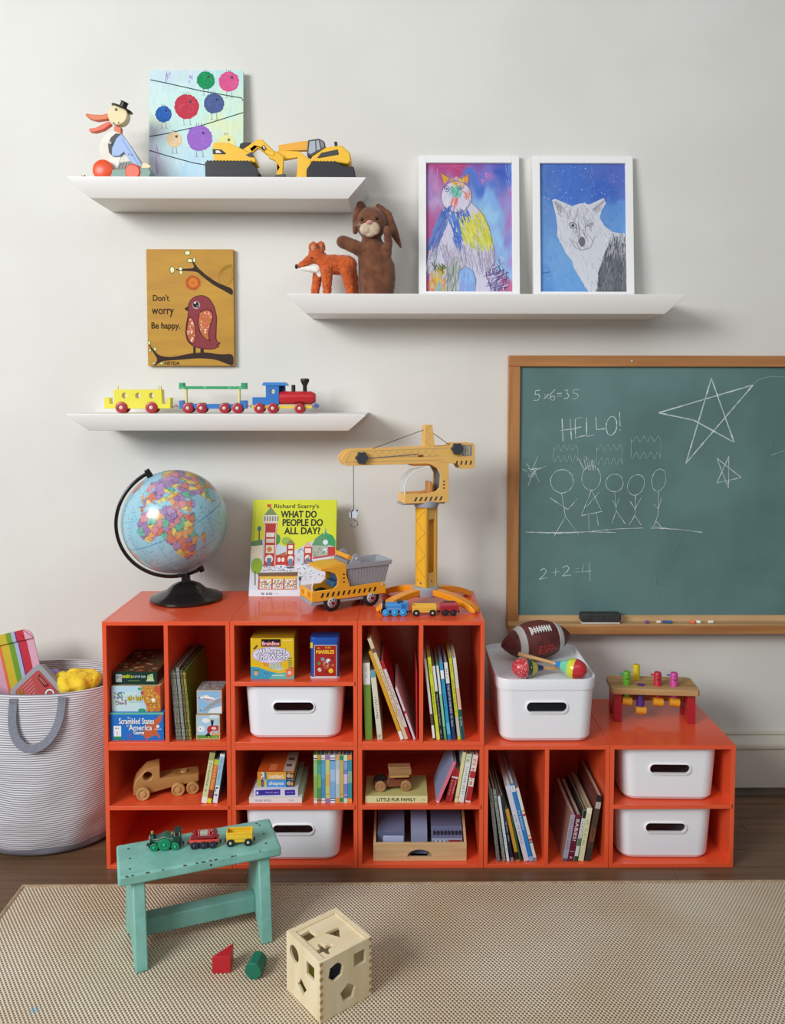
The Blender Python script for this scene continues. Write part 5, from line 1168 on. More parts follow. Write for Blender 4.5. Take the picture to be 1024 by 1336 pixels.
# ---- football
FX, FY, FZ = 1.2290, .225, LIDZ+.0592
t = thing('football', 'brown rubber football with white stripes and laces on the white lid', 'ball', (FX, FY, FZ))
FT = Matrix.Rotation(R(17), 4, 'Z') @ Matrix.Rotation(R(-4), 4, 'Y')
A_L, A_R = .1155, .0585
def frad(a):    # radius of the ball at axial position a
    q_ = min(abs(a)/A_L, 1); return A_R*max(1-q_**2.05, 0)**.82
FB = M('#6e312a', .5, '#5e2722', 30, bump=.5, bscale=900)
prof = [(max(frad(-A_L*math.cos(PI*i/40)), 1e-5), -A_L*math.cos(PI*i/40)) for i in range(41)]
MB(FB).lathe(prof, 48, FT @ Matrix.Rotation(PI/2, 4, 'Y')).build('ball_skin', t)
for nm, a0, a1 in (('stripe', -.070, -.048), ('stripe', .056, .078)):
    pr2 = [(frad(a0+(a1-a0)*i/8)+(.0008 if 0 < i < 8 else -.0005), a0+(a1-a0)*i/8) for i in range(9)]
    MB(M('#cfccc6', .5, bump=.3, bscale=900)).lathe(pr2, 48, FT @ Matrix.Rotation(PI/2, 4, 'Y')).build(nm, t)
def onball(a, ph, h=.001):  # ph: angle from the front (-y) upwards
    r = frad(a)+h; return FT @ Vector((a, -r*math.cos(ph), r*math.sin(ph)))
lc = MB(M('#e8e6e2', .6))
lc.tube([onball(-.030+.062*i/10, R(52), .0025) for i in range(11)], .0024, 7)
lc.tube([onball(-.030+.062*i/10, R(46), .0025) for i in range(11)], .0020, 7)
for i in range(8): a_ = -.029+.0085*i; lc.tube([onball(a_, R(39+3*j), .0028) for j in range(8)], .0017, 6)
for a_ in (-.033,): lc.tube([onball(a_, R(36+3*j), .0026) for j in range(10)], .0026, 6)
lc.build('laces', t)
seams = MB(M('#3a1613', .6))
for ph in (49, 139, 229, 319): seams.tube([onball(-.112+.224*i/24, R(ph), .0001) for i in range(25)], .0006, 5)
seams.build('seam', t)
vs, fs = text_geo('ESPN'); e3 = MB(M('#cc3a32', .5))
P = [onball(-.020+.060*x+.004*y, R(-24+25*y), .0012) for x, y in vs]
e3.add(P, fs); o = e3.build('lettering', t)
for yy in (.30, .66): e3 = None
# two thin cuts through the letters, as in the printed mark
mk = MB(M('#6e312a', .5)); mk.add([onball(-.020+.064*i/8, R(-24+25*yy), .0016) for yy in (.60, .66) for i in range(9)], [(i, i+1, 10+i, 9+i) for i in range(8)]); mk.build('mark_gap', t)

# ---- maracas
def maraca(label, cx, cy, rz, bands, stick, sl, spots=False, tilt=5):
    r = .0285; t = thing('maraca', label, 'maraca', (cx, cy, LIDZ), rz, group='maracas on the white lid')
    pts = []
    for i in range(25):
        f = i/24; a = -.036+.092*f       # head from tip (-) to neck (+)
        if a <= 0: rr = r*math.sqrt(max(1-(a/.036)**2, 0))
        else: rr = .0075+(r-.0075)*(.5+.5*math.cos(PI*min(a/.056, 1)))**.9
        pts.append((max(rr, 1e-5), a))
    T = Tr(0, 0, r) @ Matrix.Rotation(R(tilt), 4, 'Y') @ Matrix.Rotation(PI/2, 4, 'Y')
    for (f0, f1, mt, nm) in bands:
        i0, i1 = int(f0*24), int(f1*24); MB(mt).lathe(pts[i0:i1+1], 30, T).build(nm, t)
    if spots:
        m = MB(M('#e7d9cf', .4)); random.seed(3)
        for i in range(90):
            f = random.uniform(.04, .56); k_ = f*24; j = int(k_); rr = pts[j][0]+(pts[j+1][0]-pts[j][0])*(k_-j); aa = pts[j][1]+(pts[j+1][1]-pts[j][1])*(k_-j); q_ = random.uniform(0, 2*PI)
            p = T @ Vector((rr*math.cos(q_), rr*math.sin(q_), aa)); n = (p - (T @ Vector((0, 0, aa)))).normalized(); m.cyl(p-n*.0003, p+n*.0005, random.uniform(.0008, .0018), n=6)
        tag(m.build('painted_speckles', t), kind='stuff')
    MB(stick).lathe([(0, .053), (.0052, .053), (.0055, .10), (.0065, .053+sl-.006), (.0055, .053+sl), (0, .053+sl)], 14, T).build('handle', t)
TANW = wood('#d3a870', '#c2935a', .45)
maraca('maraca with red, green and yellow head, lying at the left on the lid', 1.1679, .062, R(14), [(0, .42, M('#c8303a', .3, '#d9555a', 90, coat=.3), 'head_band'), (.42, .60, M('#16352e', .3, '#2a5a46', 120, coat=.3), 'head_band'), (.60, .80, M('#d9c43e', .3, coat=.3), 'head_band'), (.80, 1, M('#23285f', .3, coat=.3), 'neck_band')], TANW, .105, True)
maraca('maraca with blue, mint, yellow and red head, lying at the right on the lid', 1.3105, .055, R(180-28), [(0, .38, M('#c82c33', .25, coat=.4), 'head_band'), (.38, .60, M('#d8dc3c', .25, coat=.4), 'head_band'), (.60, .84, M('#79d3ae', .25, coat=.4), 'head_band'), (.84, 1, M('#2a84d0', .25, coat=.4), 'neck_band')], TANW, .115, tilt=-6)

# ---- pounding bench
t = thing('pounding_bench', 'wooden hammering bench with red legs and coloured face pegs at the right end', 'toy', (1.575, .203, .350), R(-4.5))
BWo = wood('#d0a872', '#b48c58', .45, stretch=(3, 30, 30))
SLZ = .105; SX, SY = .127, .058
for i in range(4):
    y0 = -SY+i*2*SY/4; m = MB([BWo, wood('#b98d57', '#9c7444', .45, stretch=(3, 34, 34)), wood('#cfa670', '#b58a54', .45, stretch=(3, 26, 26)), BWo][i])
    e0 = .012 if i in (0, 3) else 0
    P = [(-SX, y0), (SX, y0), (SX, y0+SY/2), (-SX, y0+SY/2)]
    if i == 0: P = [(-SX+.006, y0), (SX-.006, y0), (SX, y0+.006), (SX, y0+SY/2), (-SX, y0+SY/2), (-SX, y0+.006)]
    if i == 3: P = [(-SX, y0), (SX, y0), (SX, y0+SY/2-.012), (SX-.012, y0+SY/2), (-SX+.012, y0+SY/2), (-SX, y0+SY/2-.012)]
    m.loft([[(a_, b_, SLZ-.018) for a_, b_ in P], [(a_, b_, SLZ) for a_, b_ in P]], smooth=False); m.build('top_slat', t, .0015)
RL = M('#b3202c', .4, coat=.1)
for s_ in (-1, 1):
    x0 = s_*.107
    m = MB(RL).prism([(-.046, 0), (-.020, 0), (-.012, .030), (.012, .030), (.020, 0), (.046, 0), (.042, SLZ-.018), (-.042, SLZ-.018)], -.0115, .0115, T=Tr(x0, 0, 0, rz=PI/2)); m.build('leg', t, .001)
MB(wood('#b07a3c', '#97662f', .5)).b2(-.097, .097, .004, .014, .048, .066).build('crossbar', t, .001)
def pegc(nm, x, y, r, z0, z1, mat, face=False, arm=None):
    m = MB(mat).lathe([(r*1.12, z0), (r, z0+.004), (r, z1-.003), (r*.86, z1), (0, z1)], 22, Tr(x, y, 0)); 
    o = m.build(nm, t)
    if face:
        a = MB(M('#3a1a22', .5))
        for dx, dz, q_ in ((-.004, -.009, .0015), (.004, -.009, .0015)): a.ell((x+dx, y-math.sqrt(r*r-dx*dx)-.0001, z1+dz), (q_, .0006, q_))
        a.tube([(x+.005*math.cos(R(b_)), y-math.sqrt(r*r-(.005*math.cos(R(b_)))**2)-.0004, z1-.015+.005*math.sin(R(b_))) for b_ in range(200, 345, 20)], .0010, 5)
        tag(a.build('painted_face', o))
    if arm: MB(arm).cyl((x-r+.001, y+.004, z1-.010), (x-r-.008, y+.004, z1-.009), .0026, .0032, n=10).build('side_peg', o)
yf = -.022
pegc('peg', -.079, yf, .0110, .060, .145, M('#6db52e', .35), True, M('#3aa6a0', .4))
pegc('peg', -.040, .030, .0110, .060, .150, M('#dcc41e', .35))
pegc('peg', -.037, yf, .0115, .040, .107, M('#5a3486', .35))
pegc('peg', .012, yf, .0110, .060, .145, M('#c62a38', .35), True, M('#c62a38', .4))
pegc('peg', .060, yf, .0110, .060, .145, M('#d34a9c', .35), True, M('#2f7fb5', .4))
MB(M('#432a66', .4)).lathe([(.0118, .1045), (.0118, .1062), (.0095, .1062), (.0095, .1045)], 22, Tr(-.037, yf, 0)).build('peg_collar', t)
for x in (-.079, .012, .060): MB(M('#e8a526', .35, coat=.1)).cyl((x-.014, yf-.012, .061), (x+.014, yf-.012, .058), .0118, n=20).build('roller', t, .001)
MB(M('#e8a526', .35, coat=.1)).cyl((-.037-.015, yf-.008, .031), (-.037+.015, yf-.008, .031), .0115, n=20).build('roller', t, .001)
# ================================================================== books and boxes inside the cabinets
PAG = M('#d9d0bd', .85, '#c9bfa9', 200, stretch=(1, 1, 1))
def book(label, q_, z, y, d, spine, bands=(), texts=(), cover=None, name='book', group=None, speck=None, hard=True):
    """upright book: q_ = (x at bottom centre, thickness, height, lean). Spine faces -y. bands: (z0,z1,colour) fractions from the bottom."""
    x, th, h, lean = q_
    px_ = th/2/math.cos(lean)*(1 if lean >= 0 else -1); piv = x + (th/2 if lean >= 0 else -th/2)
    t = thing(name, label, 'book', (piv, y, z+.0002), rot=(0, lean, 0), group=group)
    o0 = -th if lean >= 0 else 0     # local x range [o0, o0+th]
    cm = M(spine, .4, speck, 260, lo=.45, hi=.55) if speck else M(spine, .38)
    bt = min(.0022, th*.22) if hard else .0008
    cc = M(cover, .35) if cover else cm
    m = MB(cc).b2(o0, o0+bt, .001, d, 0, h).b2(o0+th-bt, o0+th, .001, d, 0, h); m.use(cm).b2(o0, o0+th, 0, bt, 0, h); m.build('cover', t, .0004)
    MB(PAG).b2(o0+bt, o0+th-bt, bt, d-.004, .0025, h-.0030).build('pages', t)
    if bands or texts:
        a = Art(0, 0, 1, Tr(o0, 0, 0), step=.000004, base=.0001)
        for z0, z1, c in bands: a.rect(th*.02, -z1*h, th*.98, -z0*h, c)
        for tx_ in texts:
            s_, z0, z1, c = tx_[:4]; k0 = tx_[4] if len(tx_) > 4 else .24
            a.text(s_, th*k0, -z1*h, th*(1-k0), -z0*h, c, rot=90)
        a.build('spine_print', t)
    return t
def rect2(q, x=None):
    x0, th, h, l = q; x0 = x0 if x is None else x; piv = x0+(th/2 if l >= 0 else -th/2); a0 = -th if l >= 0 else 0
    c, s_ = math.cos(l), math.sin(l); return [(piv+a*c+b*s_, -a*s_+b*c) for a, b in ((a0, 0), (a0+th, 0), (a0+th, h), (a0, h))]
def hit(A, B):
    for P in (A, B):
        for i in range(4):
            nx, ny = P[(i+1) % 4][1]-P[i][1], P[i][0]-P[(i+1) % 4][0]; L = math.hypot(nx, ny)
            a = [(p[0]*nx+p[1]*ny)/L for p in A]; b = [(p[0]*nx+p[1]*ny)/L for p in B]
            if max(a) < min(b)+.0002 or max(b) < min(a)+.0002: return False
    return True
def arrange(Q, xmin, xmax):
    """slide a row of leaning books apart until none cuts another or a cell wall"""
    Q = [list(q) for q in Q]; lean = Q[0][3] > 0
    order = range(len(Q)-1, -1, -1) if lean else range(len(Q)); st = -.0004 if lean else .0004; prev = None
    for i in order:
        for k in range(400):
            r_ = rect2(Q[i]); bad = (max(p[0] for p in r_) > xmax) if lean else (min(p[0] for p in r_) < xmin)
            if not bad and (prev is None or not hit(r_, prev)): break
            Q[i][0] += st
        prev = rect2(Q[i])
    return [tuple(q) for q in Q]
def dots(a, u0, v0, u1, v1, n, cols, r0, r1):
    for i in range(n): a.disc(random.uniform(u0, u1), random.uniform(v0, v1), random.uniform(r0, r1), random.choice(cols), n=7)
random.seed(11)
# upper left cabinet, right cell: five mottled spines
q5 = [(0.1971, 0.0098, 0.1964, -0.0814), (0.2078, 0.0073, 0.1965, -0.0893), (0.2175, 0.0099, 0.2055, -0.0755), (0.2274, 0.0073, 0.1978, -0.075), (0.2351, 0.0077, 0.1956, -0.0718)]
sp5 = [('#8d8a86', '#4a4744', 'thin picture book with grey speckled spine, leftmost beside the toy blocks'), ('#8f9a7c', '#3f4430', 'thin picture book with pale green speckled spine, second from the cell wall'), ('#a3a3a6', '#6a6a6e', 'thin picture book with light grey spine, tallest beside the toy blocks'),
       ('#84803f', '#2f2c18', 'thin picture book with olive black speckled spine, beside the toy blocks'), ('#b0a04f', '#4a4220', 'thin picture book with mustard spine and green cover, nearest the toy blocks')]
x5 = q5[0][0]; 
for i, (q_, (c1, c2, lb)) in enumerate(zip(arrange([(q[0], q[1]*.86, q[2], q5[2][3]) for q in q5], .181, .30), sp5)): book(lb, q_, ZT, .012, .24, c1, speck=c2, cover=['#5a5a50', '#4d5a3a', '#6a6a66', '#55602f', '#4f7a2c'][i])
# upper right of the first row: leaning story books
Z3 = ((465, 800), 5.85)
B3 = [((0.7303, 0.0233, 0.2177, -0.033), 'thick book with green spine and white top, against the cell wall', '#6f8f34', [(.72, 1, '#e6e6e0')], [('~ABC', .80, .95, '#b9b9b4')], '#8a9a5a'),
      ((0.7595, 0.0167, 0.1969, -0.1041), 'cream book with dark lettering, leaning left beside the green spine', '#ddd9c6', [(.0, .08, '#cfc9b0'), (.9, 1, '#6fa0a8')], [('~ELEPHANTS', .30, .62, '#4a4a44'), ('~ab', .03, .07, '#55554a')], '#cfc8b4'),
      ((0.8185, 0.011, 0.2638, -0.343), 'tall slim mustard yellow book leaning steeply to the left', '#e0a22a', [(.0, .09, '#ececf0')], [], '#d8952a'),
      ((0.8316, 0.0117, 0.3029, -0.3482), 'tallest cream book with faded red lettering, leaning steeply left', '#dcc7a0', [(.86, .90, '#6a5f4a')], [('~Treasury of Tales', .22, .70, '#b56a5a')], '#c9b690'),
      ((0.844, 0.0103, 0.2344, -0.3414), 'slim red book with white title strip, leaning left', '#b3202c', [(.16, .90, '#d9c9cc')], [('~Stories to Read', .25, .80, '#8a2a38')], '#a51c28'),
      ((0.8578, 0.0069, 0.1553, -0.338), 'short thin white and pink book leaning on the slim red book', '#e2ccd0', [(.5, .55, '#b8324a')], [], '#e9dfe0')]
for q_, (_, lb, c, bd_, tx_, cv) in zip(arrange([(b[0][0], b[0][1]*.86, b[0][2], b[0][3]) for b in B3], .712, .869), B3): book(lb, q_, ZT, .012, .215, c, bd_, tx_, cv)
book('very thin bright red book standing upright against the cell divider', (0.8637, .0036, 0.1948, -.006), ZT, .012, .2, '#c41f2a')
# right cell: row of nine reading books
Z8 = ((545, 830), 9.214)
B8 = [((0.9119, 0.0078, 0.2297, -0.1063), 'reading book with white spine turning brown at the foot, leftmost of its row', '#dfdcd6', [(0, .02, '#4a3a2a'), (.02, .18, '#f2f0ec'), (.18, .32, '#5f5042')], []),
      ((0.9237, 0.011, 0.234, -0.1155), 'thick lime reading book, second from the left of its row', '#d2dc34', [(.0, .10, '#dfe060')], [('one fish two fish red fish', .30, .66, '#2a3a1c'), ('~Book', .80, .92, '#4a7a2a')]),
      ((0.9334, 0.0088, 0.2101, -0.1035), 'reading book with black spine and white top half', '#1d2a2e', [(.655, 1, '#dfdfe2')], [("There's No Place Like Space!", .20, .62, '#e6e6e6'), ('~Dr. S', .02, .14, '#c9c9c9')]),
      ((0.9438, 0.0078, 0.2104, -0.1147), 'mint reading book with a white top, between black and cyan spines', '#8fcfa4', [(.62, 1, '#d9e2de'), (.0, .18, '#4a9a5a')], [('~reading', .03, .16, '#e6f0e6')]),
      ((0.9547, 0.0106, 0.2196, -0.107), 'bright cyan reading book with a white square near the top', '#2d9fd2', [(.0, .07, '#1f86c0'), (.07, .22, '#5fc0e0'), (.79, .90, '#eef2f4')], [('~Great Day', .36, .60, '#1a5a90')]),
      ((0.9677, 0.0115, 0.22, -0.1114), 'navy reading book reading THE CAT IN THE HAT under a white top', '#1f3d6e', [(.73, 1, '#e9e6e6')], [('THE CAT IN THE HAT', .34, .71, '#eef0f4'), ('Dr. Seuss', .17, .31, '#dfe4ee'), ('~hat', .76, .92, '#6a6f7a')]),
      ((0.982, 0.0101, 0.2319, -0.125), 'lime reading book with grey foot, second from the right of its row', '#cdd23c', [(.04, .28, '#c9c4b4')], [('~Green Eggs and Ham Day', .33, .74, '#2a2f1c'), ('~bb', .82, .93, '#c07a2a')]),
      ((0.9929, 0.0106, 0.2331, -0.1187), 'reading book with teal foot and white top, rightmost of its row', '#dcd8d2', [(.0, .37, '#175a56'), (.38, .63, '#e5b8a0')], [('Dr. Seuss', .17, .28, '#e2eeea')])]
ln8 = sum(b[0][3] for b in B8)/8
for q_, (_, lb, c, bd_, tx_) in zip(arrange([(b[0][0], b[0][1]*.86, b[0][2], ln8) for b in B8], .881, 1.038), B8): book(lb, q_, ZT, .012, .17, c, bd_, tx_, c)
# lower left cabinet: three books leaning right
B4 = [((0.2727, 0.0162, 0.145, 0.1806), 'cream storybook with green letters, left of three beside the wooden truck', '#dcdba8', [(.0, .12, '#f0f0ee'), (.85, 1, '#a8a86a')], [('~Wonderful', .22, .80, '#5a6f3a')], '#6f7a4a'),
      ((0.2863, 0.014, 0.1262, 0.1933), 'orange and green striped storybook, middle of three beside the wooden truck', '#e07a34', [(.0, .10, '#e3e33a'), (.88, 1, '#b9cf3a'), (.12, .3, '#8a3a2a')], [('~Animals', .32, .84, '#f4e0a0')], '#4a4a3a'),
      ((0.3005, 0.0141, 0.1411, 0.1631), 'pale blue and white storybook, right of three beside the wooden truck', '#e9ecf0', [(.36, .95, '#9fc6dc')], [('~Little Blue', .46, .90, '#4a8ab5'), ('~bb', .05, .34, '#1f2f4a', .1)], '#2f7fa8')]
for q_, (_, lb, c, bd_, tx_, cv) in zip(arrange([(b[0][0], b[0][1]*.92, min(b[0][2], .150), b[0][3]) for b in B4], .012, .338), B4): book(lb, q_, SH_B, .014, .16, c, bd_, tx_, cv)
# board books stack
def flat_book(label, b, z, y, d, c, art=None, top=None, rz=0, name='book', hgt=None, grp=None):
    x, w, h = b; h = hgt or h
    t = thing(name, label, 'book', (x, y, z), rz, grp); k_ = .0018
    m = MB(M(top or c, .4)).b2(-w/2, w/2, 0, d, 0, k_).b2(-w/2, w/2, 0, d, h-k_, h); m.use(M(c, .4)).b2(-w/2, w/2, -.0002, k_, 0, h); m.build('cover', t, .0005)
    MB(PAG).b2(-w/2+.003, w/2-.003, k_, d-.003, k_, h-k_).build('pages', t)
    if art: a = Art(0, 0, 1, Tr(-w/2, -.0002, h), step=.000004, base=.0001); art(a, w, h); a.build('spine_print', t)
    return t
zb = SH_B+.0003; b1 = (0.4695, 0.1474, 0.017); b2_ = (0.47, 0.1234, 0.022); b3 = (0.4678, 0.1019, 0.0215); b4 = (0.4681, 0.1019, 0.0213)
flat_book('large white book lying at the bottom of the flat stack', b1, zb, .014, .19, '#e6e2e0', lambda a, w, h: (a.text('~Jungle Basics', w*.12, h*.3, w*.42, h*.75, '#5a5f9a'), a.text('~book', w*.76, h*.3, w*.86, h*.7, '#8a9a8a')))
flat_book('white book with violet title bars, second from the bottom of the stack', b2_, zb+b1[2]+.0003, .020, .17, '#dcd8e8', lambda a, w, h: (a.poly([(w*.04,h*.22),(w*.6,h*.1),(w*.6,h*.85),(w*.04,h*.92)], '#3f2fa0'), a.poly([(w*.7,h*.2),(w*.93,h*.15),(w*.94,h*.85),(w*.7,h*.9)], '#3f2fa0'), a.rect(w*.06, h*.4, w*.10, h*.75, '#e9e6f2'), a.text('~ENGLISH STORY', w*.26, h*.4, w*.57, h*.65, '#d0c8f0'), a.text('~PRESS', w*.74, h*.4, w*.9, h*.6, '#b9b0e6')))
def bb(word, c, lc_):
    def f(a, w, h):
        a.rect(0, 0, w*.1, h, lc_); a.rect(w*.1, h*.04, w*.19, h*.96, '#7a5a8c' if word == 'shapes' else '#e6d8c8'); dots(a, w*.11, h*.1, w*.18, h*.9, 4, ['#2a2a2a', '#b8483a'], .0012, .0022)
        a.rect(w*.19, 0, w*.25, h, '#2f7f8a' if word != 'shapes' else '#d8c84a'); a.rect(w*.26, h*.03, w*.78, h, c); a.text(word, w*.32, h*.25, w*.72, h*.85, '#f0ead0', fat=.0003); a.rect(w*.79, 0, w*.82, h, '#2a3a2a'); a.rect(w*.82, h*.1, w, h*.95, '#1f1c18')
        a.disc(w*.865, h*.5, h*.3, '#b0aaa4', n=14); a.poly([(w*.92, h*.8), (w*.95, h*.15), (w*.99, h*.5), (w*.97, h*.85)], '#e0902a')
    return f
flat_book('chunky board book lettered shapes on blue, third in the stack', b3, zb+b1[2]+b2_[2]+.0006, .028, .13, '#4a90d0', bb('shapes', '#4a96dc', '#b8b83a'), '#6a4a3a')
t = flat_book('chunky board book lettered numbers on orange, topmost of the stack', b4, zb+b1[2]+b2_[2]+b3[2]+.0009, .028, .13, '#e0952a', bb('numbers', '#e5a23a', '#e08a2a'), '#c85a22')
a = Art(0, 0, 1, Matrix.Translation((-b4[1]/2, 0, b4[2])) @ Matrix.Rotation(-PI/2, 4, 'X'), step=.000004); a.rect(b4[1]*.70, -.128, b4[1]*.99, -.004, '#b9a89a'); a.rect(b4[1]*.74, -.05, b4[1]*.9, -.035, '#5a4238'); a.rect(b4[1]*.76, -.09, b4[1]*.92, -.075, '#5a4238'); a.rect(b4[1]*.30, -.05, b4[1]*.5, -.01, '#d87a4a'); a.build('cover_print', t)
# nine small hardbacks
Z7 = ((400, 975), 14.63)
us = [150, 222, 296, 374, 462, 562, 648, 718, 796, 880]
N9 = [('#8db86a', [(.55, .85, '#9ac68c'), (0, .1, '#e9e6dc'), (.9, 1, '#e9e6dc'), (.92, .94, '#26304a'), (.06, .07, '#26304a')], 'small hardback with light green spine, leftmost of the tight row'),
      ('#4f9a5c', [(.60, .80, '#58a88e'), (.32, .60, '#8ab84a'), (0, .1, '#b88a6a'), (.9, 1, '#c9a23a'), (.05, .07, '#5a3a3a')], 'small hardback with mid green spine, second in the tight row'),
      ('#4a96c8', [(.5, .84, '#5aa6da'), (0, .1, '#e9e4e0'), (.9, 1, '#e9e4e0'), (.05, .06, '#26304a'), (.93, .94, '#26304a')], 'small hardback with sky blue spine, third in the tight row'),
      ('#cfd07a', [(.35, .60, '#e0b45a'), (0, .1, '#9a7aa8'), (.9, 1, '#a87ab0'), (.18, .19, '#9a8a4a')], 'small hardback with pale yellow spine and lilac ends'),
      ('#7fb2e4', [(0, .1, '#dfe6ee'), (.9, 1, '#dfe6ee'), (.045, .06, '#1f3a7a'), (.09, .105, '#1f3a7a'), (.93, .945, '#1f3a7a'), (.875, .895, '#1f3a7a'), (.45, .7, '#a8c8ee')], 'small hardback with blue spine and navy rings, fifth in the tight row'),
      ('#b6c8d0', [(0, .11, '#e09a4a'), (.89, 1, '#d8a86a'), (.4, .7, '#d0d6e0')], 'small hardback with pale grey blue spine and orange ends'),
      ('#cdb95a', [(.0, .02, '#e09a4a'), (.02, .11, '#2f8f6a'), (.89, .99, '#2f8f6a'), (.18, .19, '#a8923a')], 'small hardback with mustard spine and dark green ends'),
      ('#7a86d0', [(.4, .6, '#d8c0ea'), (.7, .85, '#8aa6e2'), (0, .1, '#d8e0c0'), (.88, 1, '#d6e6c0'), (.16, .18, '#c8b8ea')], 'small hardback with violet blue spine, second from the right of the tight row'),
      ('#3a9aaa', [(.42, .66, '#8ab89a'), (0, .1, '#e6943a'), (.9, 1, '#e6943a'), (.05, .06, '#f0c08a')], 'small hardback with teal spine and orange ends, rightmost of the tight row')]
xr = [0.5759, 0.6833]
for i, (c, bd_, lb) in enumerate(N9):
    x0 = xr[0]+(xr[1]-xr[0])*(us[i]-150)/730; x1 = xr[0]+(xr[1]-xr[0])*(us[i+1]-150)/730
    hh = .1375
    book(lb, ((x0+x1)/2, x1-x0-.0006, hh, 0), SH_B, .014, .15, c, bd_, [], c)
# lower middle cabinet: fur family book, leaning books
b = (0.8068, 0.1741, 0.0204)
flat_book('cream book lettered LITTLE FUR FAMILY lying flat under the wooden car', b, SH_B+.0003, .013, .125, '#dcdca2', lambda a, w, h: (a.text('LITTLE FUR FAMILY', w*.19, h*.30, w*.81, h*.74, '#262218', fat=.0003), a.text('H', w*.92, h*.4, w*.95, h*.7, '#6a7a3a')), '#c9c27a')
FBZ = SH_B+.0003+b[2]; FBX = b[0]
B6 = [((0.9311, 0.0102, 0.1253, 0.3938), 'slim pink-spined book with grey blue cover, leaning right, leftmost of its group', '#e2748c', [(0, .03, '#f0d0d8')], [], '#8f9fc0'),
      ((0.9501, 0.01, 0.1015, 0.2383), 'short dark red book with white dots, leaning right', '#9c1f2a', [(.72, .76, '#e6dcd8')], [('~story', .2, .66, '#d8b0a8')], '#8a1a24'),
      ((0.9611, 0.0092, 0.0959, 0.2446), 'short crimson book leaning right beside a pale yellow book', '#b8242e', [(.74, .79, '#e6dcd8')], [('~fairy', .25, .68, '#e0c0b8')], '#a51f28'),
      ((0.9736, 0.0101, 0.1459, 0.1637), 'slim pale yellow book leaning right, tallest with the white ones', '#e6dc9c', [(.1, .12, '#b8a85a')], [], '#a8c8c0'),
      ((0.9872, 0.0166, 0.1399, 0.1679), 'white book with green roundel at the top of its spine', '#e6e8e2', [(.82, 1, '#cfe0c4')], [('~Everyday Tales', .16, .74, '#5a8aa0'), ('~oo', .84, .96, '#2f8a4a', .14)], '#dfe2dc'),
      ((1.0066, 0.0167, 0.1374, 0.1571), 'white book with bold red patterned spine, rightmost of its group', '#ead9d2', [(.04, .34, '#b82a30'), (.52, .66, '#b8353a')], [('~RHYMES', .36, .92, '#b82a30', .12)], '#d8c8c0')]
for q_, (_, lb, c, bd_, tx_, cv) in zip(arrange([(b[0][0], b[0][1]*.90, min(b[0][2], .151), b[0][3]) for b in B6], .712, 1.038), B6): book(lb, q_, SH_B, .013, .15, c, bd_, tx_, cv)
# fourth cabinet
B7 = [((1.0935, 0.0117, 0.211, -0.1149), 'tall book with grey speckled spine, leftmost in the low left cell', '#85847e', [], [], '#3f3a36', '#5a5852'),
      ((1.1101, 0.0102, 0.208, -0.1435), 'tall book with grey green marbled spine, second in the low left cell', '#9aa69a', [], [], '#4a4a44', '#5f6a62'),
      ((1.1211, 0.0087, 0.1895, -0.1457), 'slim white-spined book between marbled and navy spines', '#dde0e6', [], [('~bedtime', .1, .5, '#8a90a0')], '#8a8a90', None),
      ((1.1314, 0.0094, 0.1927, -0.1647), 'dark navy book with tiny white title in the low left cell', '#20283a', [(.0, .06, '#8a90a0')], [('~night sky', .3, .6, '#c8ccd8')], '#1c1f2a', None),
      ((1.1432, 0.0115, 0.1522, -0.2129), 'shorter mustard book with black foot in the low left cell', '#c8962e', [(0, .18, '#1f1f22'), (.0, .03, '#c8803a')], [], '#7a5a2a', None),
      ((1.1535, 0.0058, 0.1324, -0.1964), 'thin dark green book behind the mustard one', '#2f5a34', [], [], '#2a4a2c', None),
      ((1.166, 0.0164, 0.2232, -0.2508), 'tall white lavender book with grey lettering in the low left cell', '#d6d4e2', [], [('~Poems for Everyone', .22, .62, '#6a6f90')], '#c8c6d2', None),
      ((1.183, 0.0143, 0.2293, -0.2545), 'tall bright blue book with white lettering in the low left cell', '#2a7fc8', [(.90, .98, '#e6eaf0'), (.0, .06, '#9ab0d8')], [('~ANIMALS', .40, .66, '#cfe6f6'), ('~big', .91, .97, '#3a4a6a')], '#5a7fb0', None),
      ((1.1985, 0.01, 0.2169, -0.2554), 'white book with coloured dots on its spine, rightmost in the low left cell', '#e2dfd9', [(.0, .05, '#8a8a86'), (.62, .65, '#c83a34'), (.28, .31, '#c83a34'), (.34, .36, '#d8a03a'), (.68, .70, '#d8a03a'), (.25, .27, '#3a6a9a')], [], '#d0cdc8', None)]
for q_, (_, lb, c, bd_, tx_, cv, sk) in zip(arrange([(b[0][0], b[0][1]*.84, b[0][2], max(b[0][3], -.25)) for b in B7], 1.062, 1.219), B7): book(lb, q_, ZB, .012, .24, c, bd_, tx_, cv, speck=sk)
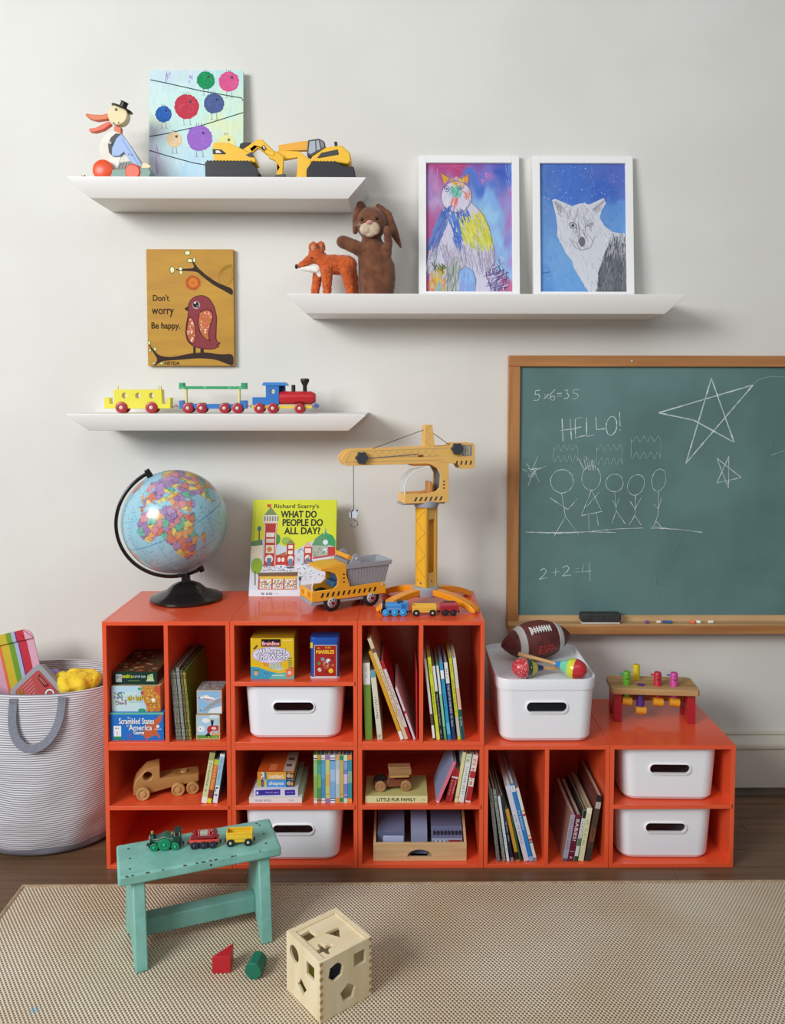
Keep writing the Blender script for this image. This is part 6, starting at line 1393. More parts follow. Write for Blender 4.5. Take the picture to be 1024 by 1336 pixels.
B9 = [((1.2802, 0.0146, 0.1352, 0.1595), 'lilac-spined book with reddish brown cover, leftmost in the low right cell', '#a8a2b4', [(.0, .06, '#5a5560')], [('~the little house', .25, .9, '#6a6478')], '#9a7268', None),
      ((1.2953, 0.0167, 0.135, 0.1677), 'maroon book lettered BABIES in bold white', '#6a1a34', [(.205, .215, '#d8b8c0')], [('BABIES!', .44, .90, '#f0e6ea', .2), ('~b', .04, .10, '#e6d8dc')], '#5a1a2c', None),
      ((1.3105, 0.0109, 0.1481, 0.174), 'white book with dark patches on its spine in the low right cell', '#d8dcd8', [(.85, 1, '#1f2a20'), (.3, .45, '#5a7a5a'), (.0, .1, '#3a4a3a')], [('~Goodnight', .45, .84, '#3f5a8a')], '#2a3428', None),
      ((1.3252, 0.016, 0.1548, 0.1511), 'wide cream book in the low right cell', '#e0dcb0', [(.9, 1, '#efe9d0')], [('~Year of Stories', .3, .78, '#8a8050')], '#b09a7a', None),
      ((1.3444, 0.0167, 0.1914, 0.1659), 'tall dark brown book with black patches, rightmost in the low right cell', '#4a3a30', [(0, .2, '#3a3430'), (.3, .5, '#7a4a34'), (.80, .90, '#b8b0a0'), (.9, 1, '#2a2622')], [('~WILD', .32, .48, '#2a2420', .1)], '#6a3a34', None)]
for q_, (_, lb, c, bd_, tx_, cv, sk) in zip(arrange([(b[0][0], b[0][1]*.9, b[0][2], b[0][3]) for b in B9], 1.231, 1.388), B9): book(lb, q_, ZB, .012, .23, c, bd_, tx_, cv, speck=sk)

# ---- game boxes
def pbox(name, label, b, y, z, d, side, art, cat='box', bev=.0015, rz=0, scale=1000, top=None):
    x, w, h = b; t = thing(name, label, cat, (x, y, z), rz)
    MB(M(side, .4)).b2(-w/2, w/2, 0, d, 0, h).build('box_body', t, bev)
    a = Art(0, 0, 1, Tr(-w/2, 0, h), step=.000004, base=.0001); art(a, w, h); a.build('front_print', t)
    if top:
        a = Art(0, 0, 1, Matrix.Translation((-w/2, 0, h)) @ Matrix.Rotation(-PI/2, 4, 'X'), step=.000004); top(a, w, d); a.build('top_print', t)
    return t
ZA = ZT+.0003
g1_ = (0.0833, 0.1494, 0.0782); g2_ = (0.084, 0.1345, 0.0722); g3_ = (0.0799, 0.1203, 0.0362)
g1_ = (g1_[0]+.0045, g1_[1]*.99, g1_[2])
def art1(a, w, h):
    X = lambda u: (u-30)/745*w; Y = lambda v: (v-880)/388*h
    a.rect(w*.004, h*.004, w*.996, h*.996, '#1f72c8'); a.rect(0, 0, w, h*.07, '#6ab89a')
    a.poly([(X(u), Y(v)) for u, v in ((640,980),(690,960),(700,930),(740,905),(752,930),(735,1000),(700,1040),(690,1100),(680,1150),(700,1180),(722,1235),(710,1245),(670,1195),(600,1215),(552,1245),(535,1262),(490,1205),(440,1190),(500,1120),(560,1000))], '#c8603a')
    for s_, r_ in (('Scrambled States', (150, 958, 640, 1040)), ('America', (285, 1050, 610, 1130)), ('Game', (352, 1135, 500, 1185))):
        a.text(s_, X(r_[0])-.0006, Y(r_[1])-.0003, X(r_[2])+.0006, Y(r_[3])+.0006, '#16305a', fat=.0009); a.text(s_, X(r_[0]), Y(r_[1]), X(r_[2]), Y(r_[3]), '#f4f4f6', fat=.0003)
    a.text('The', X(270), Y(940), X(312), Y(965), '#f0f0f4'); a.text('of', X(256), Y(1050), X(282), Y(1078), '#f0f0f4')
    a.rect(X(75), Y(1065), X(180), Y(1250), '#e9ecf0'); a.rect(X(75), Y(1215), X(180), Y(1255), '#1f8f4a'); a.text('4+', X(95), Y(1085), X(155), Y(1115), '#33383f'); a.text('2', X(115), Y(1150), X(135), Y(1190), '#55585f')
    a.disc(X(692), Y(1075), .0045, '#e6e6ea', n=14); a.rect(X(642), Y(1108), X(745), Y(1116), '#d8dce4'); dots(a, X(265), Y(1185), X(340), Y(1240), 9, ['#d82a3a', '#f0f0f4', '#5a3a8a'], .0008, .002)
pbox('board_game', 'blue boxed board game lettered Scrambled States of America Game, bottom of three', g1_, .013, ZA, .155, '#2a78c4', art1, 'board game')
def art2(a, w, h):
    X = lambda u: (u-75)/670*w; Y = lambda v: (v-520)/358*h
    a.rect(0, 0, w, h, '#b8d8ea'); a.poly([(0, h*.3), (w*.5, h*.2), (w*.6, h), (0, h)], '#c6dfe0')
    a.poly([(X(480),0),(w,0),(w,h),(X(560),h),(X(540),Y(780)),(X(490),Y(680)),(X(510),Y(600))], '#c98a3a'); dots(a, X(560), Y(535), X(740), Y(870), 130, ['#e0a83a', '#b8602a', '#d8c05a', '#a8542a', '#e08a4a'], .0012, .003)
    a.poly([(w*.9,0),(w,0),(w,h*.4),(w*.86,h*.15)], '#c85a3a'); a.disc(X(490), Y(860), .011, '#3f9a6a', .005); a.disc(X(465), Y(560), .006, '#4aa86a', .004); a.disc(X(495), Y(615), .004, '#b8504a', .006)
    dots(a, X(110), Y(610), X(270), Y(780), 60, ['#7a6aa8', '#c86a7a', '#3f8a6a', '#5a8ac0', '#e0a0a0'], .001, .003)
    a.text('~TRESSES', X(295), Y(655), X(550), Y(725), '#5a4a1a', fat=.001); a.text('~TRESSES', X(295), Y(655), X(550), Y(725), '#e6cf3a', fat=.0003); a.rect(X(310), Y(742), X(500), Y(748), '#9ab0b8')
    a.disc(X(648), Y(715), .0052, '#f0f2f4', n=14); a.rect(X(585), Y(758), X(715), Y(766), '#7a5a2a')
pbox('board_game', 'pale blue and orange boxed game, middle of the three stacked games', g2_, .020, ZA+g1_[2]+.0004, .150, '#c8b48a', art2, 'board game')
def art3(a, w, h):
    X = lambda u: (u-100)/600*w; Y = lambda v: (v-335)/180*h
    a.rect(0, 0, w, h, '#12352c'); a.rect(X(128), Y(368), X(212), Y(480), '#b9c2c4'); dots(a, X(135), Y(380), X(205), Y(470), 14, ['#7a868a', '#dfe4e6'], .001, .002)
    a.text('~ZINGERS', X(216), Y(372), X(385), Y(425), '#d8dc3a', fat=.0003); a.text('~ANIMALS', X(390), Y(380), X(545), Y(422), '#b8c8d0', fat=.0002); a.rect(X(300), Y(455), X(460), Y(465), '#6a8a5a')
    a.poly([(X(560), Y(455)), (X(570), Y(385)), (X(640), Y(360)), (X(655), Y(455))], '#b9d08a'); a.rect(X(548), Y(458), X(662), Y(468), '#e6eae6'); dots(a, X(575), Y(385), X(645), Y(450), 12, ['#4a8ac0', '#e8e8e0', '#7a9a3a'], .001, .002)
def top3(a, w, d):
    a.rect(0, -d, w, 0, '#5a3a24'); dots(a, 0, -d*.95, w, -.003, 70, ['#7a4a2a', '#a86a3a', '#3f5a3a', '#8a8a6a', '#402a1c', '#b8905a'], .003, .008)
pbox('board_game', 'dark green boxed game with brown picture lid, topmost of the stacked games', g3_, .030, ZA+g1_[2]+g2_[2]+.0008, .20, '#2a3028', art3, 'board game', top=top3)
# picture blocks
k1_ = (0.2835, 0.0677, 0.0714); k2_ = (0.2874, 0.0708, 0.0684)
def artk1(a, w, h):
    X = lambda u: (u-412)/310*w; Y = lambda v: (v-932)/326*h
    a.rect(.001, .001, w-.001, h-.001, '#c9b893'); a.rect(w*.05, h*.05, w*.95, h*.95, '#a9cde0'); a.disc(X(540), Y(1010), .011, '#e6eef2', .007); a.disc(X(640), Y(960), .014, '#d8e6ee', .005); a.disc(X(480), Y(1120), .010, '#e6eef2', .009)
    a.rect(w*.05, h*.82, w*.95, h*.95, '#5a9a3f'); a.poly([(X(520), Y(1215)), (X(580), Y(1150)), (X(600), Y(1215))], '#25241f')
    a.disc(X(580), Y(1130), .0055, '#b3262e', .0105); a.rect(X(590), Y(1075), X(700), Y(1150), '#b82c34'); a.poly([(X(600), Y(1000)), (X(642), Y(1000)), (X(632), Y(1075)), (X(608), Y(1075))], '#1c1c20'); a.rect(X(596), Y(994), X(646), Y(1008), '#e0b03a')
    a.disc(X(640), Y(1110), .007, '#e6c8c0', .004); a.line([(X(580),Y(1175)),(X(640),Y(1140)),(X(705),Y(1135))], .0012, '#e0c890')
    for u in (640, 700): a.disc(X(u), Y(1185), .0052, '#d87a2a', n=16); a.disc(X(u), Y(1185), .0032, '#e0b87a', n=12)
    a.disc(X(468), Y(1118), .0016, '#17171a', n=10); dots(a, X(430), Y(1215), X(715), Y(1245), 20, ['#8ab84a', '#e0c84a', '#3f6a2f'], .001, .002)
def artk2(a, w, h):
    X = lambda u: (u-420)/325*w; Y = lambda v: (v-602)/313*h
    a.rect(.001, .001, w-.001, h-.001, '#cbb893'); a.rect(w*.05, h*.05, w*.95, h*.95, '#8fbbe0'); a.poly([(X(560),Y(900)),(X(600),Y(850)),(X(740),Y(810)),(X(740),Y(905))], '#dfe8f0')
    a.poly([(X(470),Y(890)),(X(540),Y(820)),(X(640),Y(740)),(X(735),Y(700)),(X(735),Y(760)),(X(640),Y(810)),(X(540),Y(870))], '#9aa0a6'); a.poly([(X(520),Y(745)),(X(640),Y(745)),(X(600),Y(775)),(X(530),Y(765))], '#b8bcc2')
    a.poly([(X(465),Y(700)),(X(490),Y(678)),(X(560),Y(672)),(X(640),Y(705)),(X(660),Y(730)),(X(620),Y(740)),(X(540),Y(722)),(X(470),Y(712))], '#f0f0f0'); a.poly([(X(480),Y(706)),(X(640),Y(728)),(X(630),Y(736)),(X(530),Y(722))], '#c83a3a'); a.line([(X(650),Y(725)),(X(735),Y(690))], .0014, '#e6e6ea')
    a.disc(X(457), Y(704), .0017, '#17171a', n=10); a.disc(X(468), Y(866), .0016, '#17171a', n=10); a.disc(X(505), Y(684), .0014, '#c83a3a', n=8); dots(a, X(570), Y(685), X(640), Y(700), 6, ['#3a3f5a'], .0005, .0008)
topk = lambda a, w, d: (a.rect(.001, -d+.001, w-.001, -.001, '#8a8f90'), dots(a, .003, -d+.004, w-.003, -.004, 40, ['#4a4f52', '#b8bcb8', '#3a6aa8', '#8a5a3a', '#c8c4b0'], .001, .004))
pbox('picture_block', 'wooden picture block with a red steam train, the lower of two', k1_, .016, ZA, k1_[1], '#a8825a', artk1, 'block', .003, top=topk)
pbox('picture_block', 'wooden picture block with an airplane, stacked on the train block', k2_, .018, ZA+k1_[2]+.0004, k2_[1], '#a8825a', artk2, 'block', .003, top=topk)
# marbles and world game
ZS = SH_T+.0003
q1_ = (0.4625, 0.1202, 0.1156); q2_ = (0.6073, 0.0821, 0.1159)
def artq1(a, w, h):
    X = lambda u: (u-60)/425*w; Y = lambda v: (v-118)/407*h
    a.rect(0, 0, w, h, '#e3bd22'); a.rect(X(165), Y(128), X(355), Y(202), '#17161a'); a.text('BrainBox', X(175), Y(152), X(345), Y(190), '#e23a5a', fat=.0008); a.text('BrainBox', X(175), Y(152), X(345), Y(190), '#f2dfe4'); 
    a.poly([(0,Y(400)),(X(130),Y(405)),(X(220),Y(440)),(X(340),Y(470)),(w,Y(440)),(w,h),(0,h)], '#3f9fc0'); a.poly([(X(280),Y(470)),(w,Y(455)),(w,h),(X(240),h)], '#6ab8b0'); a.poly([(X(400),Y(430)),(w,Y(400)),(w,Y(480)),(X(420),h)], '#e0764a'); a.disc(X(440), Y(462), .0052, '#e6c8c0', n=14)
    a.poly([(X(180),Y(360)),(X(250),Y(350)),(X(240),Y(400)),(X(190),Y(395))], '#e0953a'); a.poly([(X(235),Y(355)),(X(330),Y(345)),(X(385),Y(430)),(X(330),Y(440)),(X(250),Y(420))], '#c8d0c0')
    for i in range(9): a.line([(X(250+i*14), Y(430-i*2)), (X(262+i*12), Y(360))], .0008, '#6a7a70')
    a.disc(X(262), Y(285), w*.44, '#b8a0d0', h*.20); a.disc(X(262), Y(285), w*.425, '#e0d6ee', h*.188)
    for s_, r_ in (('All Around', (140, 222, 398, 270)), ('The World', (120, 278, 418, 332))):
        a.text(s_, X(r_[0]), Y(r_[1]), X(r_[2]), Y(r_[3]), '#3a2f6a', fat=.0018); a.text(s_, X(r_[0]), Y(r_[1]), X(r_[2]), Y(r_[3]), '#f6f4fa', fat=.0004)
    a.poly([(X(82),Y(225)),(X(125),Y(180)),(X(130),Y(200)),(X(100),Y(232))], '#5a4a2a'); a.disc(X(112), Y(465), .0055, '#d8a882', .0075, n=14); a.rect(X(90), Y(430), X(140), Y(445), '#4a7a5a'); dots(a, X(160), Y(460), X(240), Y(500), 12, ['#2a6a8a', '#8ac8e0'], .001, .002)
    for i in range(5): a.rect(X(428), Y(312+i*22), X(466), Y(324+i*22), '#7a8a5a')
    a.rect(X(270), Y(484), X(390), Y(494), '#bfe6e0'); a.rect(X(375), Y(135), X(475), Y(142), '#f2e08a')
pbox('game_box', 'yellow box lettered All Around The World on the shelf above a bin', q1_, .022, ZS, q1_[1]*.95, '#b08a1c', artq1, 'board game')
t = thing('marbles_tin', 'blue tin of marbles with red picture label, beside the yellow game box', 'tin', (q2_[0], .024, ZS))
w, h = q2_[1], q2_[2]; BT = M('#2358b8', .3, metal=.2, coat=.3)
MB(M('#d8dbe2', .4)).loft([[(x, y+.03, z) for x, y in rrect(w*1.0, .058, .012, 5)] for z in (0, .004)], smooth=False).build('tin_base', t, .0008)
MB(BT).loft([[(x, y+.03, z) for x, y in rrect(w*.97, .055, .011, 5)] for z in (.004, h-.016)]).build('tin_body', t)
MB(BT).loft([[(x, y+.03, z) for x, y in rrect(w*s_, .057*s_, .012, 5)] for z, s_ in ((h-.016, 1.0), (h-.0035, 1.0), (h, .97))]).build('tin_lid', t, .0006)
yf_ = .03-.0275
a = Art(0, 0, 1, Tr(-w/2, yf_, h), step=.000004, base=.0002)
X = lambda u: (u-645)/290*w; Y = lambda v: (v-125)/407*h
a.rect(X(688), Y(200), X(908), Y(515), '#d8cfc0'); a.rect(X(693), Y(206), X(903), Y(509), '#a8281e'); a.text('FUN', X(797), Y(216), X(848), Y(234), '#e6b82a', fat=.0002); a.disc(X(730), Y(230), .0042, '#b8a05a', .0018)
a.text('MARBLES', X(708), Y(250), X(882), Y(284), '#f0c838', fat=.0005)
for i in range(22): q_ = 2*PI*i/22; a.poly([(X(805)+.004*math.cos(q_-.1), Y(390)+.004*math.sin(q_-.1)), (X(805)+.0125*math.cos(q_), Y(390)+.0165*math.sin(q_)), (X(805)+.004*math.cos(q_+.1), Y(390)+.004*math.sin(q_+.1))], '#e8d8b0')
for u, v, r_, c in ((770,340,.0052,'#8a9ab8'),(825,355,.0058,'#dfe6f0'),(735,380,.0045,'#4a9a5a'),(740,445,.0052,'#e9ecd8'),(850,455,.0066,'#e3cf2a'),(790,410,.0042,'#b8503a'),(802,468,.0030,'#3a2a2a'),(868,330,.003,'#5a2a2a'),(870,400,.004,'#c86a3a'),(835,370,.0028,'#1f2f9a')): a.disc(X(u), Y(v), r_, c, n=16)
for r_ in (0, 1): a.line([(X(725+r_*8), Y(452)), (X(760), Y(430+r_*10))], .0009, '#3a3a30')
a.build('label_print', t)
m = MB(M('#d8cf3a', .4)); m.b2(-w*.485, -w*.40, yf_-.0006, yf_-.0002, h-.030, h-.014); m.build('sticker', t)

# ---- wooden toy truck
WD = wood('#c48f56', '#a9743f', .5, stretch=(3, 20, 20)); WDD = wood('#b27e48', '#94652f', .5); WDW = wood('#cda069', '#b5854d', .5, stretch=(30, 30, 30))
tp = ((0.095, 0.0332), (0.2245, 0.0711))
an = math.atan2(tp[0][1]-tp[1][1], tp[0][0]-tp[1][0]); wb = math.hypot(tp[0][1]-tp[1][1], tp[0][0]-tp[1][0])
hwT = .034; ox_, oy_ = tp[1][0]-math.cos(an+PI/2)*hwT, tp[1][1]-math.sin(an+PI/2)*hwT
t = thing('wooden_truck', 'plain wooden toy lorry with round window standing on the lower left shelf', 'toy truck', (ox_, oy_, SH_B+.0002), an)
# local +x = forward, +y = towards the viewer, origin under the rear axle
r1, r2 = .0185, .0185
def wheelr(x, r):
    for s_ in (-1, 1):
        m = MB(WDW); m.lathe([(0, -.006), (r*.95, -.006), (r, -.004), (r, .004), (r*.94, .006), (r*.72, .006), (r*.68, .004), (r*.42, .004), (r*.38, .007), (r*.2, .008), (0, .0065)], 26, Matrix.Translation((x, s_*(hwT-.0), r)) @ Matrix.Rotation(-s_*PI/2, 4, 'X')); m.build('wheel', t)
wheelr(wb, r1); wheelr(.0, .0175); wheelr(.040, .0185)
kx = wb/(697-330); X = lambda u: (697-u)*kx
kz = 1/5.69/470
Z = lambda u, v: r1+((375+(u-330)*-45/367)-v)*kz
sp = [(X(u), Z(u, v)) for u, v in ((262,400),(262,330),(270,285),(345,205),(365,196),(455,180),(455,285),(650,262),(735,250),(738,270),(735,310),(470,340),(390,385),(382,400))]
MB(WD).prism([(wb+.026,.012),(wb+.026,.036),(wb+.018,.056),(wb-.010,.084),(wb-.046,.089),(wb-.046,.052),(-.018,.052),(-.018,.030),(.062,.022),(wb-.028,.014)], -.026, .026, holes=[[(wb-.013+.0125*math.cos(2*PI*i/20), .063+.0125*math.sin(2*PI*i/20)) for i in range(20)]]).build('truck_body', t, .002)
MB(WDD).b2(-.019, .050, -.020, .020, .046, .0525).build('bed_board', t, .001)
MB(WDW).cyl((.022, 0, .052), (.022, 0, .057), .010, n=18).build('bed_peg', t, .001)
for x in (0, .040, wb): MB(WDD).cyl((x, -hwT, r1), (x, hwT, r1), .003, n=10).build('axle', t)

# ---- wooden car with planks on the fur family book
t = thing('wooden_car', 'small dark wooden toy car carrying stacked planks, standing on a cream book', 'toy car', (FBX-.010, .062, FBZ+.0003), R(3))
DW = wood('#8c4f34', '#6f3a26', .5); MW = wood('#b98a5c', '#a0744a', .5, stretch=(30,30,30))
MB(DW).prism([(-.052,.010),(.050,.010),(.052,.014),(.052,.0250),(-.008,.0310),(-.014,.0330),(-.018,.020),(-.034,.019),(-.052,.0240)], -.018, .018).build('car_body', t, .0015)
for x in (-.036, .036):
    for s_ in (-1, 1): MB(MW).lathe([(0, -.004), (.0145, -.004), (.0155, -.002), (.0155, .003), (.014, .004), (.010, .004), (.0095, .0025), (.006, .0025), (.005, .0045), (0, .0045)], 24, Matrix.Translation((x, s_*.023, .0155)) @ Matrix.Rotation(-s_*PI/2, 4, 'X')).build('wheel', t)
    MB(DW).cyl((x, -.020, .0155), (x, .020, .0155), .0025, n=8).build('axle', t)
for i in range(13):
    pass
m = MB(M('#2a1c18', .5))
for i in range(18): q_ = 2*PI*i/18; m.box((-.036+.0175*math.cos(q_), .004, .0185+.0175*math.sin(q_)), (.004, .012, .004))
m.cyl((-.036,-.002,.0185), (-.036,.010,.0185), .0165, n=18); m.build('gear_wheel', t)
MB(DW).b2(-.013, .006, -.012, .012, .0305, .036).build('seat_block', t, .001)
LG_ = [wood('#c99a58', '#b58545', .5), wood('#b08458', '#97704a', .5)]
MB(LG_[0]).b2(-.010, .046, -.014, .012, .0345, .0425).build('plank', t, .001)
MB(LG_[1]).b2(-.012, .052, -.016, -.001, .0428, .0600).build('plank', t, .0015); MB(LG_[1]).b2(-.012, .050, .0, .015, .0428, .0600).build('plank', t, .0015)
MB(LG_[1]).b2(-.014, .050, -.015, .013, .0603, .0650).build('plank', t, .0015)

# ---- pale crate with electronic toys
c0, c1, cz1 = 0.7426, 1.0044, .0
CWd = c1-c0; CZ = ZB+.0003
t = thing('wooden_crate', 'pale pine crate with half-moon hand hole holding grey gadgets', 'crate', ((c0+c1)/2, .016, CZ))
PN_ = wood('#dcb98a', '#c9a070', .5, stretch=(2.5, 40, 40), scale=2); CH_ = .052
hm = [(-.001+.0345*math.cos(R(a_)), .0115+.0215*math.sin(R(a_))) for a_ in range(0, 181, 12)]
MB(PN_).prism([(-CWd/2, 0), (CWd/2, 0), (CWd/2, CH_), (-CWd/2, CH_)], 0, .007, holes=[hm]).build('front_board', t, .0008)
MB(PN_).b2(-CWd/2, CWd/2, .243, .250, 0, .100).build('back_board', t, .0008)
for s_ in (-1, 1): MB(PN_).prism([(.0073, 0), (.2427, 0), (.2427, .100), (.090, .094), (.0073, CH_+.001)], -.0035, .0035, T=Tr(s_*(CWd/2-.0035), 0, 0, rz=PI/2)).build('side_board', t, .0008)
MB(PN_).b2(-CWd/2+.007, CWd/2-.007, .007, .243, .0005, .004).build('crate_floor', t)
GR1, GR2 = M('#6f7392', .45), M('#8e95b4', .4)
cx0 = (c0+c1)/2
o = thing('gadget', 'grey slab-like gadget with white lower panel, left in the pine crate', 'gadget', (cx0-.082, .030, CZ+.005))
m = MB(GR1).prism([(0,0),(.020,0),(.020,.060),(.075,.085),(.17,.089),(.17,0)], -.038, .038, T=Matrix.Rotation(PI/2, 4, 'Z') @ Matrix.Diagonal((1,1,1,1))); m.build('casing', o, .003)
MB(M('#aab4d6', .35)).b2(-.022, .037, -.001, .004, .030, .060).build('front_panel', o, .002)
m = MB(M('#b8603a', .4)); [m.cyl((-.018+.012*i, .11, .0872+.0008*i*0), (-.018+.012*i, .11, .0885), .003, n=10) for i in range(4)]; tag(m.build('buttons', o), kind='stuff')
o = thing('gadget', 'narrow grey gadget with a round yellow knob, middle of the pine crate', 'gadget', (cx0-.002, .030, CZ+.005))
MB(GR2).prism([(0,0),(.015,0),(.015,.064),(.06,.086),(.17,.092),(.17,0)], -.023, .023, T=Matrix.Rotation(PI/2, 4, 'Z')).build('casing', o, .003)
MB(M('#c8a070', .4)).cyl((.006, .100, .0875), (.006, .100, .0915), .006, n=14).build('knob', o)
o = thing('gadget', 'wide grey gadget with dark keys and red label, right in the pine crate', 'gadget', (cx0+.0765, .030, CZ+.005))
MB(GR1).prism([(0,0),(.004,0),(.004,.052),(.03,.060),(.031,.072),(.18,.088),(.18,0)], -.044, .044, T=Matrix.Rotation(PI/2, 4, 'Z')).build('casing', o, .002)
MB(M('#9aa0bc', .4)).b2(-.043, .043, -.0035, .0012, .034, .0535).build('front_panel', o, .001)
MB(M('#8a2430', .4)).b2(.004, .040, -.0045, -.0034, .040, .050).build('label', o)
m = MB(M('#22222c', .5)); [m.b2(-.038+i*.0105, -.034+i*.0105, .012, .024, .0555, .0625) for i in range(8)]; tag(m.build('keys', o), kind='stuff')
a = Art(0, 0, 1, Matrix.Translation((0, -.0037, 0)), step=.000004); [a.rect(-.040+i*.006, -.048, -.036+i*.006, -.041, '#dfe2ea' if i % 2 else '#4a4f6a') for i in range(7)]; a.text('~PLAY', .008, -.0482, .036, -.042, '#d8a0a4'); a.build('panel_print', o)
# ================================================================== laundry basket of toys
def striped_mat():
    m = bpy.data.materials.new('ticking_stripe'); m.use_nodes = True; nt = m.node_tree; N = nt.nodes; L = nt.links; b = N['Principled BSDF']
    tc = N.new('ShaderNodeTexCoord'); sp = N.new('ShaderNodeSeparateXYZ'); L.new(tc.outputs['Object'], sp.inputs[0])
    nz = N.new('ShaderNodeTexNoise'); nz.inputs['Scale'].default_value = 5; L.new(tc.outputs['Object'], nz.inputs['Vector'])
    a = N.new('ShaderNodeMath'); a.operation = 'MULTIPLY_ADD'; a.inputs[1].default_value = .012; L.new(nz.outputs[0], a.inputs[0]); L.new(sp.outputs[2], a.inputs[2])
    k_ = N.new('ShaderNodeMath'); k_.operation = 'MULTIPLY'; k_.inputs[1].default_value = 2*PI/.0061; L.new(a.outputs[0], k_.inputs[0])
    s_ = N.new('ShaderNodeMath'); s_.operation = 'SINE'; L.new(k_.outputs[0], s_.inputs[0])
    r = N.new('ShaderNodeValToRGB'); e = r.color_ramp.elements; e[0].position = .46; e[0].color = lin('#dedcdd'); e[1].position = .74; e[1].color = lin('#7f7d89')
    mr = N.new('ShaderNodeMapRange'); mr.inputs[1].default_value = -1; mr.inputs[2].default_value = 1; L.new(s_.outputs[0], mr.inputs[0]); L.new(mr.outputs[0], r.inputs[0])
    L.new(r.outputs[0], b.inputs['Base Color']); b.inputs['Roughness'].default_value = .85
    bp = N.new('ShaderNodeBump'); bp.inputs['Strength'].default_value = .15; bp.inputs['Distance'].default_value = .001
    n2 = N.new('ShaderNodeTexNoise'); n2.inputs['Scale'].default_value = 500; L.new(tc.outputs['Object'], n2.inputs['Vector']); L.new(n2.outputs[0], bp.inputs['Height']); L.new(bp.outputs[0], b.inputs['Normal'])
    return m
CXB, CYB = -.246, .213
t = thing('fabric_basket', 'big grey and white striped fabric basket of toys left of the cabinets', 'basket', (CXB, CYB, 0))
ringd = [(.003,.195,.150,.0),(.012,.207,.162,.0),(.05,.219,.174,-.003),(.12,.228,.180,-.006),(.20,.234,.178,-.006),(.30,.236,.170,-.002),(.40,.236,.158,.004),(.455,.235,.150,.008),(.470,.233,.147,.010)]
NB = 72
def bring(z, rx, ry, yo, k_=1, off=0):
    P = []
    for i in range(NB):
        a_ = 2*PI*i/NB; w_ = 0
        if .02 < z < .46: w_ = .006*noise.noise(Vector((math.cos(a_)*2.2, math.sin(a_)*2.2, z*9)))+.003*noise.noise(Vector((math.cos(a_)*6, math.sin(a_)*6, z*20)))
        P.append(((rx+w_-off)*math.cos(a_), yo+(ry+w_-off)*math.sin(a_), z + (.004*math.sin(a_) if z > .4 else 0)))
    return P
def interp(z):
    for a_, b_ in zip(ringd, ringd[1:]):
        if a_[0] <= z <= b_[0]: f = (z-a_[0])/(b_[0]-a_[0]); return tuple(a_[j]+(b_[j]-a_[j])*f for j in range(4))
    return ringd[-1]
SM = striped_mat()
zs = [.030+.44*i/40 for i in range(41)]
outer = [bring(*interp(z)) for z in zs]; inner = [bring(*interp(z), off=.004) for z in reversed(zs[8:])]
m = MB(SM).loft(outer+inner, caps=True); m.build('fabric_wall', t)
m = MB(M('#85858f', .85, bump=.2, bscale=400)).loft([bring(*interp(z), off=-.0012) for z in (.003, .008, .014, .022, .031)]); m.build('base_panel', t)
HS = M('#80838f', .8, '#747783', 200)
def surf(x, z, off=.004):  # front surface point at local x
    _, rx, ry, yo = interp(z); return Vector((x, yo-ry*math.sqrt(max(1-(x/rx)**2, 0))-off, z))
xa, xb = -0.2783-CXB, -0.1456-CXB
zt_, zl_ = 0.4460, 0.3307
pth = []
for i in range(25):
    f = i/24; q_ = PI*f; x = (xa+xb)/2-(xb-xa)/2*math.cos(q_)*(1 if True else 1); z = zt_-(zt_-zl_)*math.sin(q_)**.75
    pth.append(surf(x, z, .004+.016*math.sin(q_)))
rr_ = []
for i, p in enumerate(pth):
    d = (pth[min(i+1, 24)]-pth[max(i-1, 0)]).normalized(); nrm_ = Vector((0, -1, 0)); sd = d.cross(nrm_).normalized(); nn = sd.cross(d).normalized()
    tw = .35*math.sin(PI*i/24); sd2 = sd*math.cos(tw)+nn*math.sin(tw); n2_ = nn*math.cos(tw)-sd*math.sin(tw)
    rr_.append([p+sd2*.0115+n2_*.0012, p-sd2*.0115+n2_*.0012, p-sd2*.0115-n2_*.0012, p+sd2*.0115-n2_*.0012])
MB(HS).loft(rr_, smooth=False).build('strap_handle', t)
for xx in (xa, xb): p = surf(xx, zt_+.004, .002); MB(HS).box(tuple(p), (.024, .004, .016)).build('strap_patch', t)
# things in the basket
CXw = -0.2906; CZw = 0.6092
a_ = R(13)
t = thing('striped_tray', 'rainbow striped tray with rounded corners sticking out of the basket', 'tray', (CXw-.110*math.cos(a_)+.32*math.sin(a_)*1.0+.022, .232, .09), rot=(-.06, -a_, 0))
TH_ = (CZw-.09)/math.cos(a_)-.11*math.sin(a_)-.002
stc = [('#dba6b8', .022), ('#c22a3c', .024), ('#7a2a6a', .004), ('#a8b6d2', .011), ('#6f9a2a', .017), ('#cdb52f', .024), ('#e0703a', .009), ('#d8a0b8', .026), ('#c98aa8', .008), ('#b82448', .026), ('#8a2a6a', .010), ('#e07a3a', .020), ('#d8c83a', .026), ('#6f9a2a', .020), ('#c22a3c', .03), ('#dba6b8', .20)]
out = rrect(.22, TH_, .028, 7, 0, TH_/2)
x = .11
def clipx(P, lo_, hi_):
    for s_, lim in ((1, lo_), (-1, -hi_)):
        Q = []
        for i in range(len(P)):
            p, q = P[i], P[(i+1) % len(P)]; ip, iq = s_*p[0] >= lim, s_*q[0] >= lim
            if ip: Q.append(p)
            if ip != iq: f = (s_*lim-p[0])/(q[0]-p[0]); Q.append((s_*lim, p[1]+(q[1]-p[1])*f))
        P = Q
    return P
m = MB()
for c, w_ in stc:
    lo_ = max(x-w_, -.11)
    if x-lo_ > 1e-4:
        m.use(M(c, .45)); m.prism(clipx(out, lo_, x), -.0, .004)
    x = lo_
m.build('tray_face', t)
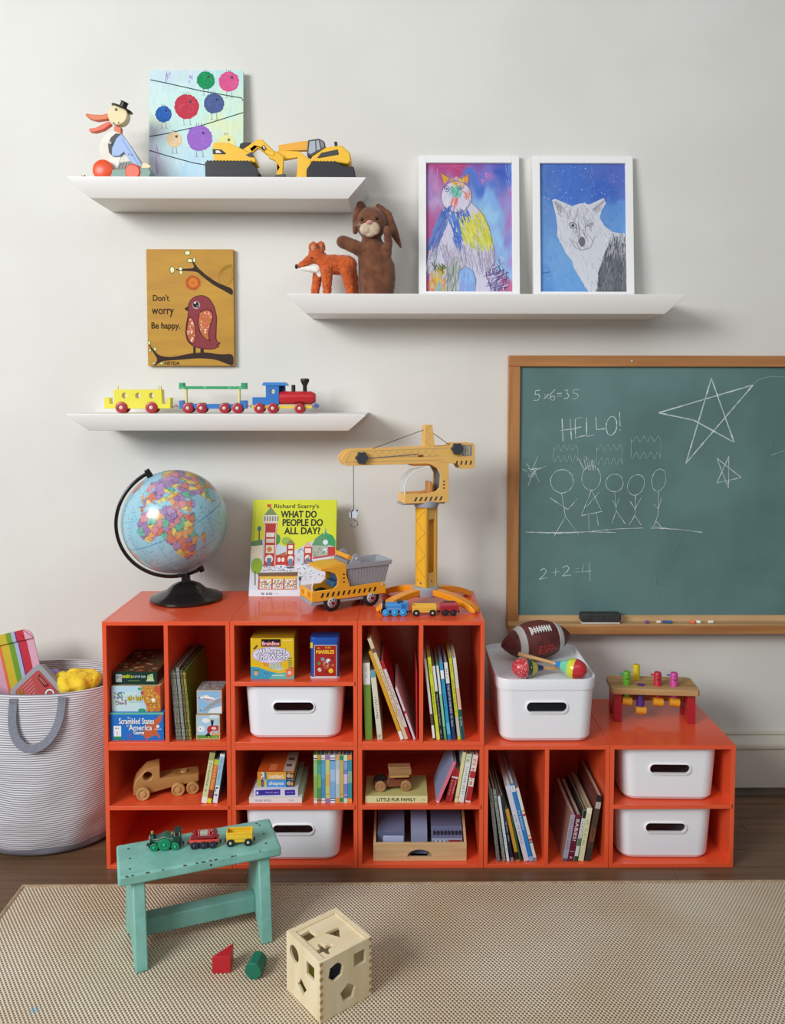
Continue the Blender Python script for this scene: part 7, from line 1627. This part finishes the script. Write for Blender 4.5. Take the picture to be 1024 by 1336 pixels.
m = MB(M('#c9889e', .45)); x = .11
o2 = out; i2 = rrect(.22-.036, TH_-.036, .02, 7, 0, TH_/2)
for c, w_ in stc:
    lo_ = max(x-w_, -.11)
    if x-lo_ > 1e-4:
        m.use(M(c, .4)); P = clipx([p for p in out if p[1] > TH_/2] , lo_, x)
        top_ = [p for p in clipx(out, lo_, x) if p[1] > TH_-.06]
        if len(top_) >= 2:
            zt1 = max(p[1] for p in top_); m.prism([(lo_, TH_-.030), (x, TH_-.030), (x, zt1 if x < .085 else TH_-.028), (lo_, zt1)], -.007, -.0)
    x = lo_
m.build('tray_rim', t)
t = thing('game_tray', 'grey plastic game tray with a red label tilted on its corner in the basket', 'board game', (-0.2609, .165, 0.5216-.128*1.02), rot=(-.25, R(-43)*0, 0))
Tg = Matrix.Translation((0, 0, .128)) @ Matrix.Rotation(R(45), 4, 'Y')
w_, h_ = .165, .120
MB(M('#8f9097', .5), Tg).prism(rrect(w_, h_, .016, 5, w_/2-.004, -h_/2+.004), 0, .030).build('tray_body', t, .002)
MB(M('#ab2222', .45), Tg).prism(rrect(w_-.028, h_-.028, .008, 4, w_/2-.004, -h_/2+.004), -.0012, .001).build('label_card', t)
a = Art(0, 0, 1, Tg @ Tr(0, -.0013, 0), step=.000004)
for i in range(5): a.line([(.018+i*.009, .078), (.018+i*.009, .040+i*.004)], .0010, '#dcb8b0')
a.text('SAN', .016, .082, .052, .096, '#d9a33a', fat=.0012); a.text('SAN', .016, .082, .052, .096, '#1f1612', rot=0, fat=.0002)
a.text('C', .074, .018, .096, .044, '#17120f', fat=.0022); a.text('C', .074, .018, .096, .044, '#e6e2dc', fat=.0006); a.poly([(.022,.016),(.070,.016),(.064,.030),(.030,.028)], '#7a1216'); a.line([(.030,.020),(.062,.020)], .001, '#e0b0a0'); a.line([(.030,.024),(.058,.024)], .001, '#e0b0a0')
a.build('label_print', t)
m = MB(); cyx, cyz = -0.1613, 0.4610
o = MB(M('#f0cf2e', .8)).ell((0, 0, 0), (.065, .07, .030), 40, 24).ell((-.03, .01, .004), (.05, .05, .022), 30, 18).build('yellow_cloth')
r = o.modifiers.new('r', 'REMESH'); r.mode = 'VOXEL'; r.voxel_size = .004; bake(o)
for v in o.data.vertices: v.co += v.normal*(.012*noise.noise(v.co*34)+.004*abs(noise.noise(v.co*60)))
for p in o.data.polygons: p.use_smooth = True
o.location = (cyx, .235, cyz-.012); tag(o, 'crumpled bright yellow cloth lying in the striped basket', 'cloth')
o = MB(M('#9a8ac4', .8)).ell((0, 0, 0), (.018, .02, .012), 20, 12).build('cloth_bundle'); o.location = (-0.2393, .25, 0.4696); tag(o, 'small lilac cloth tip between game tray and yellow cloth', 'cloth')

# ================================================================== turquoise stool
SCX, SCY, SZ = .329, -.290, .229
TQ = M('#86c2b5', .5, '#78b3a6', 18, bump=.12, bscale=40); TQD = M('#72a99d', .5, '#679d91', 16, bump=.15, bscale=40)
t = thing('wooden_stool', 'turquoise painted wooden stool with worn edges, small train on top', 'stool', (SCX, SCY, .0102), R(20))
L_, Wd, Tk = .187, .0725, .024; H0 = SZ-.01
m = MB(TQ).box((0, 0, H0-Tk/2), (2*L_, 2*Wd, Tk)); m.build('seat', t, .005, 3)
for s_ in (-1, 1):
    hb, ht = .096, .062
    P = [(-hb, 0), (-hb+.040, 0), (-.018, .026), (0, .031), (.018, .026), (hb-.040, 0), (hb, 0), (ht, H0-Tk), (-ht, H0-Tk)]
    MB(TQ).prism(P, -.014, .014, T=Tr(s_*.147, 0, 0, rz=PI/2+(R(5) if s_ < 0 else 0))).build('leg', t, .003)
MB(TQD).b2(-.133, .133, -.018, .018, .034, .074).build('stretcher', t, .002)
m = MB(M('#4a3a2c', .6))
for x_, y_ in ((-.160,-.045),(-.158,.0),(-.160,.045),(.155,-.045),(.158,.0),(.156,.045),(.150,.055)):
    m.cyl((x_, y_, H0-.001), (x_, y_, H0+.0003), .0030, n=9)
m.cyl((.02, -Wd-.0003, H0-.012), (.02, -Wd+.001, H0-.012), .003, n=8)
tag(m.build('nail_holes', t), kind='stuff')
m = MB(M('#5a4a38', .7)); random.seed(9)
for i in range(12):
    x_ = random.uniform(-.17, .17); l_ = random.uniform(.002, .009); m.box((x_, -Wd+.0012, H0-.0012), (l_, .0042, .0012), T=None)
for i in range(14): x_, y_ = random.uniform(-.17, .17), random.uniform(-.06, .06); m.cyl((x_, y_, H0-.001), (x_, y_, H0+.0002), random.uniform(.0006, .0014), n=6)
tag(m.build('chipped_paint', t), kind='stuff')
# train on the stool
e0 = ((0.2258, -0.3156), (0.4541, -0.2926))
tr_ = math.atan2(e0[1][1]-e0[0][1], e0[1][0]-e0[0][0])
ux, uy = math.cos(tr_), math.sin(tr_); TZs = SZ+.0002
def along(px_pt, back=.0155): return (px_pt[0]-uy*back, px_pt[1]+ux*back, TZs)
c1_ = (0.2531, -0.3132); c2_ = (0.3448, -0.3057); c3_ = (0.4284, -0.2948)
DG = M('#1f5a46', .35, coat=.2); DG2 = M('#14392e', .4); GW = M('#138a5c', .35); GLD = M('#c9a95a', .35, metal=.5); SIL = M('#8f9a94', .4)
t = thing('toy_engine', 'small dark green toy steam engine leading the train on the turquoise stool', 'toy train', along(c1_), tr_)
MB(BLK).b2(-.038, .037, -.0125, .0125, .007, .0150).build('chassis', t, .001)
MB(DG).b2(-.022, .022, -.0135, .0135, .014, .026).build('running_board', t, .002)
MB(DG).prism([(-.026,.016),(-.026,.028),(-.014,.030),(-.004,.0355),(.004,.0365),(.012,.034),(.022,.030),(.024,.016)], -.0125, .0125).build('boiler_casing', t, .003)
MB(SIL).tube([(-.028,-.0133,.0285),(-.014,-.0133,.0290),(-.004,-.0133,.0335),(.002,-.0133,.0335),(.008,-.0133,.0290),(.020,-.0133,.0285)], .0009, 6).build('trim_line', t)
MB(DG2).lathe([(0, 0), (.0115, 0), (.0120, .010), (0, .010)], 22, Matrix.Translation((-.036, 0, .0250)) @ Matrix.Rotation(PI/2, 4, 'Y')).build('smokebox', t)
MB(M('#c9c6c6', .4)).lathe([(0, -.002), (.0085, -.0015), (.0100, .0), (0, .0)], 20, Matrix.Translation((-.0362, 0, .0245)) @ Matrix.Rotation(PI/2, 4, 'Y')).build('smokebox_door', t)
MB(GLD).cyl((-.031, 0, .0362), (-.031, 0, .0425), .0032, .0036, n=14).build('chimney', t, .0008)
MB(GLD).cyl((.016, 0, .031), (.016, 0, .0385), .0028, .0024, n=12).build('safety_valve', t, .0008)
MB(DG2).b2(.021, .036, -.0125, .0125, .015, .034).build('cab', t, .001)
m = MB(SIL).b2(.0215, .0235, -.0128, -.0105, .034, .0435).b2(.0335, .0355, -.0128, -.0105, .034, .0435).b2(.0215, .0235, .0105, .0128, .034, .0435).b2(.0335, .0355, .0105, .0128, .034, .0435); tag(m.build('cab_posts', t), kind='stuff')
MB(DG2).b2(.0205, .0365, -.0133, .0133, .0435, .0455).build('cab_roof', t, .0008)
axle_wheels(t, (-.0250, .0250), .0095, GW, M('#2fae7a', .4), .0155, .006, .35); axle_wheels(t, (-.0005,), .0150, GW, M('#2fae7a', .4), .0155, .006, .25); coupler(t, -.040); coupler(t, .0395)
def wag_gas(t):
    MB(M('#221f2a', .45)).b2(-.033, .033, -.012, .012, .008, .015).build('chassis', t, .001)
    MB(M('#d8412f', .35, coat=.2)).b2(-.0345, .0345, -.0135, .0135, .015, .0215).build('wagon_bed', t, .0015)
    MB(M('#8f1f2a', .35, coat=.2)).prism([(-.032,.0215),(.032,.0215),(.031,.027),(.029,.036),(.024,.038),(.018,.036),(.016,.030),(-.016,.030),(-.018,.036),(-.024,.038),(-.029,.036),(-.031,.027)], -.010, .010).build('tank_body', t, .002)
    MB(M('#a8a49a', .12, coat=.6)).cyl((-.010, 0, .0315), (.010, 0, .0315), .0085, n=22).build('glass_tank', t, .002)
    for s_ in (-1, 1): MB(M('#d94a42', .35)).cyl((s_*.0125-.002, 0, .0315), (s_*.0125+.002, 0, .0315), .0098, n=22).build('tank_band', t, .0008)
small_wagon('toy_wagon', 'red toy tank wagon in the middle of the train on the turquoise stool', along(c2_), tr_, wag_gas, L=.070, wxs=(-.022, -.0005, .021), wmat=M('#2a2634', .4), hub=M('#45405a', .4))
small_wagon('toy_wagon', 'yellow slatted toy wagon at the end of the train on the stool', along(c3_), tr_, wag_yellow, L=.063)

# ================================================================== shape sorter and blocks
PL = wood('#f0e3c2', '#e6d5ab', .5, stretch=(20, 20, 3), scale=2); PL2 = wood('#f2e2bf', '#e6d2a6', .5, stretch=(3, 30, 30), scale=2)
LS, HS_ = .134, .132
t = thing('shape_sorter', 'light wooden shape sorting cube with cut-out holes standing on the rug', 'toy', (.660, -.490, .0104), R(38.9))
h_ = LS/2; tk = .007
def hole_poly(kind, cx, cz, r, rot=0):
    if kind == 'star': P = [((r if i % 2 == 0 else r*.62)*math.cos(2*PI*i/8+rot), (r if i % 2 == 0 else r*.62)*math.sin(2*PI*i/8+rot)) for i in range(8)]
    elif kind == 'flower': P = [(r*(.72+.28*math.cos(4*a__))*math.cos(a__), r*(.72+.28*math.cos(4*a__))*math.sin(a__)) for a__ in [2*PI*i/32 for i in range(32)]]
    else: P = [(r*math.cos(2*PI*i/kind+rot), r*math.sin(2*PI*i/kind+rot)) for i in range(kind)]
    return [(cx+a__, cz+b__) for a__, b__ in P]
sq = [(-h_, 0), (h_, 0), (h_, HS_), (-h_, HS_)]
# right visible face (towards -y local), u from front corner (-x) to right (+x)
fx = lambda u: -h_+u*LS; fz = lambda v: HS_*(1-v)
MB(PL).prism(sq, -h_, -h_+tk, holes=[hole_poly(6, fx(.30), fz(.28), .020, .3), hole_poly(4, fx(.76), fz(.26), .021, PI/4), hole_poly(5, fx(.53), fz(.73), .020, PI/2)]).build('side_panel', t, .0008)
MB(PL).prism(sq, h_-tk, h_, holes=[hole_poly(20, 0, fz(.5), .018)]).build('side_panel', t, .0008)
# left visible face (towards -x local): u from left (+y) to the front corner (-y)
sq2 = [(-h_+tk+.0002, 0), (h_-tk-.0002, 0), (h_-tk-.0002, HS_), (-h_+tk+.0002, HS_)]
TL = Matrix.Rotation(-PI/2, 4, 'Z')
gx_ = lambda u: -h_+u*LS
MB(PL, TL).prism(sq2, -h_, -h_+tk, holes=[hole_poly(22, gx_(.24), fz(.27), .0185), hole_poly(4, gx_(.72), fz(.29), .0215, PI/4), hole_poly('star', gx_(.47), fz(.70), .019, .2)]).build('side_panel', t, .0008)
MB(PL, TL).prism(sq2, h_-tk, h_).build('side_panel', t, .0008)
MB(PL2).b2(-h_+tk+.0002, h_-tk-.0002, -h_+tk+.0002, h_-tk-.0002, .0, .006).build('bottom_panel', t)
lidm = MB(PL2, Tr(0, 0, HS_-.010, rx=-PI/2)); q2 = h_-tk-.0004
lidm.prism([(-q2, -q2), (q2, -q2), (q2, q2), (-q2, q2)], -.007, 0, holes=[hole_poly(4, -h_+.24*LS, h_-(1-.70)*LS*1.0-.0, .019, PI/4+.1), hole_poly(3, -h_+.62*LS, -h_+.50*LS, .021, .5), hole_poly('flower', -h_+.26*LS, -h_+.27*LS, .021)]); 
lidm.build('lid', t, .0006)
for x_ in (-1, 1): MB(PL2).b2(x_*(h_-tk-.004)-.004, x_*(h_-tk-.004)+.004, -h_+tk, h_-tk, HS_-.0028, HS_-.0002).build('lid_rail', t, .0004)
MB(PL2).b2(-h_+tk+.009, h_-tk-.009, h_-tk-.008, h_-tk, HS_-.0028, HS_-.0002).build('lid_rail', t, .0004)
EG = wood('#c9a672', '#b08d5a', .6); 
for i in range(8):
    z_ = .009+i*.0164
    MB(EG).b2(-h_-.0002, -h_+tk, -h_-.0003, -h_+.002, z_, z_+.0078).build('finger_joint', t)
    MB(EG).b2(h_-tk, h_+.0002, -h_-.0003, -h_+.002, z_, z_+.0078).build('finger_joint', t)
Rt = Matrix.Rotation(R(38.9), 4, 'Z')
def inside(nm, lab, lx, ly, poly, l_, mt):
    p = Rt @ Vector((lx, ly, 0)); o = MB(mt).prism(poly, -l_/2, l_/2).build(nm, None, .0015); o.location = (.660+p.x, -.490+p.y, .0104+.0065); o.rotation_euler = (0, 0, R(20)); tag(o, lab, 'toy block')
inside('toy_block', 'dark red hexagonal block inside the shape sorter behind its hexagon hole', -.022, -.026, [(.016*math.cos(PI/3*i), .0139+.016*math.sin(PI/3*i)) for i in range(6)], .07, M('#8f1f28', .4))
inside('toy_block', 'yellow green block inside the shape sorter near its star hole', -.030, .020, [(-.014,0),(.014,0),(.014,.045),(-.014,.045)], .028, M('#c3c42f', .4))
inside('toy_block', 'navy square block inside the shape sorter', .025, .010, [(-.015,0),(.015,0),(.015,.030),(-.015,.030)], .032, M('#20304f', .4))
o = MB(M('#c01f2c', .38)).loft([[(x, y, z) for x, y in ((-.0215, -.012), (.0205, -.010), (.018, .036))] for z in (0, .040)], smooth=False).build('toy_block', None, .0012)
o.location = (.412, -.420, .0104); tag(o, 'red triangular prism block standing on the rug below the stool', 'toy block')
o = MB(M('#14715a', .38)).loft([[(.0200*math.cos(PI/4*i+PI/8), y, .0185+.0200*math.sin(PI/4*i+PI/8)) for i in range(8)] for y in (-.022, .022)], smooth=False).build('toy_block', None, .0014)
o.location = (.490, -.430, .0104); o.rotation_euler = (0, 0, R(-9)); tag(o, 'green octagonal block lying on the rug between prism and cube', 'toy block')
